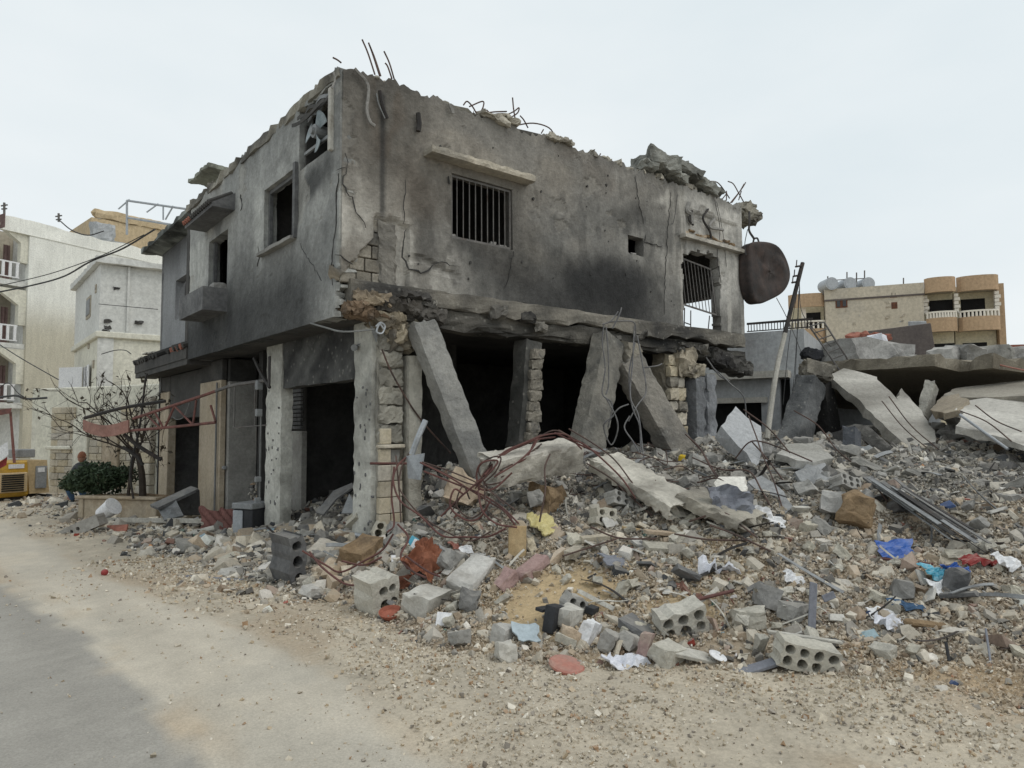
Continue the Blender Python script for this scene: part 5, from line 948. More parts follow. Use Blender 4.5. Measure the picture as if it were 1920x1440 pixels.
# reinforcing bars and wires over the heap
def wire(pts, d0, d1, r_, m_, label, group=None, nm='rebar', cat='rebar', k=6):
    n = len(pts); P = [DP(u, v, d0+(d1-d0)*i/max(1, n-1)) for i, (u, v) in enumerate(pts)]; rw = random.Random(int(pts[0][0]*7+pts[-1][1])); P = [p+np.array([rw.gauss(0, .02) for _ in range(3)])*(.3+r_*40) for p in P]; return add(nm, *tube(P, r_, 6, k=k), M[m_], label=label, cat=cat, group=group)
RG = 'red-brown rebars tangled by the corner pillar'; RL = 'red-brown rebar curling in the tangle between corner pillar and cracked beam stump'
for pts, d0, d1 in (([(790, 868), (830, 890), (880, 915), (920, 940), (950, 965), (975, 990)], 8.0, 7.4), ([(795, 882), (850, 905), (900, 922), (940, 950), (970, 985)], 8.0, 7.4), ([(760, 858), (742, 872), (738, 905), (752, 940), (790, 975), (830, 1000), (870, 1012), (915, 1008), (950, 990)], 8.2, 7.2),
                    ([(740, 870), (736, 930), (738, 980), (728, 1000)], 8.1, 7.7), ([(905, 890), (920, 870), (945, 850), (980, 830), (1020, 815), (1060, 818), (1090, 840)], 7.9, 8.4), ([(890, 915), (915, 880), (955, 850), (1000, 826), (1040, 815)], 7.9, 8.4),
                    ([(930, 900), (950, 880), (985, 860), (1005, 835), (1010, 820)], 7.9, 8.3), ([(935, 895), (970, 870), (1000, 840), (1008, 818)], 7.8, 8.3), ([(900, 918), (890, 890), (905, 870), (930, 865), (920, 885), (895, 905), (905, 920), (930, 915), (960, 890)], 7.7, 7.7),
                    ([(870, 930), (850, 920), (845, 950), (870, 975), (900, 965), (915, 940)], 7.7, 7.5), ([(830, 970), (860, 930), (900, 905)], 7.7, 7.7), ([(895, 920), (905, 960), (930, 985), (970, 988)], 7.6, 7.3), ([(1060, 820), (1100, 835), (1140, 870), (1170, 905), (1195, 935)], 8.4, 8.0), ([(1040, 812), (1085, 830), (1125, 850)], 8.4, 8.4)):
    wire(pts, d0, d1, .011, 'rebar_red', RL, RG); wire([(u+9+6*math.sin(u), v-5+7*math.cos(v)) for u, v in pts[:-1]], d0+.08, d1+.1, .009, 'rebar', RL, RG)
RG2 = 'rusty rebars in the debris left of the red tangle'; RL2 = 'thin rusty rebar arching low over the debris left of the rust-red crumpled sheet'
for pts, d0, d1 in (([(570, 1030), (610, 1060), (640, 1075), (680, 1055), (720, 1030), (735, 1000)], 7.3, 7.3), ([(580, 1035), (605, 1065), (640, 1090), (672, 1098)], 7.2, 6.8), ([(745, 985), (765, 1010), (752, 1045), (770, 1070), (800, 1085)], 7.2, 6.7), ([(640, 1055), (680, 1058), (715, 1040)], 7.2, 7.1), ([(760, 1040), (800, 1070), (825, 1090)], 6.9, 6.6)):
    wire(pts, d0, d1, .011, 'rebar_red', RL2, RG2)
RG3 = 'grey wires hanging at the broken columns'; RL3 = 'long grey wire hanging from the broken floor edge over the leaning columns'
for pts, d0, d1 in (([(1135, 610), (1130, 640), (1136, 690), (1132, 740), (1150, 760), (1142, 800)], 10.6, 10.3), ([(1137, 612), (1140, 660), (1142, 720), (1135, 740)], 10.6, 10.4), ([(1190, 612), (1185, 680), (1182, 740), (1195, 780), (1205, 830), (1208, 870)], 10.9, 9.6), ([(1193, 630), (1203, 680), (1210, 730), (1195, 760), (1180, 790)], 10.9, 10.2),
                    ([(1191, 640), (1180, 700), (1185, 760), (1200, 800), (1203, 850)], 10.8, 9.9), ([(1140, 606), (1165, 600), (1190, 610), (1192, 640)], 10.7, 10.9), ([(1128, 612), (1150, 600), (1158, 585)], 10.6, 10.7), ([(1150, 615), (1160, 590), (1165, 580)], 10.6, 10.7), ([(1135, 745), (1155, 785), (1158, 810), (1145, 835), (1135, 800), (1150, 780)], 10.2, 10.0), ([(1180, 780), (1170, 800), (1185, 825), (1195, 850)], 10, 9.8), ([(1140, 790), (1160, 770), (1178, 758)], 10.2, 10.2), ([(1210, 690), (1230, 684), (1243, 682)], 10.9, 11.2),
                    ([(1330, 690), (1350, 705), (1370, 720), (1390, 745), (1400, 790)], 12.3, 12.0), ([(1325, 670), (1335, 690), (1350, 706), (1368, 712)], 12.3, 12.2)):
    wire(pts, d0, d1, .011, 'rebar_grey', RL3, RG3, 'wire', 'wire')
RG4 = 'dark rebars sprawling over the middle of the heap'; RL4 = 'thin dark rebar sprawling over grey rubble between the beam stump and the leaning columns'
rr = random.Random(14)
for pts, d0, d1 in (([(1290, 820), (1320, 850), (1335, 880), (1370, 920), (1400, 950)], 9.6, 8.3), ([(1285, 815), (1310, 835), (1330, 870), (1345, 905)], 9.6, 8.6), ([(1300, 860), (1350, 880), (1400, 885), (1430, 920), (1445, 960)], 9.2, 7.9), ([(1400, 780), (1420, 820), (1430, 850), (1450, 900), (1470, 960)], 9.6, 7.9), ([(1380, 860), (1400, 830), (1430, 830), (1480, 845), (1520, 860)], 9.6, 9.3), ([(1410, 830), (1440, 860), (1480, 920), (1500, 950)], 9.4, 8.2),
                    ([(1390, 770), (1440, 800), (1480, 850)], 9.9, 9.4), ([(1310, 900), (1350, 895), (1390, 940)], 8.6, 8.0), ([(1290, 975), (1350, 962), (1395, 985), (1420, 1010)], 7.6, 7.0), ([(1180, 885), (1220, 910), (1260, 940), (1290, 950)], 8.5, 7.9), ([(1100, 870), (1150, 900), (1190, 940), (1220, 960)], 8.5, 7.9), ([(1260, 1000), (1330, 1008), (1400, 1015)], 7.2, 7.0), ([(1330, 985), (1380, 1000), (1440, 1030)], 7.2, 6.8),
                    ([(1490, 770), (1530, 800), (1570, 840), (1610, 880)], 10.8, 10.0), ([(1540, 930), (1620, 935), (1700, 938), (1750, 945)], 8.6, 8.4), ([(1655, 750), (1690, 800), (1745, 845)], 11.9, 11.2), ([(1665, 745), (1710, 800), (1760, 845)], 11.9, 11.1), ([(1800, 770), (1850, 790), (1900, 830)], 10.8, 9.9), ([(1830, 760), (1870, 790), (1915, 810)], 10.9, 10.1), ([(1650, 920), (1700, 990), (1760, 1060), (1810, 1090)], 8.2, 6.6), ([(1760, 990), (1830, 1050), (1915, 1110)], 7.6, 6.2),
                    ([(1010, 975), (1018, 920), (1022, 880), (1032, 850)], 7.6, 8.1), ([(1110, 990), (1160, 1008), (1230, 1010)], 7.3, 7.2), ([(1050, 1040), (1090, 1030), (1160, 1010)], 7.0, 7.2)):
    wire(pts, d0, d1, .010, 'rebar', RL4, RG4)
for i in range(34):
    u, v = rr.uniform(1090, 1300), rr.uniform(850, 960); p = HP(u, v)+np.array((0, 0, rr.uniform(.03, .16))); a = rr.uniform(0, 6.28); L = rr.uniform(.3, .8)
    q = [p+np.array((math.cos(a+rr.uniform(-.3, .3)), math.sin(a+rr.uniform(-.3, .3)), rr.uniform(-.2, .25)))*L*t for t in (0, .35, .7, 1)]
    add('rebar', *tube(q, .008, 5, k=4), M['rebar'], label=RL4, cat='rebar', group=RG4)
# things hanging over and leaning by the right-hand end of the house
tk = thing('water_tank', RF(1436, 572, -.15), 'dented charred metal water tank hanging from bent rebar at the right end of the house', 'water tank')
out = [(1397, 462), (1402, 456), (1425, 454), (1448, 460), (1462, 478), (1474, 505), (1474, 528), (1460, 552), (1438, 562), (1418, 572), (1406, 568), (1396, 540), (1395, 500)]
c0 = RF(1435, 512, -.15); nrm = np.array((0.3, -.9, .1)); nrm /= np.linalg.norm(nrm); V = []; F = []; n = len(out); Lr = [(-.16, .55), (-.16, .9), (-.1, 1.02), (.0, 1.0), (.08, 1.03), (.12, .97), (.10, .8), (.13, .6), (.05, .35), (.10, .15), (.08, .0)]
for i, (h_, k) in enumerate(Lr):
    for j, (u, v) in enumerate(out): q = RF(u, v, -.15)-c0; e = vnoise(j*1.7, i*1.3, 0, 5)*.045; V.append(c0+q*(k+e*.5)+nrm*(h_+e*1.4*(i > 4)))
for i in range(len(Lr)-1):
    for j in range(n): F.append([i*n+j, i*n+(j+1) % n, (i+1)*n+(j+1) % n, (i+1)*n+j])
F.append(list(range(n))); o = add('tank_shell', V, F, M['tank_metal'], tk, smooth=True); m = o.modifiers.new('s', 'SUBSURF'); m.levels = m.render_levels = 2
add('hook', *tube([RF(u, v, -.15) for u, v in ((1412, 456), (1414, 448), (1420, 447), (1423, 455))], .02, 6), M['iron_black'], tk)
wire([(1404, 400), (1400, 420), (1407, 432), (1412, 447)], 14.0, 13.7, .022, 'iron_black', 'bent iron rod holding the hanging water tank', None, 'steel_rod', 'rod')
wire([(1398, 480), (1396, 460), (1402, 430)], 13.7, 13.9, .008, 'cable', 'thin wire beside the bent rod above the water tank', None, 'wire', 'wire')
wire([(1457, 558), (1475, 590), (1490, 630), (1500, 660)], 13.7, 14.2, .008, 'cable_grey', 'thin straight wire running down from the water tank', None, 'wire', 'wire')
V, F = beam(RF(1388, 385, .2), RF(1415, 418, .1), .36, .3, cell=.05, amp=.06, chip=.1, seed=33); solid('concrete_lump', (V, F), 'slabedge', 'crumbling concrete lump hanging off the upper right corner of the house', 'concrete chunk', a=C(120, 116, 106), b=C(76, 73, 68), seed=633)
for i, (u, v, sx, sz, lab) in enumerate(((1230, 312, .75, .28, 'big grey block perched on the roof edge'), (1272, 322, .8, .2, 'flat broken slab behind the big grey block on the roof edge'), (1300, 345, .9, .16, 'wide slab fragment tilting off the roof edge toward the right'), (1325, 360, .5, .12, 'lower lip of broken slab hanging under the tilting roof fragment'), (1205, 318, .3, .14, 'small chunk left of the big grey block on the roof edge'), (1255, 335, .5, .14, 'dark slab piece wedged under the big grey block on the roof'))):
    V, F = rough(sx, .6, sz, cell=.06, amp=.04, chip=.08, seed=240+i, freq=4); V = V@euler(.1*(i % 3-1), .28-.1*(i == 0), -.2)+RF(u, v, .2); solid('roof_chunk', (V, F), 'slabedge', lab, 'concrete chunk', a=C(122, 122, 116), b=C(82, 82, 78), seed=640+i)
for i, (u, v, sx, lab) in enumerate(((925, 222, .5, 'pale slab chip lying under the rebar loops on the roof edge'), (955, 224, .3, 'second pale slab chip right of the first under the rebar loops'), (1058, 268, .35, 'grey crumb heap on the roof edge right of the last rebar arch'), (1035, 258, .3, 'small rubble lump on the roof edge beneath the last rebar arch'))):
    V, F = rough(sx, .2, .09, cell=.05, amp=.03, chip=.05, seed=250+i, freq=6); solid('roof_chunk', (V@euler(.1, .12, 0)+RF(u, v, .02), F), 'slabedge', lab, 'concrete chunk', a=C(146, 141, 130), b=C(104, 100, 92), seed=650+i)
po = thing('leaning_pole', DP(1440, 800, 13.2), 'long thin pole leaning right, dark at its top, beyond the hanging water tank', 'pole')
add('pole_shaft', *tube([DP(1438, 822, 13.0), DP(1455, 700, 13.3), DP(1472, 625, 13.5)], .055, 8, .8), M['plank_grey'], po); add('pole_top', *tube([DP(1471, 628, 13.5), DP(1488, 560, 13.7), DP(1505, 493, 13.9)], .045, 8, .9), M['iron_black'], po)
for u, v in ((1496, 518), (1500, 500), (1493, 530)): add('clamp', *join([cyl(DP(u-8, v, 13.7), DP(u+4, v-2, 13.9), .02, sides=6), cyl(DP(u-7, v, 13.7), DP(u-6, v-12, 13.8), .012, sides=6)]), M['iron_black'], po)
for pts in ([(1500, 510), (1495, 600), (1490, 720)], [(1498, 530), (1505, 590), (1560, 650)], [(1500, 520), (1480, 640), (1470, 760)], [(1497, 545), (1494, 640), (1486, 760)]): wire(pts, 13.8, 13.4, .007, 'cable', 'slack thin guy wire hanging from the leaning pole', 'guy wires of the leaning pole', 'wire', 'wire')
lad = thing('fallen_ladder', DP(1550, 640, 15.5), 'broken metal ladder frame lying against the rubble right of the leaning pole', 'ladder')
for a, b in (((1518, 612), (1578, 700)), ((1545, 604), (1600, 690))): add('rail', *cyl(DP(*a, 15.5), DP(*b, 15.2), .02, sides=6), M['grille'], lad)
for i in range(6): t = i/5*.7; add('rung', *cyl(DP(1518+60*t, 612+88*t, 15.42), DP(1545+55*t, 604+86*t, 15.42), .014, sides=6), M['grille'], lad)
# burnt window fan set in the street wall
ac = thing('window_fan_unit', (0.1, .78, 5.33), 'wrecked air cooler with pale fan blades in the corner opening of the house', 'air cooler')
add('casing', *join([box(.05, .42, .30, 1.27, 5.36, 5.40), box(.05, .42, 1.22, 1.27, 5.40, 6.0), box(.40, .42, .30, 1.22, 5.40, 6.0)]), M['soot_wall'], ac)
add('side_plate', *bevbox(-.07, .05, .2, .27, 5.3, 6.12, .01), M['concrete_pale'], ac)
fc = np.array((0.0, .72, 5.72)); add('fan_motor', *join([cyl(fc+(-.06, 0, 0), fc+(.12, 0, 0), .09, sides=14), cyl(fc+(-.1, 0, 0), fc+(-.06, 0, 0), .05, sides=12)]), M['metal_grey'], ac)
for k, a0 in enumerate((.25, 2.45, 4.5)):
    V = []; 
    for i in range(7):
        for j in range(4): r_ = .05+.24*j/3; t = a0+(i/6-.5)*(.85+.25*j/3); V.append(fc+np.array((-.03+.05*(i/6-.5), r_*math.cos(t), r_*math.sin(t)*.92)))
    o = add('fan_blade', V, grid_faces(7, 4), M['fan_blue'], ac); m = o.modifiers.new('t', 'SOLIDIFY'); m.thickness = .008
add('motor_bracket', *join([box(.02, .05, .3, 1.22, 5.56, 5.6), box(.02, .05, .34, .40, 5.4, 5.56)]), M['metal_grey'], ac)
for i in range(5):
    g = np.linspace(0, 1, 9); V = [(-.12+.05*i+.04*math.sin(a*5+i), .28+.95*a, 5.98+.055*i+.05*math.sin(a*6+i*1.7)-.05*b) for a in g for b in (0, 1)]
    o = add('bent_louvre', V, grid_faces(9, 2), M['metal_grey'] if i > 2 else M['soot_wall'], ac); m = o.modifiers.new('t', 'SOLIDIFY'); m.thickness = .008
# ---------------------------------------------------------------- buildings beyond
class Frame:
    """local axes for a building: x along its face, y into its depth, z up"""
    def __init__(s, o, ex, parent=None): s.o = np.array((o[0], o[1], 0.0)); ex = np.array((ex[0], ex[1], 0.0)); s.ex = ex/np.linalg.norm(ex); s.ey = np.array((-s.ex[1], s.ex[0], 0)); s.p = parent
    def w(s, V): V = np.asarray(V, float); return s.o+V[:, :1]*s.ex+V[:, 1:2]*s.ey+V[:, 2:]*np.array((0, 0, 1))
    def box(s, name, x0, x1, y0, y1, z0, z1, mat, par=None, b=None): V, F = box(x0, x1, y0, y1, z0, z1) if not b else bevbox(x0, x1, y0, y1, z0, z1, b); return add(name, s.w(V), F, M[mat], par or s.p)
    def mesh(s, name, VF, mat, par=None): return add(name, s.w(VF[0]), VF[1], M[mat], par or s.p)
def zat(v, d, u=960): return float(DP(u, v, d)[2])
# white apartment block far left
A, B = DP(50, 600, 35), DP(270, 600, 40.7); ap = thing('apartment_block', (A[0], A[1], 0), 'big weathered white apartment block with red-curtained balconies at the far left', 'building'); f = Frame(A, B-A, ap)
zt = zat(405, 35)
def keepA(s, z): return np.ones_like(s, bool)
wl = lines(0, 12.5, .5, []); zl = lines(0, zt-.7, .5, [])
n_c = lambda s, z: (lin(182, 182, 176)/.62)[None]*(1-.25*sm(.0, .5, fbm(s*.25, z*.35, 0, 5, 3)+.35*sm(9, 6, z)-.3))[:, None]*(1+.06*fbm(s*3, z*.7, 0, 9, 3))[:, None]*(np.array([1, 1, 1])[None]*(1-sm(9, 6.5, z)[:, None])+np.array([.68, .64, .56])[None]*sm(9, 6.5, z)[:, None])
wall('wall', lambda s, z, d: f.w(np.stack([s, -d, z], 1)), lines(0, 12.5, .25, []), lines(0, zt-.75, .25, []), keepA, lambda s, z: .02*fbm(s*.8, z*.8, 0, 3, 3), n_c, thick=.3, parent=ap)
wall('parapet', lambda s, z, d: f.w(np.stack([s, -.04-d, z], 1)), lines(-1.3, 12.5, .25, []), lines(zt-.748, zt, .15, []), keepA, lambda s, z: .02*fbm(s*.8, z*.8, 0, 3, 3), lambda s, z: (lin(188, 188, 182)/.62)[None]*(1+.1*fbm(s, z*2, 0, 9, 3))[:, None], top=lambda s: .1*fbm(s*.8, 0, 0, 4, 3), thick=.3, parent=ap)
f.box('gable', .0, 12.5, .31, 8, 0, zt-.8, 'white_wall'); f.box('parapet_end', -1.32, -1.3, -.3, .3, zt-.7, zt, 'curtain_red')
for i, zf in enumerate((zat(522, 35), zat(640, 35), zat(750, 35))):
    bl = f.box('balcony', -1.9, -.002, .1, 6, zf-.28, zf, 'white_wall')
    V = [(-1.9, .05, zf-.9), (0, .05, zf-.9), (0, .05, zf-.3), (-1.9, .05, zf-.3)]
    f.mesh('bracket', (np.array([(-1.5, 0.1, zf+2.75), (-.35, .1, zf+1.95), (-.35, .1, zf+.95), (-.003, .1, zf+.95), (-.003, .1, zf+2.75), (-1.5, .4, zf+2.75), (-.35, .4, zf+1.95), (-.35, .4, zf+.95), (-.003, .4, zf+.95), (-.003, .4, zf+2.75)]), [[0, 1, 2, 3, 4], [9, 8, 7, 6, 5]]+[[a, (a+1) % 5, (a+1) % 5+5, a+5] for a in range(5)]), 'cream_wall', bl)
    f.mesh('curtain', (np.array([(-.75+.08*k, .9+.05*(k % 2), z) for k in range(5) for z in (zf+.05, zf+1.9)]), [[2*k, 2*k+2, 2*k+3, 2*k+1] for k in range(4)]), 'curtain_red', bl)
    f.box('rail', -1.9, -.36, .1, .16, zf+.86, zf+.93, 'white', bl); f.box('rail', -1.9, -.36, .1, .16, zf+.12, zf+.17, 'white', bl)
    for k in range(5): f.box('baluster', -1.8+.32*k, -1.68+.32*k, .1, .16, zf+.17, zf+.86, 'white', bl)
    f.box('recess', -1.9, -.01, 1.5, 1.6, zf, zf+2.7, 'tan_wall', bl)
# ochre building behind it, with a rooftop pipe frame
A, B = DP(172, 400, 46), DP(330, 420, 50); ob_ = thing('ochre_building', (A[0], A[1], 0), 'ochre plastered building rising behind the white block, wreckage on its roof edge', 'building'); f = Frame(A, B-A, ob_); zt2 = zat(385, 46)
f.box('wall', 0, 7.5, 0, 6, 0, zt2-.6, 'orange_wall'); V, F = rough(7.6, .4, .62, cell=.25, amp=.06, chip=.2, seed=77, freq=1.2); f.mesh('parapet', (V+(3.75, .1, zt2-.28), F), 'orange_wall')
V, F = rough(1.3, 1.0, 1.3, cell=.2, amp=.1, chip=.25, seed=78, freq=1.5); f.mesh('roof_hut', (V+(.2, -1.6, zat(425, 45)-.3), F), 'grey_house'); f.box('low_wall', -.3, 1.9, -1.7, -1.3, 0, zat(430, 44)-.2, 'grey_house')
A, B = DP(238, 380, 44), DP(345, 400, 42); pf = thing('pipe_scaffold', (A[0], A[1], 10), 'grey steel pipe frame standing on the roofs before the ochre building', 'scaffold')
for a, b in (((238, 376), (350, 392)), ((238, 408), (345, 425)), ((238, 376), (238, 440)), ((306, 386), (306, 412)), ((222, 392), (243, 374)), ((275, 398), (297, 382)), ((310, 412), (325, 386))): add('pipe', *cyl(DP(*a, 43), DP(*b, 43), .07 if a[0] == 238 else .05, sides=6), M['galvanised'], pf)
# cream house nearer
Cn = DP(186, 600, 26); ch = thing('cream_house', (Cn[0], Cn[1], 0), 'narrow cream house with flat concrete eave and open white shutter behind the bare tree', 'house'); f = Frame(Cn, (1, 0), ch); ze, zb = zat(488, 26), zat(622, 26)
f.box('wall', 0, 7, 0, 6.4, zb+.12, ze, 'white_wall'); f.box('wall', .02, 7, .02, 6.38, 0, zb-.12, 'cream_wall'); f.box('string_course', -.12, 7.1, -.12, 6.5, zb-.118, zb+.118, 'cream_wall', b=.03)
V, F = rough(7.3, 7.0, .24, cell=.3, amp=.015, chip=.06, seed=79, freq=2); f.mesh('eave', (V+(3.45, 3.2, ze+.13), F), 'white_wall'); f.box('corner_strip', -.03, .5, -.03, .019, 0, zb-.12, 'white_wall')
for (y0, y1, v0, v1) in ((2.0, 3.1, 542, 584), (.75, 1.05, 531, 546)): wn = f.box('window', -.03, .02, y0, y1, zat(v1, 27), zat(v0, 27), 'tan_wall'); f.box('pane', -.05, -.031, y0+.12, y1-.12, zat(v1, 27)+.12, zat(v0, 27)-.12, 'metal_grey', wn)
for (y0, y1, v0, v1) in ((2.2, 2.5, 632, 644), (.9, 1.2, 672, 686)): f.box('vent', -.02, .03, y0, y1, zat(v1, 27), zat(v0, 27), 'tan_wall')
wn = f.box('window', -.03, .05, 2.0, 3.4, zat(728, 27), zat(678, 27), 'glass_dark'); f.box('window_frame', -.06, -.031, 2.6, 2.68, zat(728, 27), zat(678, 27), 'white', wn)
sh = f.mesh('shutter', (np.array([(-.05, 3.4, zat(728, 27)), (-.75, 4.4, zat(728, 27)), (-.75, 4.4, zat(676, 27)), (-.05, 3.4, zat(676, 27)), (-.05, 3.45, zat(728, 27)), (-.72, 4.45, zat(728, 27)), (-.72, 4.45, zat(676, 27)), (-.05, 3.45, zat(676, 27))]), BOXF), 'white'); f.box('shutter', -.09, -.061, 1.5, 1.98, zat(728, 27), zat(678, 27), 'white')
for x0 in (.9, 3.6, 4.9): f.box('rain_streak_pipe', x0, x0+.08, -.09, -.003, zb+.12, ze, 'white_wall')
for (u, v) in ((218, 540), (200, 612), (198, 622), (203, 602), (262, 603)): p = hit(u, v, 1, Cn[1]-.02); V, F = rough(.26, .05, .14, cell=.05, amp=.05, chip=.05, seed=u); add('shell_mark', V+p, F, M['soot_wall'], ch)
# boundary wall with stone facing
A, B = DP(58, 800, 20.5), DP(300, 800, 18.6); bw = thing('boundary_wall', (A[0], A[1], 0), 'cream boundary wall with stone-faced stretch behind the bare tree', 'wall'); f = Frame(A, B-A, bw); LW = float(np.linalg.norm((B-A)[:2]))
f.box('wall_body', 0, LW, 0, .3, 0, zat(722, 20.3), 'cream_wall', b=.03); rr = random.Random(8)
def ux(u): d = ray(u, 800); n = f.ey; t = ((f.o-CAM)@n)/(d@n); return float((CAM+d*t-f.o)@f.ex)
for (u0, u1, v0, v1) in ((100, 143, 762, 930), (172, 196, 770, 930), (230, 268, 765, 930)):
    x0, x1 = ux(u0), ux(u1); z = 0.0; r = 0
    while z < zat(v0, 19.8):
        h_ = .19; x = x0-(.18 if r % 2 else 0)
        while x < x1:
            w_ = rr.uniform(.34, .5); a, b = max(x, x0), min(x+w_, x1)
            if b-a > .06: f.box('facing_stone', a, b-.012, -.06-rr.uniform(0, .025), -.002, z, z+h_-.014, 'stone', b=.012)
            x += w_
        z += h_; r += 1
f.box('pilaster', ux(144), ux(170), -.12, -.002, 0, zat(780, 19.8), 'cream_wall', b=.02); f.box('pilaster', ux(200), ux(229), -.14, -.002, 0, zat(795, 19.6), 'ochre', b=.02); f.box('ledge', ux(95), ux(145), -.16, -.09, 1.24, 1.34, 'cream_wall', b=.02)
for i in range(9): f.box('quoin', ux(268), ux(293), -.2+.02*(i % 2), -.002, i*.3, i*.3+.285, 'stone', b=.02)
f.box('notice', ux(196), ux(199), -.05, -.002, 1.2, 1.9, 'metal_grey')
# far right apartment house with brown bands and balustrades
A, B = DP(1550, 640, 54), DP(1735, 640, 51.5); ra = thing('balcony_building', (A[0], A[1], 0), 'beige apartment house with brown balcony bands and white balustrades on the right horizon', 'building'); f = Frame(A, B-A, ra); d0 = 53; Lx = float(np.linalg.norm((B-A)[:2])); ztop = zat(545, d0)
def Z(v): return zat(v, d0)
f.box('wall', 0, Lx, 0, 9, 0, Z(561), 'beige_wall'); f.box('parapet', -.06, Lx+.06, -.06, 9.06, Z(561)+.003, Z(541), 'beige_wall'); f.box('string_course', -.08, Lx+.08, -.08, 0, Z(562)-.09, Z(561)+.0, 'brown_panel')
sx = lambda u: (u-1550)/185*Lx
for (u0, u1, v0, v1) in ((1570, 1593, 562, 578), (1674, 1687, 554, 565), (1676, 1687, 574, 586)):
    wn = f.box('window', sx(u0), sx(u1), -.04, -.002, Z(v1), Z(v0), 'window_brown'); n_ = 2
    for k in range(n_): w_ = (sx(u1)-sx(u0))/n_; f.box('pane', sx(u0)+w_*k+.09, sx(u0)+w_*(k+1)-.09, -.06, -.041, Z(v1)+.09, Z(v0)-.09, 'glass_dark', wn)
rr = random.Random(6)
for i in range(12):
    u, v = rr.uniform(1555, 1730), rr.uniform(545, 625); V, F = rough(rr.uniform(.12, .5), .03, rr.uniform(.08, .22), cell=.08, amp=.06, chip=.08, seed=i+300); f.mesh('shell_scar', (V@euler(0, rr.uniform(-.5, .5), 0)+(sx(u), -.0, Z(v)), F), 'tan_wall' if i % 3 else 'grey_house')
f.box('grey_patch', sx(1715), sx(1728), -.05, -.002, Z(668), Z(612), 'grey_house')
def roundband(x0, x1, y0, z0, z1, bulge, name, mat, par=None, th=.18, n=12):
    P = [(x0+(x1-x0)*i/n, y0-bulge*math.sin(math.pi*i/n)**.45) for i in range(n+1)]; V = [(x, y, z) for x, y in P for z in (z0, z1)]+[(x, y+th, z) for x, y in P for z in (z0, z1)]; o = 2*(n+1)
    F = [[2*i, 2*i+2, 2*i+3, 2*i+1] for i in range(n)]+[[o+2*i+1, o+2*i+3, o+2*i+2, o+2*i] for i in range(n)]+[[2*i+1, 2*i+3, o+2*i+3, o+2*i+1] for i in range(n)]+[[o+2*i, o+2*i+2, 2*i+2, 2*i] for i in range(n)]+[[0, 1, o+1, o], [2*n+1, 2*n, o+2*n, o+2*n+1]]
    return f.mesh(name, (np.array(V), F), mat, par), P
def bay(x0, x1, back, vtop):
    f.box('bay_wall', x0, x1, back, back+4, 0, Z(vtop)+.05, 'yellow_wall'); k = 0
    for (va, vb, vr) in ((535, 562, None), (609, 634, 597), (690, 716, 672)):
        bd, P = roundband(x0, x1, back-1.25, Z(vb), Z(va), .55, 'balcony_band', 'brown_band'); f.box('balcony_floor', x0+.05, x1-.05, back-1.2, back, Z(vb)+.1, Z(vb)+.25, 'tan_wall', bd)
        if vr:
            rl, P2 = roundband(x0, x1, back-1.2, Z(vr)-.12, Z(vr), .55, 'handrail', 'baluster', bd, .14)
            for i in range(11):
                t = (i+.5)/11; x = x0+(x1-x0)*t; y = back-1.14-.55*math.sin(math.pi*t)**.45; f.mesh('baluster', cyl((x, y, Z(va)), (x, y, Z(vr)-.12), .09, .07, 6), 'baluster', bd)
            dr = f.box('door', x0+.45, x0+2.0, back-.03, back-.002, Z(vb)+.25, Z(va-38), 'dark_void'); f.box('cooler_unit', x1-1.6, x1-.8, back-.4, back-.01, Z(va-60), Z(va-72), 'metal_grey', bd)
    return
bay(Lx+.1, Lx+.1+sx(1790)-sx(1735), 1.2, 548); bay(Lx+.25+sx(1790)-sx(1735), Lx+.25+sx(1862)-sx(1735), 1.6, 548); f.box('end_wall', Lx+.3+sx(1862)-sx(1735), sx(1882), 1.0, 8, 0, Z(548), 'brown_band'); 
for u in (1735, 1790, 1860):
    for i in range(5): f.box('quoin', sx(u)+.05, sx(u)+.32+.1*(i % 2), .35, .7, Z(597)+i*.28, Z(597)+i*.28+.24, 'baluster')
f.box('bay_wall', -2.6, -.05, 1.6, 8, 0, Z(561), 'yellow_wall'); bd, P = roundband(-2.7, -.05, .3, Z(572), Z(546), .4, 'balcony_band', 'brown_band'); bd, P = roundband(-2.7, -.05, .3, Z(640), Z(615), .4, 'balcony_band', 'brown_band'); f.box('balcony_floor', -2.6, -.05, .3, 1.6, Z(640)+.1, Z(638)+.2, 'tan_wall', bd)
for i in range(8): x = -2.6+i*.34; f.mesh('baluster', cyl((x, .05, Z(615)), (x, .05, Z(603)), .09, .07, 6), 'baluster', bd)
rl, P = roundband(-2.7, -.05, .2, Z(602), Z(599), .3, 'handrail', 'baluster', bd, .14); f.box('post', -1.75, -1.4, .4, .75, Z(614), Z(572), 'baluster'); f.box('door', -1.4, -.3, 1.56, 1.598, Z(614), Z(578), 'dark_void')
for i, (u, lab) in enumerate(((1552, 'leftmost of the three round galvanised roof tanks on the beige apartment house'), (1586, 'middle of the three round galvanised roof tanks on the beige apartment house'), (1620, 'rightmost of the three round galvanised roof tanks on the beige apartment house'))):
    c = DP(u, 535, 54.5); r_ = .50; t = thing('roof_tank', (c[0], c[1], c[2]-r_), lab, 'water tank', 'round roof tanks'); ax = FW*np.array((1, 1, 0)); ax /= np.linalg.norm(ax)
    add('drum', *tube([c-ax*.72, c-ax*.66, c+ax*.66, c+ax*.72], r_, 20, sm_=False), M['galvanised'], t); V, F = cyl(c-ax*.74, c-ax*.70, r_*.8, sides=20); add('drum_end', V, F, M['galvanised'], t)
    for s in (-.4, .4): add('stand', *cyl(c+RT*s-np.array((0, 0, r_+.25)), c+RT*s-np.array((0, 0, r_*.8)), .05, sides=6), M['grille'], t)
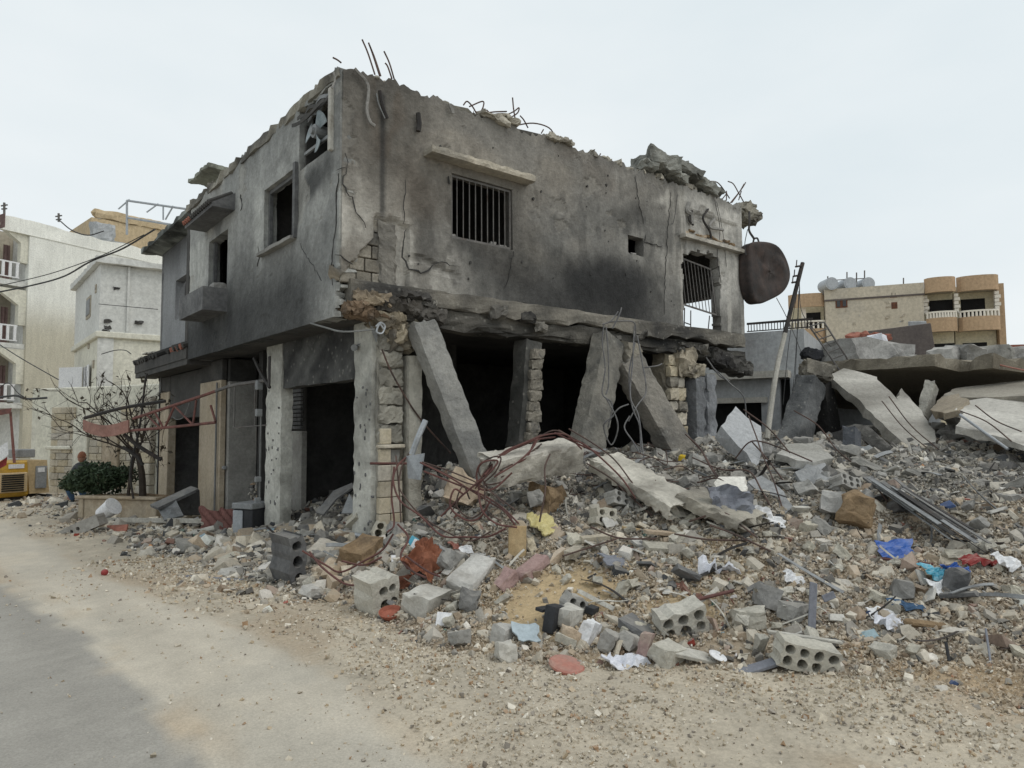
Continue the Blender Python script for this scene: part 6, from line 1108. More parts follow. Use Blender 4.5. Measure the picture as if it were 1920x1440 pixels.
for i, (u, v0, v1) in enumerate(((1552, 518, 524), (1588, 510, 522), (1606, 511, 536), (1621, 507, 538), (1694, 521, 534))): add('antenna', *cyl(DP(u, v1, 54), DP(u, v0, 54), .05, sides=5), M['grille'], label=['short antenna above the leftmost roof tank', 'antenna above the middle roof tank', 'tall thin mast between the two right roof tanks', 'mast in front of the rightmost roof tank', 'lone thin mast on the roof right of the tanks'][i], cat='antenna')
add('pipe', *cyl(DP(1553, 526, 54), DP(1622, 522, 54), .04, sides=5), M['grille'], label='thin pipe linking the three roof tanks', cat='pipe')
# low grey house with railing, right of the main house
A, B = DP(1300, 640, 20.0), DP(1505, 640, 18.5); gh = thing('grey_house', (A[0], A[1], 0), 'low grey concrete house with a black roof railing beyond the hanging tank', 'house'); f = Frame(A, B-A, gh); Lg = float(np.linalg.norm((B-A)[:2])); Zg = lambda v: zat(v, 19)
gx_ = lambda u: (u-1300)/205*Lg
f.box('wall', 0, Lg, .3, 5, 2.0, Zg(622), 'grey_house'); f.box('roof_slab', -.2, gx_(1480), -.25, .3, Zg(713), Zg(700), 'concrete_pale'); f.box('wall', 0, gx_(1437), 0, .299, Zg(748), Zg(713)-.003, 'grey_house'); f.box('lintel', -.1, gx_(1440), -.1, -.001, Zg(758), Zg(748), 'concrete_pale')
f.box('pier', gx_(1428), gx_(1462), -.02, .298, 0, Zg(713)-.003, 'grey_house'); f.box('opening', 0, gx_(1428), .25, .298, 0, Zg(758), 'dark_void'); f.box('opening', gx_(1462), gx_(1480), .25, .298, 1.2, Zg(716), 'dark_void'); f.box('wall', gx_(1480), Lg, .05, .299, 0, Zg(713), 'grey_house')
rl = f.box('railing', gx_(1400), gx_(1520), .35, .40, Zg(606), Zg(602), 'iron_black'); f.box('lower_rail', gx_(1400), gx_(1520), .36, .39, Zg(620), Zg(618), 'iron_black', rl)
for i in range(22): x = gx_(1400)+(gx_(1520)-gx_(1400))*(i+.5)/22; f.box('railing_bar', x-.01, x+.01, .365, .385, Zg(618), Zg(606), 'iron_black', rl)
A, B = DP(1545, 700, 21.5), DP(1765, 700, 20.5); rh = thing('ruined_house', (A[0], A[1], 0), 'ruined low concrete house carrying the grey sloping mass behind the collapsed roof slab', 'house'); f = Frame(A, B-A, rh); Lr_ = float(np.linalg.norm((B-A)[:2])); f.box('wall', 0, Lr_, .3, 5, 0, 3.2, 'grey_house'); V, F = rough(Lr_+.4, 5.4, .26, cell=.25, amp=.03, chip=.1, seed=92, freq=3); f.mesh('roof_slab', (V+(Lr_/2, 2.5, 3.34), F), 'concrete')
# wreckage heaps between: grey hipped mass, dark panel, red tile debris
def far(name, u, v, d, sx_, sy_, sz_, mat, label, cat, rot=(0, 0, 0), seed=0, amp=.06): V, F = fracture(sx_, sy_, sz_, seed, amp); return add(name, V@euler(*rot)+DP(u, v, d), F, M[mat], label=label, cat=cat)
far('concrete_mass', 1628, 672, 22, 2.8, 1.8, 1.1, 'concrete', 'grey sloping concrete mass behind the collapsed roof slab', 'concrete chunk', (0, .1, -.4), 1, .09)
V, F = bevbox(-1.1, 1.1, -.06, .06, -.65, .65, .02); add('wall_remnant', V@euler(0, -.12, -.72)+DP(1690, 648, 24), F, M['brown_panel'], label='dark brown wall panel standing behind the grey sloping mass', cat='panel')
V, F = bevbox(-.3, .3, -.06, .06, -1, 1, .02); add('wall_remnant', V@euler(0, 0, -.72)+DP(1722, 655, 24.4), F, M['grey_house'], label='narrow grey wall strip right of the dark brown panel', cat='panel')
rr = random.Random(10)
for i in range(9): u = 1595+i*8+rr.uniform(-3, 3); V, F = fracture(rr.uniform(.3, .7), .4, rr.uniform(.12, .25), i+50); add('tile_debris', V@euler(rr.uniform(-.4, .4), rr.uniform(-.4, .4), rr.uniform(0, 3))+DP(u, 634+rr.uniform(-4, 8), 22.5), F, M['tile_red'], label='red roof tile debris strewn on the grey sloping mass', cat='debris', group='red tile debris')
V, F = fracture(.7, .5, .35, 71); add('white_debris', V+DP(1645, 637, 22), F, M['white_cloth'], label='pale crumpled debris right of the red tile debris', cat='debris')
for i, (u, v, s_, lab) in enumerate(((1775, 668, 1.0, 'grey chunk on the collapsed roof slab left of the red corner roof'), (1812, 664, .8, 'broken block on the collapsed roof slab, second from its right end'), (1850, 668, .9, 'jagged chunk on the collapsed roof slab near the frame edge'), (1895, 672, 1.0, 'last chunk on the collapsed roof slab at the frame edge'), (1735, 676, .6, 'small chunk on the front edge of the collapsed roof slab'))): far('concrete_chunk', u, v, 14.5, s_*1.1, .6, s_*.45, 'concrete', lab, 'concrete chunk', (.1, .1*(i-2), i), i+80)
far('red_roof', 1910, 664, 30, 2.4, 2, .8, 'tile_red', 'corner of a red roof at the far right edge', 'roof', (0, 0, .4), 91, .02)
add('orange_cord', *tube([DP(1870, 683, 13.2), DP(1900, 690, 12.9), DP(1940, 698, 12.6)], .014, 5), M['salmon'], label='thin orange cord on the collapsed roof slab at the right edge', cat='cord')
# greenery before the far apartment house
def leaves(c, rad, n, size, seed, squash=(1, 1, 1)):
    r = np.random.default_rng(seed); d = r.normal(size=(n, 3)); d /= np.linalg.norm(d, axis=1)[:, None]; rr_ = r.uniform(.25, 1, n)**.5; lump = 1+.35*vnoise(d[:, 0]*2.2, d[:, 1]*2.2, d[:, 2]*2.2, seed); P = np.asarray(c)+d*(rr_*lump)[:, None]*np.array(rad)
    a = r.normal(size=(n, 3)); a /= np.linalg.norm(a, axis=1)[:, None]; b = np.cross(a, r.normal(size=(n, 3))); b /= np.linalg.norm(b, axis=1)[:, None]; s = size*r.uniform(.6, 1.3, n)[:, None]
    V = np.stack([P-a*s, P+b*s*.45, P+a*s, P-b*s*.45], 1).reshape(-1, 3); return V, np.arange(4*n).reshape(-1, 4)
rs_ = thing('roof_shrub', DP(1765, 690, 30), 'small green shrub showing above the collapsed roof slab', 'shrub'); add('foliage', *leaves(DP(1765, 672, 30), (.75, .75, .35), 500, .1, 3), M['leaf'], rs_); add('stem', *cyl(DP(1765, 700, 30), DP(1765, 676, 30), .04, sides=5), M['bark'], rs_)
# ---------------------------------------------------------------- street side: planter, tree, awning, machine, person
pn = thing('planter', GR(215, 972), 'long low ochre concrete planter on the verge before the bare tree', 'planter'); a, b = GR(145, 972), GR(292, 977); R_, L_ = frame(a, b); ex = R_[0]; ey = np.array((-ex[1], ex[0], 0))
def pbox(x0, x1, y0, y1, z0, z1, bv=.015): V, F = bevbox(x0, x1, y0, y1, z0, z1, bv); return a+V[:, :1]*ex+V[:, 1:2]*ey+V[:, 2:]*np.array((0, 0, 1)), F
add('front_wall', *pbox(0, L_, 0, .12, 0, .40), M['ochre'], pn); add('end_wall', *pbox(0, .12, .122, 1.0, 0, .40), M['ochre'], pn); add('end_wall', *pbox(L_-.12, L_, .122, 1.0, 0, .40), M['ochre'], pn); add('back_wall', *pbox(.122, L_-.122, .9, 1.0, 0, .40), M['ochre'], pn)
add('coping', *pbox(-.05, L_+.03, -.05, .17, .402, .46), M['ochre'], pn); add('pilaster', *pbox(.06, .16, -.03, -.002, 0, .40), M['ochre'], pn); V, F = rough(L_-.3, .75, .1, cell=.12, amp=.04, chip=.02, seed=5); V = V+(L_/2, .52, .37); add('soil', a+V[:, :1]*ex+V[:, 1:2]*ey+V[:, 2:]*np.array((0, 0, 1)), F, M['earth_clod'], pn)
c = DP(182, 897, 14.6); bu = thing('evergreen_bush', DP(185, 935, 14.6), 'dense dark green bush growing in the ochre planter', 'bush'); add('foliage', *leaves(c, (.56, .56, .34), 2600, .05, 5), M['leaf'], bu); add('foliage', *leaves(c+RT*-.42+np.array((0, 0, -.1)), (.36, .36, .2), 700, .05, 6), M['leaf'], bu); add('foliage', *leaves(c+RT*.5+np.array((0, 0, .06)), (.34, .3, .2), 500, .05, 7), M['leaf'], bu)
for k in range(4): add('stem', *tube([DP(185, 940, 14.6), c+RT*(.2*k-.3)*.5+np.array((0, 0, -.15)), c+RT*(.25*k-.35)], .022, 5, .5), M['bark'], bu)
# bare scorched tree
tr = thing('bare_tree', DP(268, 938, 14.3), 'scorched leafless tree with thin spreading twigs behind the red sign plate', 'tree'); P0 = DP(268, 945, 14.3); F1 = DP(258, 850, 14.3); add('trunk', *tube([P0, DP(266, 890, 14.3), F1], .075, 8, .7), M['bark'], tr)
V, F = tube([DP(238, 945, 14.2), DP(246, 885, 14.2), DP(252, 855, 14.3)], .035, 6, .8); add('stem', V, F, M['bark'], tr)
rr = random.Random(19); parts = []; tips = []
def branch(p, d, L, r_, lv):
    pts = [p]; q = p.copy(); dd = d.copy()
    for i in range(4): dd = dd+np.array([rr.gauss(0, .13) for _ in range(3)])+np.array((0, 0, .03)); dd /= np.linalg.norm(dd); q = q+dd*L/4; pts.append(q.copy())
    parts.append(tube(pts, r_, 5 if lv < 2 else 4, .5, k=2))
    if lv >= 3: tips.extend(pts[2:]); return
    for k in range(3 if lv else 4):
        i = rr.choice((1, 2, 3, 4)); nd = dd+np.array([rr.gauss(0, .55) for _ in range(3)]); nd /= np.linalg.norm(nd); branch(pts[i], nd, L*rr.uniform(.5, .75), r_*.55, lv+1)
for tu, tv, dd, L in ((190, 790, 14.6, .9), (150, 800, 14.2, 1.25), (235, 745, 14.6, 1.1), (120, 770, 13.9, 1.4), (270, 740, 14.7, 1.0), (215, 770, 13.8, 1.1), (280, 780, 14.4, .8), (175, 830, 14.5, 1.0)):
    t_ = DP(tu, tv, dd)-F1; t_ /= np.linalg.norm(t_); branch(F1, t_, L, .022, 0)
V, F = join(parts); o = add('crown', V, F, M['bark'], tr)
T = np.array(tips); r = np.random.default_rng(3); T = T[r.random(len(T)) < .22]; n = len(T); a_ = r.normal(size=(n, 3))*.035; b_ = r.normal(size=(n, 3))*.018; add('dead_leaves', np.stack([T-a_, T+b_, T+a_, T-b_], 1).reshape(-1, 3), np.arange(4*n).reshape(-1, 4), M['leaf_dead'], tr)
# fallen awning truss with its red sign plate
aw = thing('awning_frame', DP(330, 770, 12.8), 'bent red steel awning truss hanging aslant from the shop front', 'awning frame'); D_ = lambda u: 11.6+(500-u)*.0075
def bar(pts, r_, m_, nm='truss_bar'): add(nm, *tube([DP(u, v, D_(u)) for u, v in pts], r_, 6, k=3), M[m_], aw)
bar([(500, 713), (440, 722), (405, 733)], .03, 'grille'); bar([(405, 733), (380, 742), (320, 762), (250, 785)], .028, 'pipe_red'); bar([(404, 792), (330, 800), (240, 808)], .026, 'pipe_red')
for a0, b0 in (((327, 762), (310, 800)), ((328, 762), (360, 795)), ((368, 750), (362, 794)), ((290, 772), (305, 800)), ((275, 778), (300, 802)), ((395, 760), (404, 790)), ((440, 722), (439, 800)), ((478, 716), (478, 798))): bar([a0, b0], .02 if a0[0] < 400 else .012, 'pipe_red' if a0[0] < 400 else 'grille')
bar([(438, 802), (500, 797)], .012, 'grille'); bar([(325, 782), (330, 786), (342, 784), (350, 770), (355, 755)], .008, 'cable_grey', 'loop_wire')
g = np.linspace(0, 1, 15); V = [DP(158+85*t, 787+6*math.sin(math.pi*t)*2*(1-.3*t)+(20+3*t)*k, 13.9-.45*t) for t in g for k in (0, 1)]; o = add('sign_plate', V, grid_faces(15, 2), M['awning_red'], aw); m = o.modifiers.new('t', 'SOLIDIFY'); m.thickness = .03
for pts, r_ in (([(158, 784), (230, 765), (310, 752)], .035), ([(232, 815), (265, 840), (302, 862)], .04), ([(230, 838), (255, 855), (268, 872)], .035), ([(250, 935), (245, 880), (262, 800), (272, 720), (276, 700)], .022)): add('charred_batten', *tube([DP(u, v, 13.6) for u, v in pts], r_, 5), M['iron_black'], label=['charred batten slanting above the red sign plate', 'charred batten slanting down right of the red sign plate', 'short charred batten crossing the bare tree trunk', 'thin charred pole standing by the bare tree up to the canopy'][[.035, .04, .035, .022].index(r_) if pts[0][0] != 230 else 2], cat='batten')
# yellow machine
mg = thing('yellow_generator', GR(45, 940), 'yellow and tan machine housing with vent louvres at the left edge', 'machine'); a, b = GR(-60, 946), GR(92, 934); R_, L_ = frame(a, b); ex = R_[0]; ey = np.array((-ex[1], ex[0], 0)); K = L_/152
def gb(nm, x0, x1, y0, y1, z0, z1, m_, par=None, bv=.02): V, F = bevbox(x0, x1, y0, y1, z0, z1, bv); return add(nm, a+V[:, :1]*ex+V[:, 1:2]*ey+V[:, 2:]*np.array((0, 0, 1)), F, M[m_], par or mg)
gb('housing', 0, 112*K, .0, 1.0, .1, 1.02, 'machine_yellow', bv=.05); V, F = box(112*K+.003, L_, 0, 1, .15, .95); V = V.copy(); V[V[:, 0] > 120*K, 0] += .0; V[4:, 0] -= .08; V[4:, 2] += .06; add('hood', a+V[:, :1]*ex+V[:, 1:2]*ey+V[:, 2:]*np.array((0, 0, 1)), F, M['machine_tan'], mg)
vp = gb('vent_panel', 50*K, 104*K, -.14, -.002, .22, .72, 'machine_tan')
for i in range(8): gb('louvre', 54*K, 96*K, -.17, -.142, .26+i*.055, .29+i*.055, 'dark_void', vp, .004)
gb('label_plate', 70*K, 100*K, -.02, -.003, .82, .93, 'white', None, .004); gb('control_panel', 122*K, 144*K, -.06, -.003, .28, .86, 'metal_grey', None, .01); gb('panel_label', 125*K, 139*K, -.07, -.061, .7, .82, 'white', None, .002); gb('air_box', 90*K, 128*K, .2, .7, 1.08, 1.3, 'metal_grey'); gb('skid', 0, L_, .1, .9, 0, .1, 'iron_black')
# boards propped at the left edge
for i, (pts, m_, lab) in enumerate((([(-20, 770), (22, 765), (20, 775), (-20, 782)], 'pipe_red', 'red beam of the wrecked stall at the left edge'), ([(17, 772), (22, 772), (30, 868), (24, 868)], 'pipe_red', 'leaning red post of the wrecked stall at the left edge'), ([(-20, 850), (14, 828), (16, 852), (-20, 880)], 'white', 'white tilted board under the red beam at the left edge'), ([(-20, 880), (14, 856), (12, 872), (-20, 890)], 'red', 'red tilted strip under the white board at the left edge'))):
    P = [DP(u, v, 16.3+.1*i) for u, v in pts]; add('stall_board', *prism(P, CAM-P[0], .05), M[m_], label=lab, cat='board')
for pts, d0, d1, r_, lab in (([(-10, 748), (60, 725), (130, 690), (185, 640), (240, 590), (290, 460)], 15, 15, .0, ''),):
    pass
cg = 'overhead cables at the left'
for pts, d0, d1, r_, lab in (([(-10, 549), (60, 535), (120, 518), (170, 490), (230, 466), (290, 430)], 19, 17, .022, 'thick dark cable bundle sagging from the left edge to the eave'), ([(-10, 538), (80, 517), (140, 498), (200, 475), (270, 440)], 19, 17, .012, 'thin cable just above the thick bundle at the left'), ([(-10, 640), (40, 672), (110, 712)], 20, 19, .014, 'straight cable dropping right below the balconies'), ([(110, 412), (135, 432), (165, 441), (195, 433)], 33, 33, .03, 'slack loop of cable on the white block wall'), ([(190, 664), (215, 657), (235, 657), (246, 664)], 24, 24, .016, 'small arched cable on the cream house wall'), ([(185, 570), (240, 575), (296, 580)], 25.5, 25, .014, 'level thin cable across the cream house'), ([(-10, 735), (15, 718), (35, 738), (60, 752)], 18, 18, .012, 'curled cable by the lowest balcony'), ([(0, 745), (30, 742), (50, 748), (88, 746)], 18, 18, .03, 'tangled cable clump at the left edge below the balconies')):
    n = len(pts); add('cable', *tube([DP(u, v, d0+(d1-d0)*i/(n-1)) for i, (u, v) in enumerate(pts)], r_, 5), M['cable'], label=lab, cat='cable', group=cg)
for i, (u, v0, v1, d, lab) in enumerate(((8, 380, 402, 35, 'small antenna on the left end of the white block roof'), (110, 400, 416, 38, 'stubby roof vent on the white block'))): add('antenna', *join([cyl(DP(u, v1, d), DP(u, v0, d), .06, sides=6), cyl(DP(u-6, v0+6, d), DP(u+6, v0+4, d), .04, sides=5), cyl(DP(u-5, v0+12, d), DP(u+5, v0+11, d), .04, sides=5)]), M['grille'], label=lab, cat='antenna')
# cabinet, sheets and boards before the shops
cb = thing('metal_cabinet', GR(458, 1006), 'battered grey metal cabinet standing in debris before the shop column', 'cabinet'); o0 = GR(437, 1006); 
def cbx(nm, x0, x1, y0, y1, z0, z1, m_): V, F = bevbox(x0, x1, y0, y1, z0, z1, .012); ex_ = RT*np.array((1, 1, 0)); ex_ /= np.linalg.norm(ex_); cth = math.radians(-25); ex2 = np.array((ex_[0]*math.cos(cth)-ex_[1]*math.sin(cth), ex_[0]*math.sin(cth)+ex_[1]*math.cos(cth), 0)); ey2 = np.array((-ex2[1], ex2[0], 0)); add(nm, o0+V[:, :1]*ex2+V[:, 1:2]*ey2+V[:, 2:]*np.array((0, 0, 1)), F, M[m_], cb)
cbx('door', 0, .22, -.02, -.002, .03, .44, 'galvanised'); cbx('body', 0, .42, 0, .4, 0, .46, 'black_plastic'); cbx('lid', -.02, .44, -.03, .42, .463, .56, 'metal_grey')
def flat(name, pts, d, t_, mat, label, cat, par=None): P = [DP(u, v, dd) for (u, v), dd in zip(pts, d)]; n_ = np.cross(P[1]-P[0], P[-1]-P[0]); n_ = n_ if n_@(CAM-P[0]) > 0 else -n_; return add(name, *prism(P, n_, t_), M[mat], par, label=label, cat=cat)
flat('dark_counter', [(281, 946), (358, 911), (372, 916), (296, 952)], (12.6, 13.3, 13.0, 12.3), .05, 'concrete_dark', 'tilted dark table top fallen across the ochre doorway', 'table top'); flat('bent_sheet', [(296, 953), (330, 938), (344, 966), (308, 975)], (12.4, 12.6, 12.5, 12.2), .04, 'metal_grey', 'grey side panel under the tilted dark table top', 'panel'); flat('burnt_box', [(330, 938), (374, 918), (376, 965), (345, 966)], (12.7, 13, 13, 12.7), .05, 'soot_wall', 'blackened box body right of the grey side panel', 'box')
o = sheet(412, 1000, (.62, .5), (.9, .1, -.3), 'red_sheet', 'dark red corrugated sheet propped left of the grey cabinet', 'corrugated_sheet', 'metal sheet', .0, 31, .2, n=22)
for v in o.data.vertices: v.co += Vector(RT*0)+Vector((0, 0, .02*math.sin((v.co.x*.8+v.co.y*.5)*70)))
flat('long_rail', [(192, 971), (382, 973), (384, 981), (192, 979)], (12.9, 11.9, 11.9, 12.9), .04, 'plank_grey', 'long pale slotted rail lying before the planter', 'rail')
flat('brick_board', [(200, 985), (240, 983), (235, 1000), (205, 998)], (12.3, 12.1, 11.9, 12.1), .02, 'tile_red', 'red brick-coloured panel under the long pale rail', 'panel'); flat('grey_lath', [(312, 1008), (400, 985), (402, 992), (316, 1014)], (11.2, 11.5, 11.4, 11.1), .03, 'plank_grey', 'pale lath aslant before the tilted dark table top', 'lath'); flat('dark_sheet', [(270, 1015), (300, 995), (325, 1002), (290, 1024)], (11.3, 11.7, 11.5, 11.1), .02, 'black_plastic', 'dark folded sheet in debris below the long pale rail', 'metal sheet')
flat('shop_sheet', [(640, 962), (655, 925), (662, 940), (665, 962)], (9.9, 10.2, 10, 9.8), .02, 'metal_grey', 'bent grey sheet in the shop mouth left of the corner pillar', 'metal sheet'); flat('shop_sheet', [(592, 960), (625, 920), (660, 905), (664, 912), (630, 935), (606, 965)], (10.2, 10.6, 10.6, 10.5, 10.3, 10.1), .03, 'concrete_dark', 'long bent grey strip inside the shop mouth', 'metal sheet')
flat('pillar_plate', [(762, 855), (795, 850), (788, 900), (765, 897)], (8.2, 8.1, 8.1, 8.2), .02, 'galvanised', 'bent grey plate fixed low on the corner pillar', 'plate'); add('plate_post', *tube([DP(772, 852, 8.2), DP(784, 820, 8.2), DP(798, 788, 8.25)], .035, 6), M['galvanised'], label='slanting grey angle iron beside the corner pillar', cat='angle iron')
# person bending behind the bush
ps = thing('person', GR(150, 948), 'person in blue jeans and dark top with brown cap bending behind the bush', 'person')
base = GR(150, 946); fx = RT*np.array((1, 1, 0)); fx /= np.linalg.norm(fx); fy = np.array((-fx[1], fx[0], 0)); W3 = lambda x, y, z: base+fx*x+fy*y+np.array((0, 0, z))
def skin(name, chain, mat, root=0):
    pts = [c[0] for c in chain]; ed = [(i, c[1]) for i, c in enumerate(chain) if c[1] is not None]; me = bpy.data.meshes.new(name); off = np.array(ps.location); me.from_pydata([tuple(np.array(p)-off) for p in pts], ed, []); me.materials.append(M[mat]); o = bpy.data.objects.new(name, me); COL.objects.link(o); o.parent = ps
    m = o.modifiers.new('skin', 'SKIN'); m.use_smooth_shade = True
    for i, c in enumerate(chain): me.skin_vertices[0].data[i].radius = (c[2], c[2]*.9); me.skin_vertices[0].data[i].use_root = i == root
    s = o.modifiers.new('sub', 'SUBSURF'); s.levels = s.render_levels = 2; return o
skin('body', [(W3(-.05, .1, .62), None, .15), (W3(.0, .05, .8), 0, .15), (W3(.05, -.02, .95), 1, .16), (W3(.06, -.05, 1.02), 2, .06), (W3(.07, -.08, 1.1), 3, .09),
              (W3(.2, -.02, .95), 2, .06), (W3(.28, -.1, .72), 5, .045), (W3(.36, -.22, .56), 6, .035), (W3(.39, -.26, .5), 7, .03), (W3(-.12, -.02, .93), 2, .06), (W3(-.16, -.16, .72), 9, .045), (W3(-.04, -.28, .56), 10, .035), (W3(.0, -.31, .5), 11, .03),
              (W3(-.13, .1, .58), 0, .1), (W3(-.2, -.18, .42), 13, .075), (W3(-.18, .02, .08), 14, .05), (W3(-.2, -.1, .04), 15, .04), (W3(.06, .1, .58), 0, .1), (W3(.1, -.16, .42), 17, .075), (W3(.1, .04, .08), 18, .05), (W3(.1, -.08, .04), 19, .04)], 'shirt')
skin('jeans', [(W3(-.05, .1, .6), None, .165), (W3(-.13, .1, .57), 0, .125), (W3(-.2, -.18, .43), 1, .095), (W3(-.18, .02, .1), 2, .068), (W3(.06, .1, .57), 0, .125), (W3(.1, -.16, .43), 4, .095), (W3(.1, .04, .1), 5, .068)], 'denim')
hc = W3(.07, -.1, 1.14); V, F = [], []
for i in range(11):
    t = math.pi*i/10
    for k in range(14): p_ = 2*math.pi*k/14; fr = math.cos(p_); V.append(hc+fx*(.082*math.sin(t)*math.sin(p_))-fy*(.1*math.sin(t)*fr+(.02 if abs(p_) < .3 and .45 < i/10 < .65 else 0))+np.array((0, 0, .12*math.cos(t)-.02*(fr > .5)*math.sin(t))))
for i in range(10):
    for k in range(14): F.append([i*14+k, i*14+(k+1) % 14, (i+1)*14+(k+1) % 14, (i+1)*14+k])
add('head', V, F, M['skin'], ps, smooth=True); Vc = np.array(V[:14*6]); Vc = hc+(Vc-hc)*1.1+np.array((0, 0, .012)); add('cap', Vc, [f_ for f_ in F if max(f_) < 14*6], M['cap'], ps, smooth=True)
for s in (-1, 1): add('ear', *place(rough(.02, .03, .05, cell=.02, amp=.002, chip=.006, seed=3), np.eye(3), hc+fx*s*.083), M['skin'], ps)
# ---------------------------------------------------------------- loose rubble
def hullproto(seed, flat_=1.0, n=11):
    r = random.Random(seed); bm = bmesh.new()
    sk = r.uniform(-.35, .35); tp = r.uniform(.45, 1)
    for i in range(8 if n > 8 else 6):
        a, b, c = (1 if i & 1 else -1), (1 if i & 2 else -1), (1 if i & 4 else -1); k = tp if c > 0 else 1
        bm.verts.new((.5*a*r.uniform(.55, 1)*k+sk*c*.3, .5*b*r.uniform(.5, .95)*k, .5*c*flat_*r.uniform(.6, 1)))
    if n > 10: bm.verts.new((.6*r.choice((-1, 1)), r.uniform(-.3, .3), r.uniform(-.2, .2)*flat_))
    bmesh.ops.convex_hull(bm, input=bm.verts[:]); bmesh.ops.delete(bm, geom=[v for v in bm.verts if not v.link_faces], context='VERTS'); bmesh.ops.triangulate(bm, faces=bm.faces[:]); return dump(bm)
def shardproto(seed, th=.16):
    r = random.Random(seed); n = r.randint(4, 6); a0 = r.uniform(0, 6); V = []
    for s in (.5, -.5):
        for i in range(n): a = a0+2*math.pi*(i+r.uniform(-.25, .25))/n; k = r.uniform(.35, .55); V.append((k*math.cos(a), k*math.sin(a)*.8, s*th*r.uniform(.8, 1.1)))
    V = np.array(V); V[n:, :2] = V[:n, :2]*.94; F = []
    for i in range(1, n-1): F += [[0, i, i+1], [n, n+i+1, n+i]]
    for i in range(n): j = (i+1) % n; F += [[i, n+i, n+j], [i, n+j, j]]
    return V, F
def stickproto(): V, F = box(-.5, .5, -.03, .03, -.02, .02); T = []; [T.extend([[q[0], q[1], q[2]], [q[0], q[2], q[3]]]) for q in F]; return V, T
PRO = [hullproto(i, .5+.06*i) for i in range(8)]+[shardproto(20+i, .1+.03*i) for i in range(6)]+[stickproto()]
PEB = [hullproto(100+i, .8, 7) for i in range(6)]
def rotmats(n, rng, flat=None):
    q = rng.normal(size=(n, 4))
    if flat is not None: q[:, 1:3] *= flat[:, None]
    q /= np.linalg.norm(q, axis=1)[:, None]; w_, x, y, z = q.T
    return np.stack([np.stack([1-2*(y*y+z*z), 2*(x*y-z*w_), 2*(x*z+y*w_)], 1), np.stack([2*(x*y+z*w_), 1-2*(x*x+z*z), 2*(y*z-x*w_)], 1), np.stack([2*(x*z-y*w_), 2*(y*z+x*w_), 1-2*(x*x+y*y)], 1)], 1)
def scatter(name, P, size, cols, protos, rng, mat, flat=.35, weights=None, stretch=.35, sink=.0, **kw):
    n = len(P); which = rng.choice(len(protos), n, p=weights); R = rotmats(n, rng, np.full(n, flat)); sc = size[:, None]*(1+stretch*rng.uniform(-1, 1, (n, 3))); Vs, Fs, Cs = [], [], []; k = 0
    for j, (V, F) in enumerate(protos):
        ids = np.where(which == j)[0]
        if not len(ids): continue
        V = np.asarray(V); F = np.array(F); W = (V[None]*sc[ids][:, None, :]); W = np.einsum('nij,nvj->nvi', R[ids], W)+P[ids][:, None, :]; W[:, :, 2] += (size[ids]*(.12-sink))[:, None]
        Vs.append(W.reshape(-1, 3)); Fs.append((F[None]+(np.arange(len(ids))*len(V))[:, None, None]).reshape(-1, 3)+k); k += W.shape[0]*W.shape[1]; Cs.append(np.repeat(cols[ids], len(V), 0))
    return add(name, np.vstack(Vs), np.vstack(Fs), M[mat], cols=np.vstack(Cs), **kw)
PAL = [lin(*c)/.8 for c in ((150, 146, 138), (172, 166, 152), (188, 178, 158), (128, 125, 120), (105, 103, 100), (164, 146, 120), (138, 116, 92), (196, 190, 176), (84, 83, 82), (176, 156, 130), (126, 78, 62), (205, 202, 196), (70, 74, 80), (146, 124, 110))]
PAL = np.array(PAL); WF = np.array([12, 12, 12, 8, 6, 8, 4, 9, 3.5, 8, 1.2, 4, 2.5, 2.]); WB = np.array([15, 9, 5, 15, 14, 2.5, 1.6, 4, 11, 2, .6, 2, 6, 1.])
ACC = np.array([lin(*c)/.85 for c in ((74, 92, 130), (150, 70, 60), (220, 220, 225), (80, 110, 104), (170, 120, 80), (130, 160, 175))])
def palette(P, rng):
    d = (P[:, 0]-CAM[0])*FW[0]+(P[:, 1]-CAM[1])*FW[1]; t = sm(6.4, 9.0, d+1.2*fbm(P[:, 0]*.7, P[:, 1]*.7, 0, 71, 3)); out = np.empty((len(P), 3)); u = rng.random(len(P)); back = rng.random(len(P)) < t
    a = PAL[rng.choice(len(PAL), len(P), p=WF/WF.sum())]; b = PAL[rng.choice(len(PAL), len(P), p=WB/WB.sum())]; out = np.where(back[:, None], b, a); acc = u < .006; out[acc] = ACC[rng.choice(len(ACC), acc.sum())]
    out = out*(np.array((1.04, 1.0, .94))[None]*(1-t[:, None])+t[:, None]); g = out.mean(1, keepdims=True); out = np.where(acc[:, None], out, g*np.array((1.04, 1.0, .93))*.35+out*.65)
    return np.clip(out*rng.uniform(.7, 1.15, len(P))[:, None], .01, .8)
def polar(n, rng, r0, r1, a0, a1, pw=1.0):
    r = (rng.uniform(r0**pw, r1**pw, n))**(1/pw); a = rng.uniform(math.radians(a0), math.radians(a1), n)+_y; return CAM[0]+r*np.cos(a), CAM[1]+r*np.sin(a), r
def inside(x, y): return (x > .45) & (y > .15)
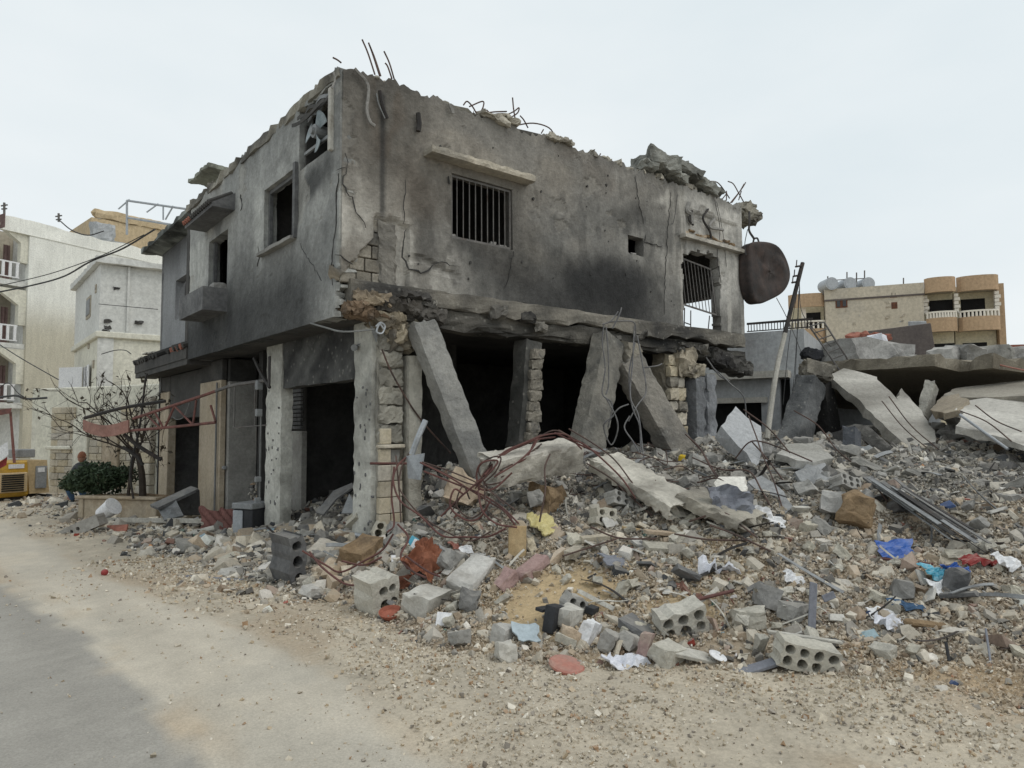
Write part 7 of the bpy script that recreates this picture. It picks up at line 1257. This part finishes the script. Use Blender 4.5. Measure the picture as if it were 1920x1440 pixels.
# rubble over the mound
x, y, r = polar(165000, RNG, 3.6, 17, -60, 30, .7); z = heap(x, y); den = np.clip(.25+1.3*sm(.02, .25, z)+.45*fbm(x*1.1, y*1.1, 0, 81, 3), 0, 1)
SP = [HP(u, v) for u, v in ((1060, 1100), (1010, 1150), (1290, 1140))]
for p, rad in zip(SP, (.62, .45, .3)): den *= 1-.93*np.exp(-(((x-p[0])/rad)**2+((y-p[1])/rad)**2)**2)
DEN = den; k = (z > .015) & (RNG.random(len(x)) < den*.62); k &= ~((x > .3) & (y > .25) & (x < 8.3) & (RNG.random(len(x)) < .5)); wts = np.r_[np.full(8, .055), np.full(6, .075), .11]; wts /= wts.sum()
x1, y1, z1, r1 = x[k], y[k], z[k], r[k]; n = len(x1); size = np.clip((.010+.0034*r1)*RNG.lognormal(0, .7, n), .012, .2); P = np.stack([x1, y1, z1], 1); print('rubble', n)
scatter('rubble_fragments', P, size, palette(P, RNG), PRO, RNG, 'shards', .45, wts, stretch=.6, sink=.22, kind='stuff')
# crushed fines between them
x, y, r = polar(235000, RNG, 3.6, 12.5, -58, 28, .8); z = heap(x, y); den = np.clip(.3+1.0*sm(.01, .2, z)+.6*fbm(x*1.3, y*1.3, 0, 85, 3), 0.04, 1); [den.__imul__(1-.96*np.exp(-(((x-p[0])/rad)**2+((y-p[1])/rad)**2)**2)) for p, rad in zip(SP, (.62, .45, .3))]; k = (z > .008) & (RNG.random(len(x)) < den*.85) & ~((x > .3) & (y > .1)); x, y, z, r = x[k], y[k], z[k], r[k]; n = len(x); print('fines', n)
P = np.stack([x, y, z], 1); size = np.clip((.004+.0020*r)*RNG.lognormal(0, .4, n), .005, .05); cc = palette(P, RNG); mc = mound_col(x, y, z); scatter('crushed_fines', P, size, cc*.45+mc*.6, PEB, RNG, 'shards', .7, kind='stuff')
# debris along the street side
x = RNG.uniform(-2.9, .45, 34000); y = RNG.uniform(-1.0, 15, 34000); e = np.interp(y, EY, EX); t = (x-e)/(0.4-e); k = (t > .02) & (RNG.random(len(x)) < np.clip(t*1.5-.15+.15*sm(5, 8, y)+.45*fbm(x*1.2, y*1.2, 0, 91, 3), .01, 1)*.9); x, y, t = x[k], y[k], t[k]; n = len(x); z = np.maximum(heap(x, y), .012)
size = np.clip((.012+.045*t)*RNG.lognormal(0, .75, n), .010, .26); P = np.stack([x, y, z], 1); Cc = palette(P*0+np.array((-2, -3, 0)), RNG); scatter('street_debris', P, size, Cc, PRO, RNG, 'shards', .3, wts, kind='stuff')
# heaps inside the shops
x = RNG.uniform(.7, 2.8, 5200); y = RNG.uniform(.35, 4.4, 5200); z = .15+(.25+.8*sm(.8, 2.4, x))*sm(4.8, 1, y)*RNG.random(5200)**.7; k = ~((x < 1.25) & (y > 3.0)); x, y, z = x[k], y[k], z[k]; P = np.stack([x, y, z], 1); c_ = PAL[RNG.choice(len(PAL), len(x), p=WB/WB.sum())]*.9; scatter('shop_debris', P, RNG.lognormal(-2.5, .45, len(x)), c_, PRO, RNG, 'shards', .5, wts, kind='stuff')
x = RNG.uniform(.75, 1.12, 900); y = RNG.uniform(3.9, 5.5, 900); z = RNG.random(900)*(.75-.35*(x-.75)/.4)*sm(3.6, 4.8, y)+.05; P = np.stack([x, y, z], 1); scatter('alcove_debris', P, RNG.lognormal(-2.8, .4, 900), PAL[RNG.choice(len(PAL), 900, p=WB/WB.sum())], PRO, RNG, 'shards', .5, wts, kind='stuff')
# gravel of the verge
x, y, r = polar(125000, RNG, 2.6, 11, -56, 46, 1.0); e = np.interp(y, EY, EX); h = heap(x, y); t = x-e; den = (sm(-.05, .5, t)+.14*sm(-1.1, -.5, t))*np.clip(.30+.75*fbm(x*1.0, y*1.0, 0, 95, 4)+.3*sm(.9, .2, np.abs(h)*10), .03, 1)+.012
k = (h < .03) & (RNG.random(len(x)) < den) & (x < 6); x, y, r = x[k], y[k], r[k]; n = len(x); size = np.clip((.005+.0013*r)*RNG.lognormal(0, .55, n), .004, .05); P = np.stack([x, y, np.full(n, .016)], 1); P[:, 2] += .018*fbm(x*1.7, y*1.7, 0, 61, 4)
P[np.interp(y, EY, EX) > x, 2] = .008; c_ = np.array([lin(*q)/.85 for q in ((188, 178, 160), (160, 150, 132), (205, 198, 184), (130, 122, 112), (150, 124, 98), (172, 156, 132))])[RNG.choice(6, n, p=(.28, .24, .14, .12, .07, .15))]*RNG.uniform(.85, 1.12, n)[:, None]; print('gravel', n); scatter('gravel', P, size, c_, PEB, RNG, 'shards', .6, kind='stuff')
# chunks one could pick up and count
IP = [fracture(1, rq_, .75, 300+i, .09) for i, rq_ in enumerate((.7, .9, .6, .8, .75, .95, .65, .85))]+[fracture(1, .75, .2, 330+i, .05) for i in range(6)]
def keep_mesh(i, V, F, m_): me = mesh_of('chunk', np.asarray(V), F); me.materials.append(M[m_]); return me
KIN = [('concrete_chunk', 'grey broken concrete chunk, one of many loose on the dark upper slope', 'concrete chunk', 'loose grey concrete chunks', 'concrete', range(8), 110, (8.2, 14), (.12, .34), (-42, 22)),
       ('masonry_chunk', 'beige masonry chunk, one of many loose on the sandy lower slope', 'masonry piece', 'loose beige masonry chunks', 'block', range(8), 90, (5.2, 8.4), (.07, .2), (-40, 20)),
       ('tile_fragment', 'flat pale tile or plaster fragment, one of many strewn over the heap', 'tile', 'flat fragments strewn over the heap', 'concrete_pale', range(8, 14), 70, (5.3, 11), (.09, .24), (-42, 20)),
       ('dark_fragment', 'flat dark charred fragment, one of many strewn over the grey slope', 'charred piece', 'dark charred fragments on the slope', 'concrete_dark', range(8, 14), 30, (6.5, 12), (.12, .3), (-40, 10))]
for nm, lab, cat, grp, m_, ids, cnt, rr_, ss, aa in KIN:
    ms = [keep_mesh(i, *IP[i], m_) for i in ids]; done = 0; rq = np.random.default_rng(cnt)
    while done < cnt:
        x, y, r = polar(1, rq, rr_[0], rr_[1], *aa); z = float(heap(x, y)[0])
        if z < .06 or (x[0] > .4 and y[0] > -.1 and x[0] < 8.4): continue
        s = rq.uniform(*ss)*rq.uniform(.7, 1); o = bpy.data.objects.new(nm, ms[done % len(ms)]); COL.objects.link(o); o.location = (x[0], y[0], z+s*.22); o.scale = (s*rq.uniform(.8, 1.5), s, s*rq.uniform(.6, 1)); o.rotation_euler = (rq.normal()*.45, rq.normal()*.45, rq.uniform(0, 6.28)); props(o, lab, cat, grp); done += 1

# splinters, laths and bent strips lying about
rq = random.Random(77); SM = {}
for i in range(5):
    n_ = 9; bend = rq.uniform(-.5, .5); tw = rq.uniform(-1, 1); V = []
    for j in range(n_):
        t = j/(n_-1)-.5; a_ = tw*t
        for s_ in (-1, 1): V.append((t, s_*.04*math.cos(a_)+.0, bend*(t*t-.08)+s_*.04*math.sin(a_)))
    V = np.array(V); V = np.vstack([V, V+(0, 0, -.012)]); F = []
    for j in range(n_-1): a0 = 2*j; F += [[a0, a0+1, a0+3, a0+2], [a0+2*n_+2, a0+2*n_+3, a0+2*n_+1, a0+2*n_], [a0, a0+2, a0+2+2*n_, a0+2*n_], [a0+3, a0+1, a0+1+2*n_, a0+3+2*n_]]
    SM[i] = (V, F)
for nm, lab, cat, grp, m_, cnt, rg, sz in (('bent_strip', 'bent grey metal strip, one of many poking from the upper rubble', 'metal strip', 'bent metal strips in the rubble', 'metal_grey', 45, (7, 12.5), (.3, .9)), ('wood_splinter', 'pale wood or board splinter, one of many on the lower slope', 'splinter', 'board splinters on the lower slope', 'plank_grey', 45, (5.4, 9), (.15, .5)), ('burnt_strip', 'black charred strip, one of many sticking from the rubble', 'charred strip', 'charred strips in the rubble', 'iron_black', 40, (6, 12), (.2, .7))):
    ms = [];
    for i in range(5): me = mesh_of(nm, SM[i][0], SM[i][1]); me.materials.append(M[m_]); ms.append(me)
    done = 0; rg_ = np.random.default_rng(cnt+len(nm))
    while done < cnt:
        x, y, r = polar(1, rg_, rg[0], rg[1], -42, 20); z = float(heap(x, y)[0])
        if z < .1 or (x[0] > .4 and y[0] > -.1 and x[0] < 8.4): continue
        s = rg_.uniform(*sz); o = bpy.data.objects.new(nm, ms[done % 5]); COL.objects.link(o); o.location = (x[0], y[0], z+.05); o.scale = (s, s*rg_.uniform(.5, 1.6)*.7, s*.8); o.rotation_euler = (rg_.normal()*.6, rg_.normal()*.35, rg_.uniform(0, 6.28)); props(o, lab, cat, grp); done += 1
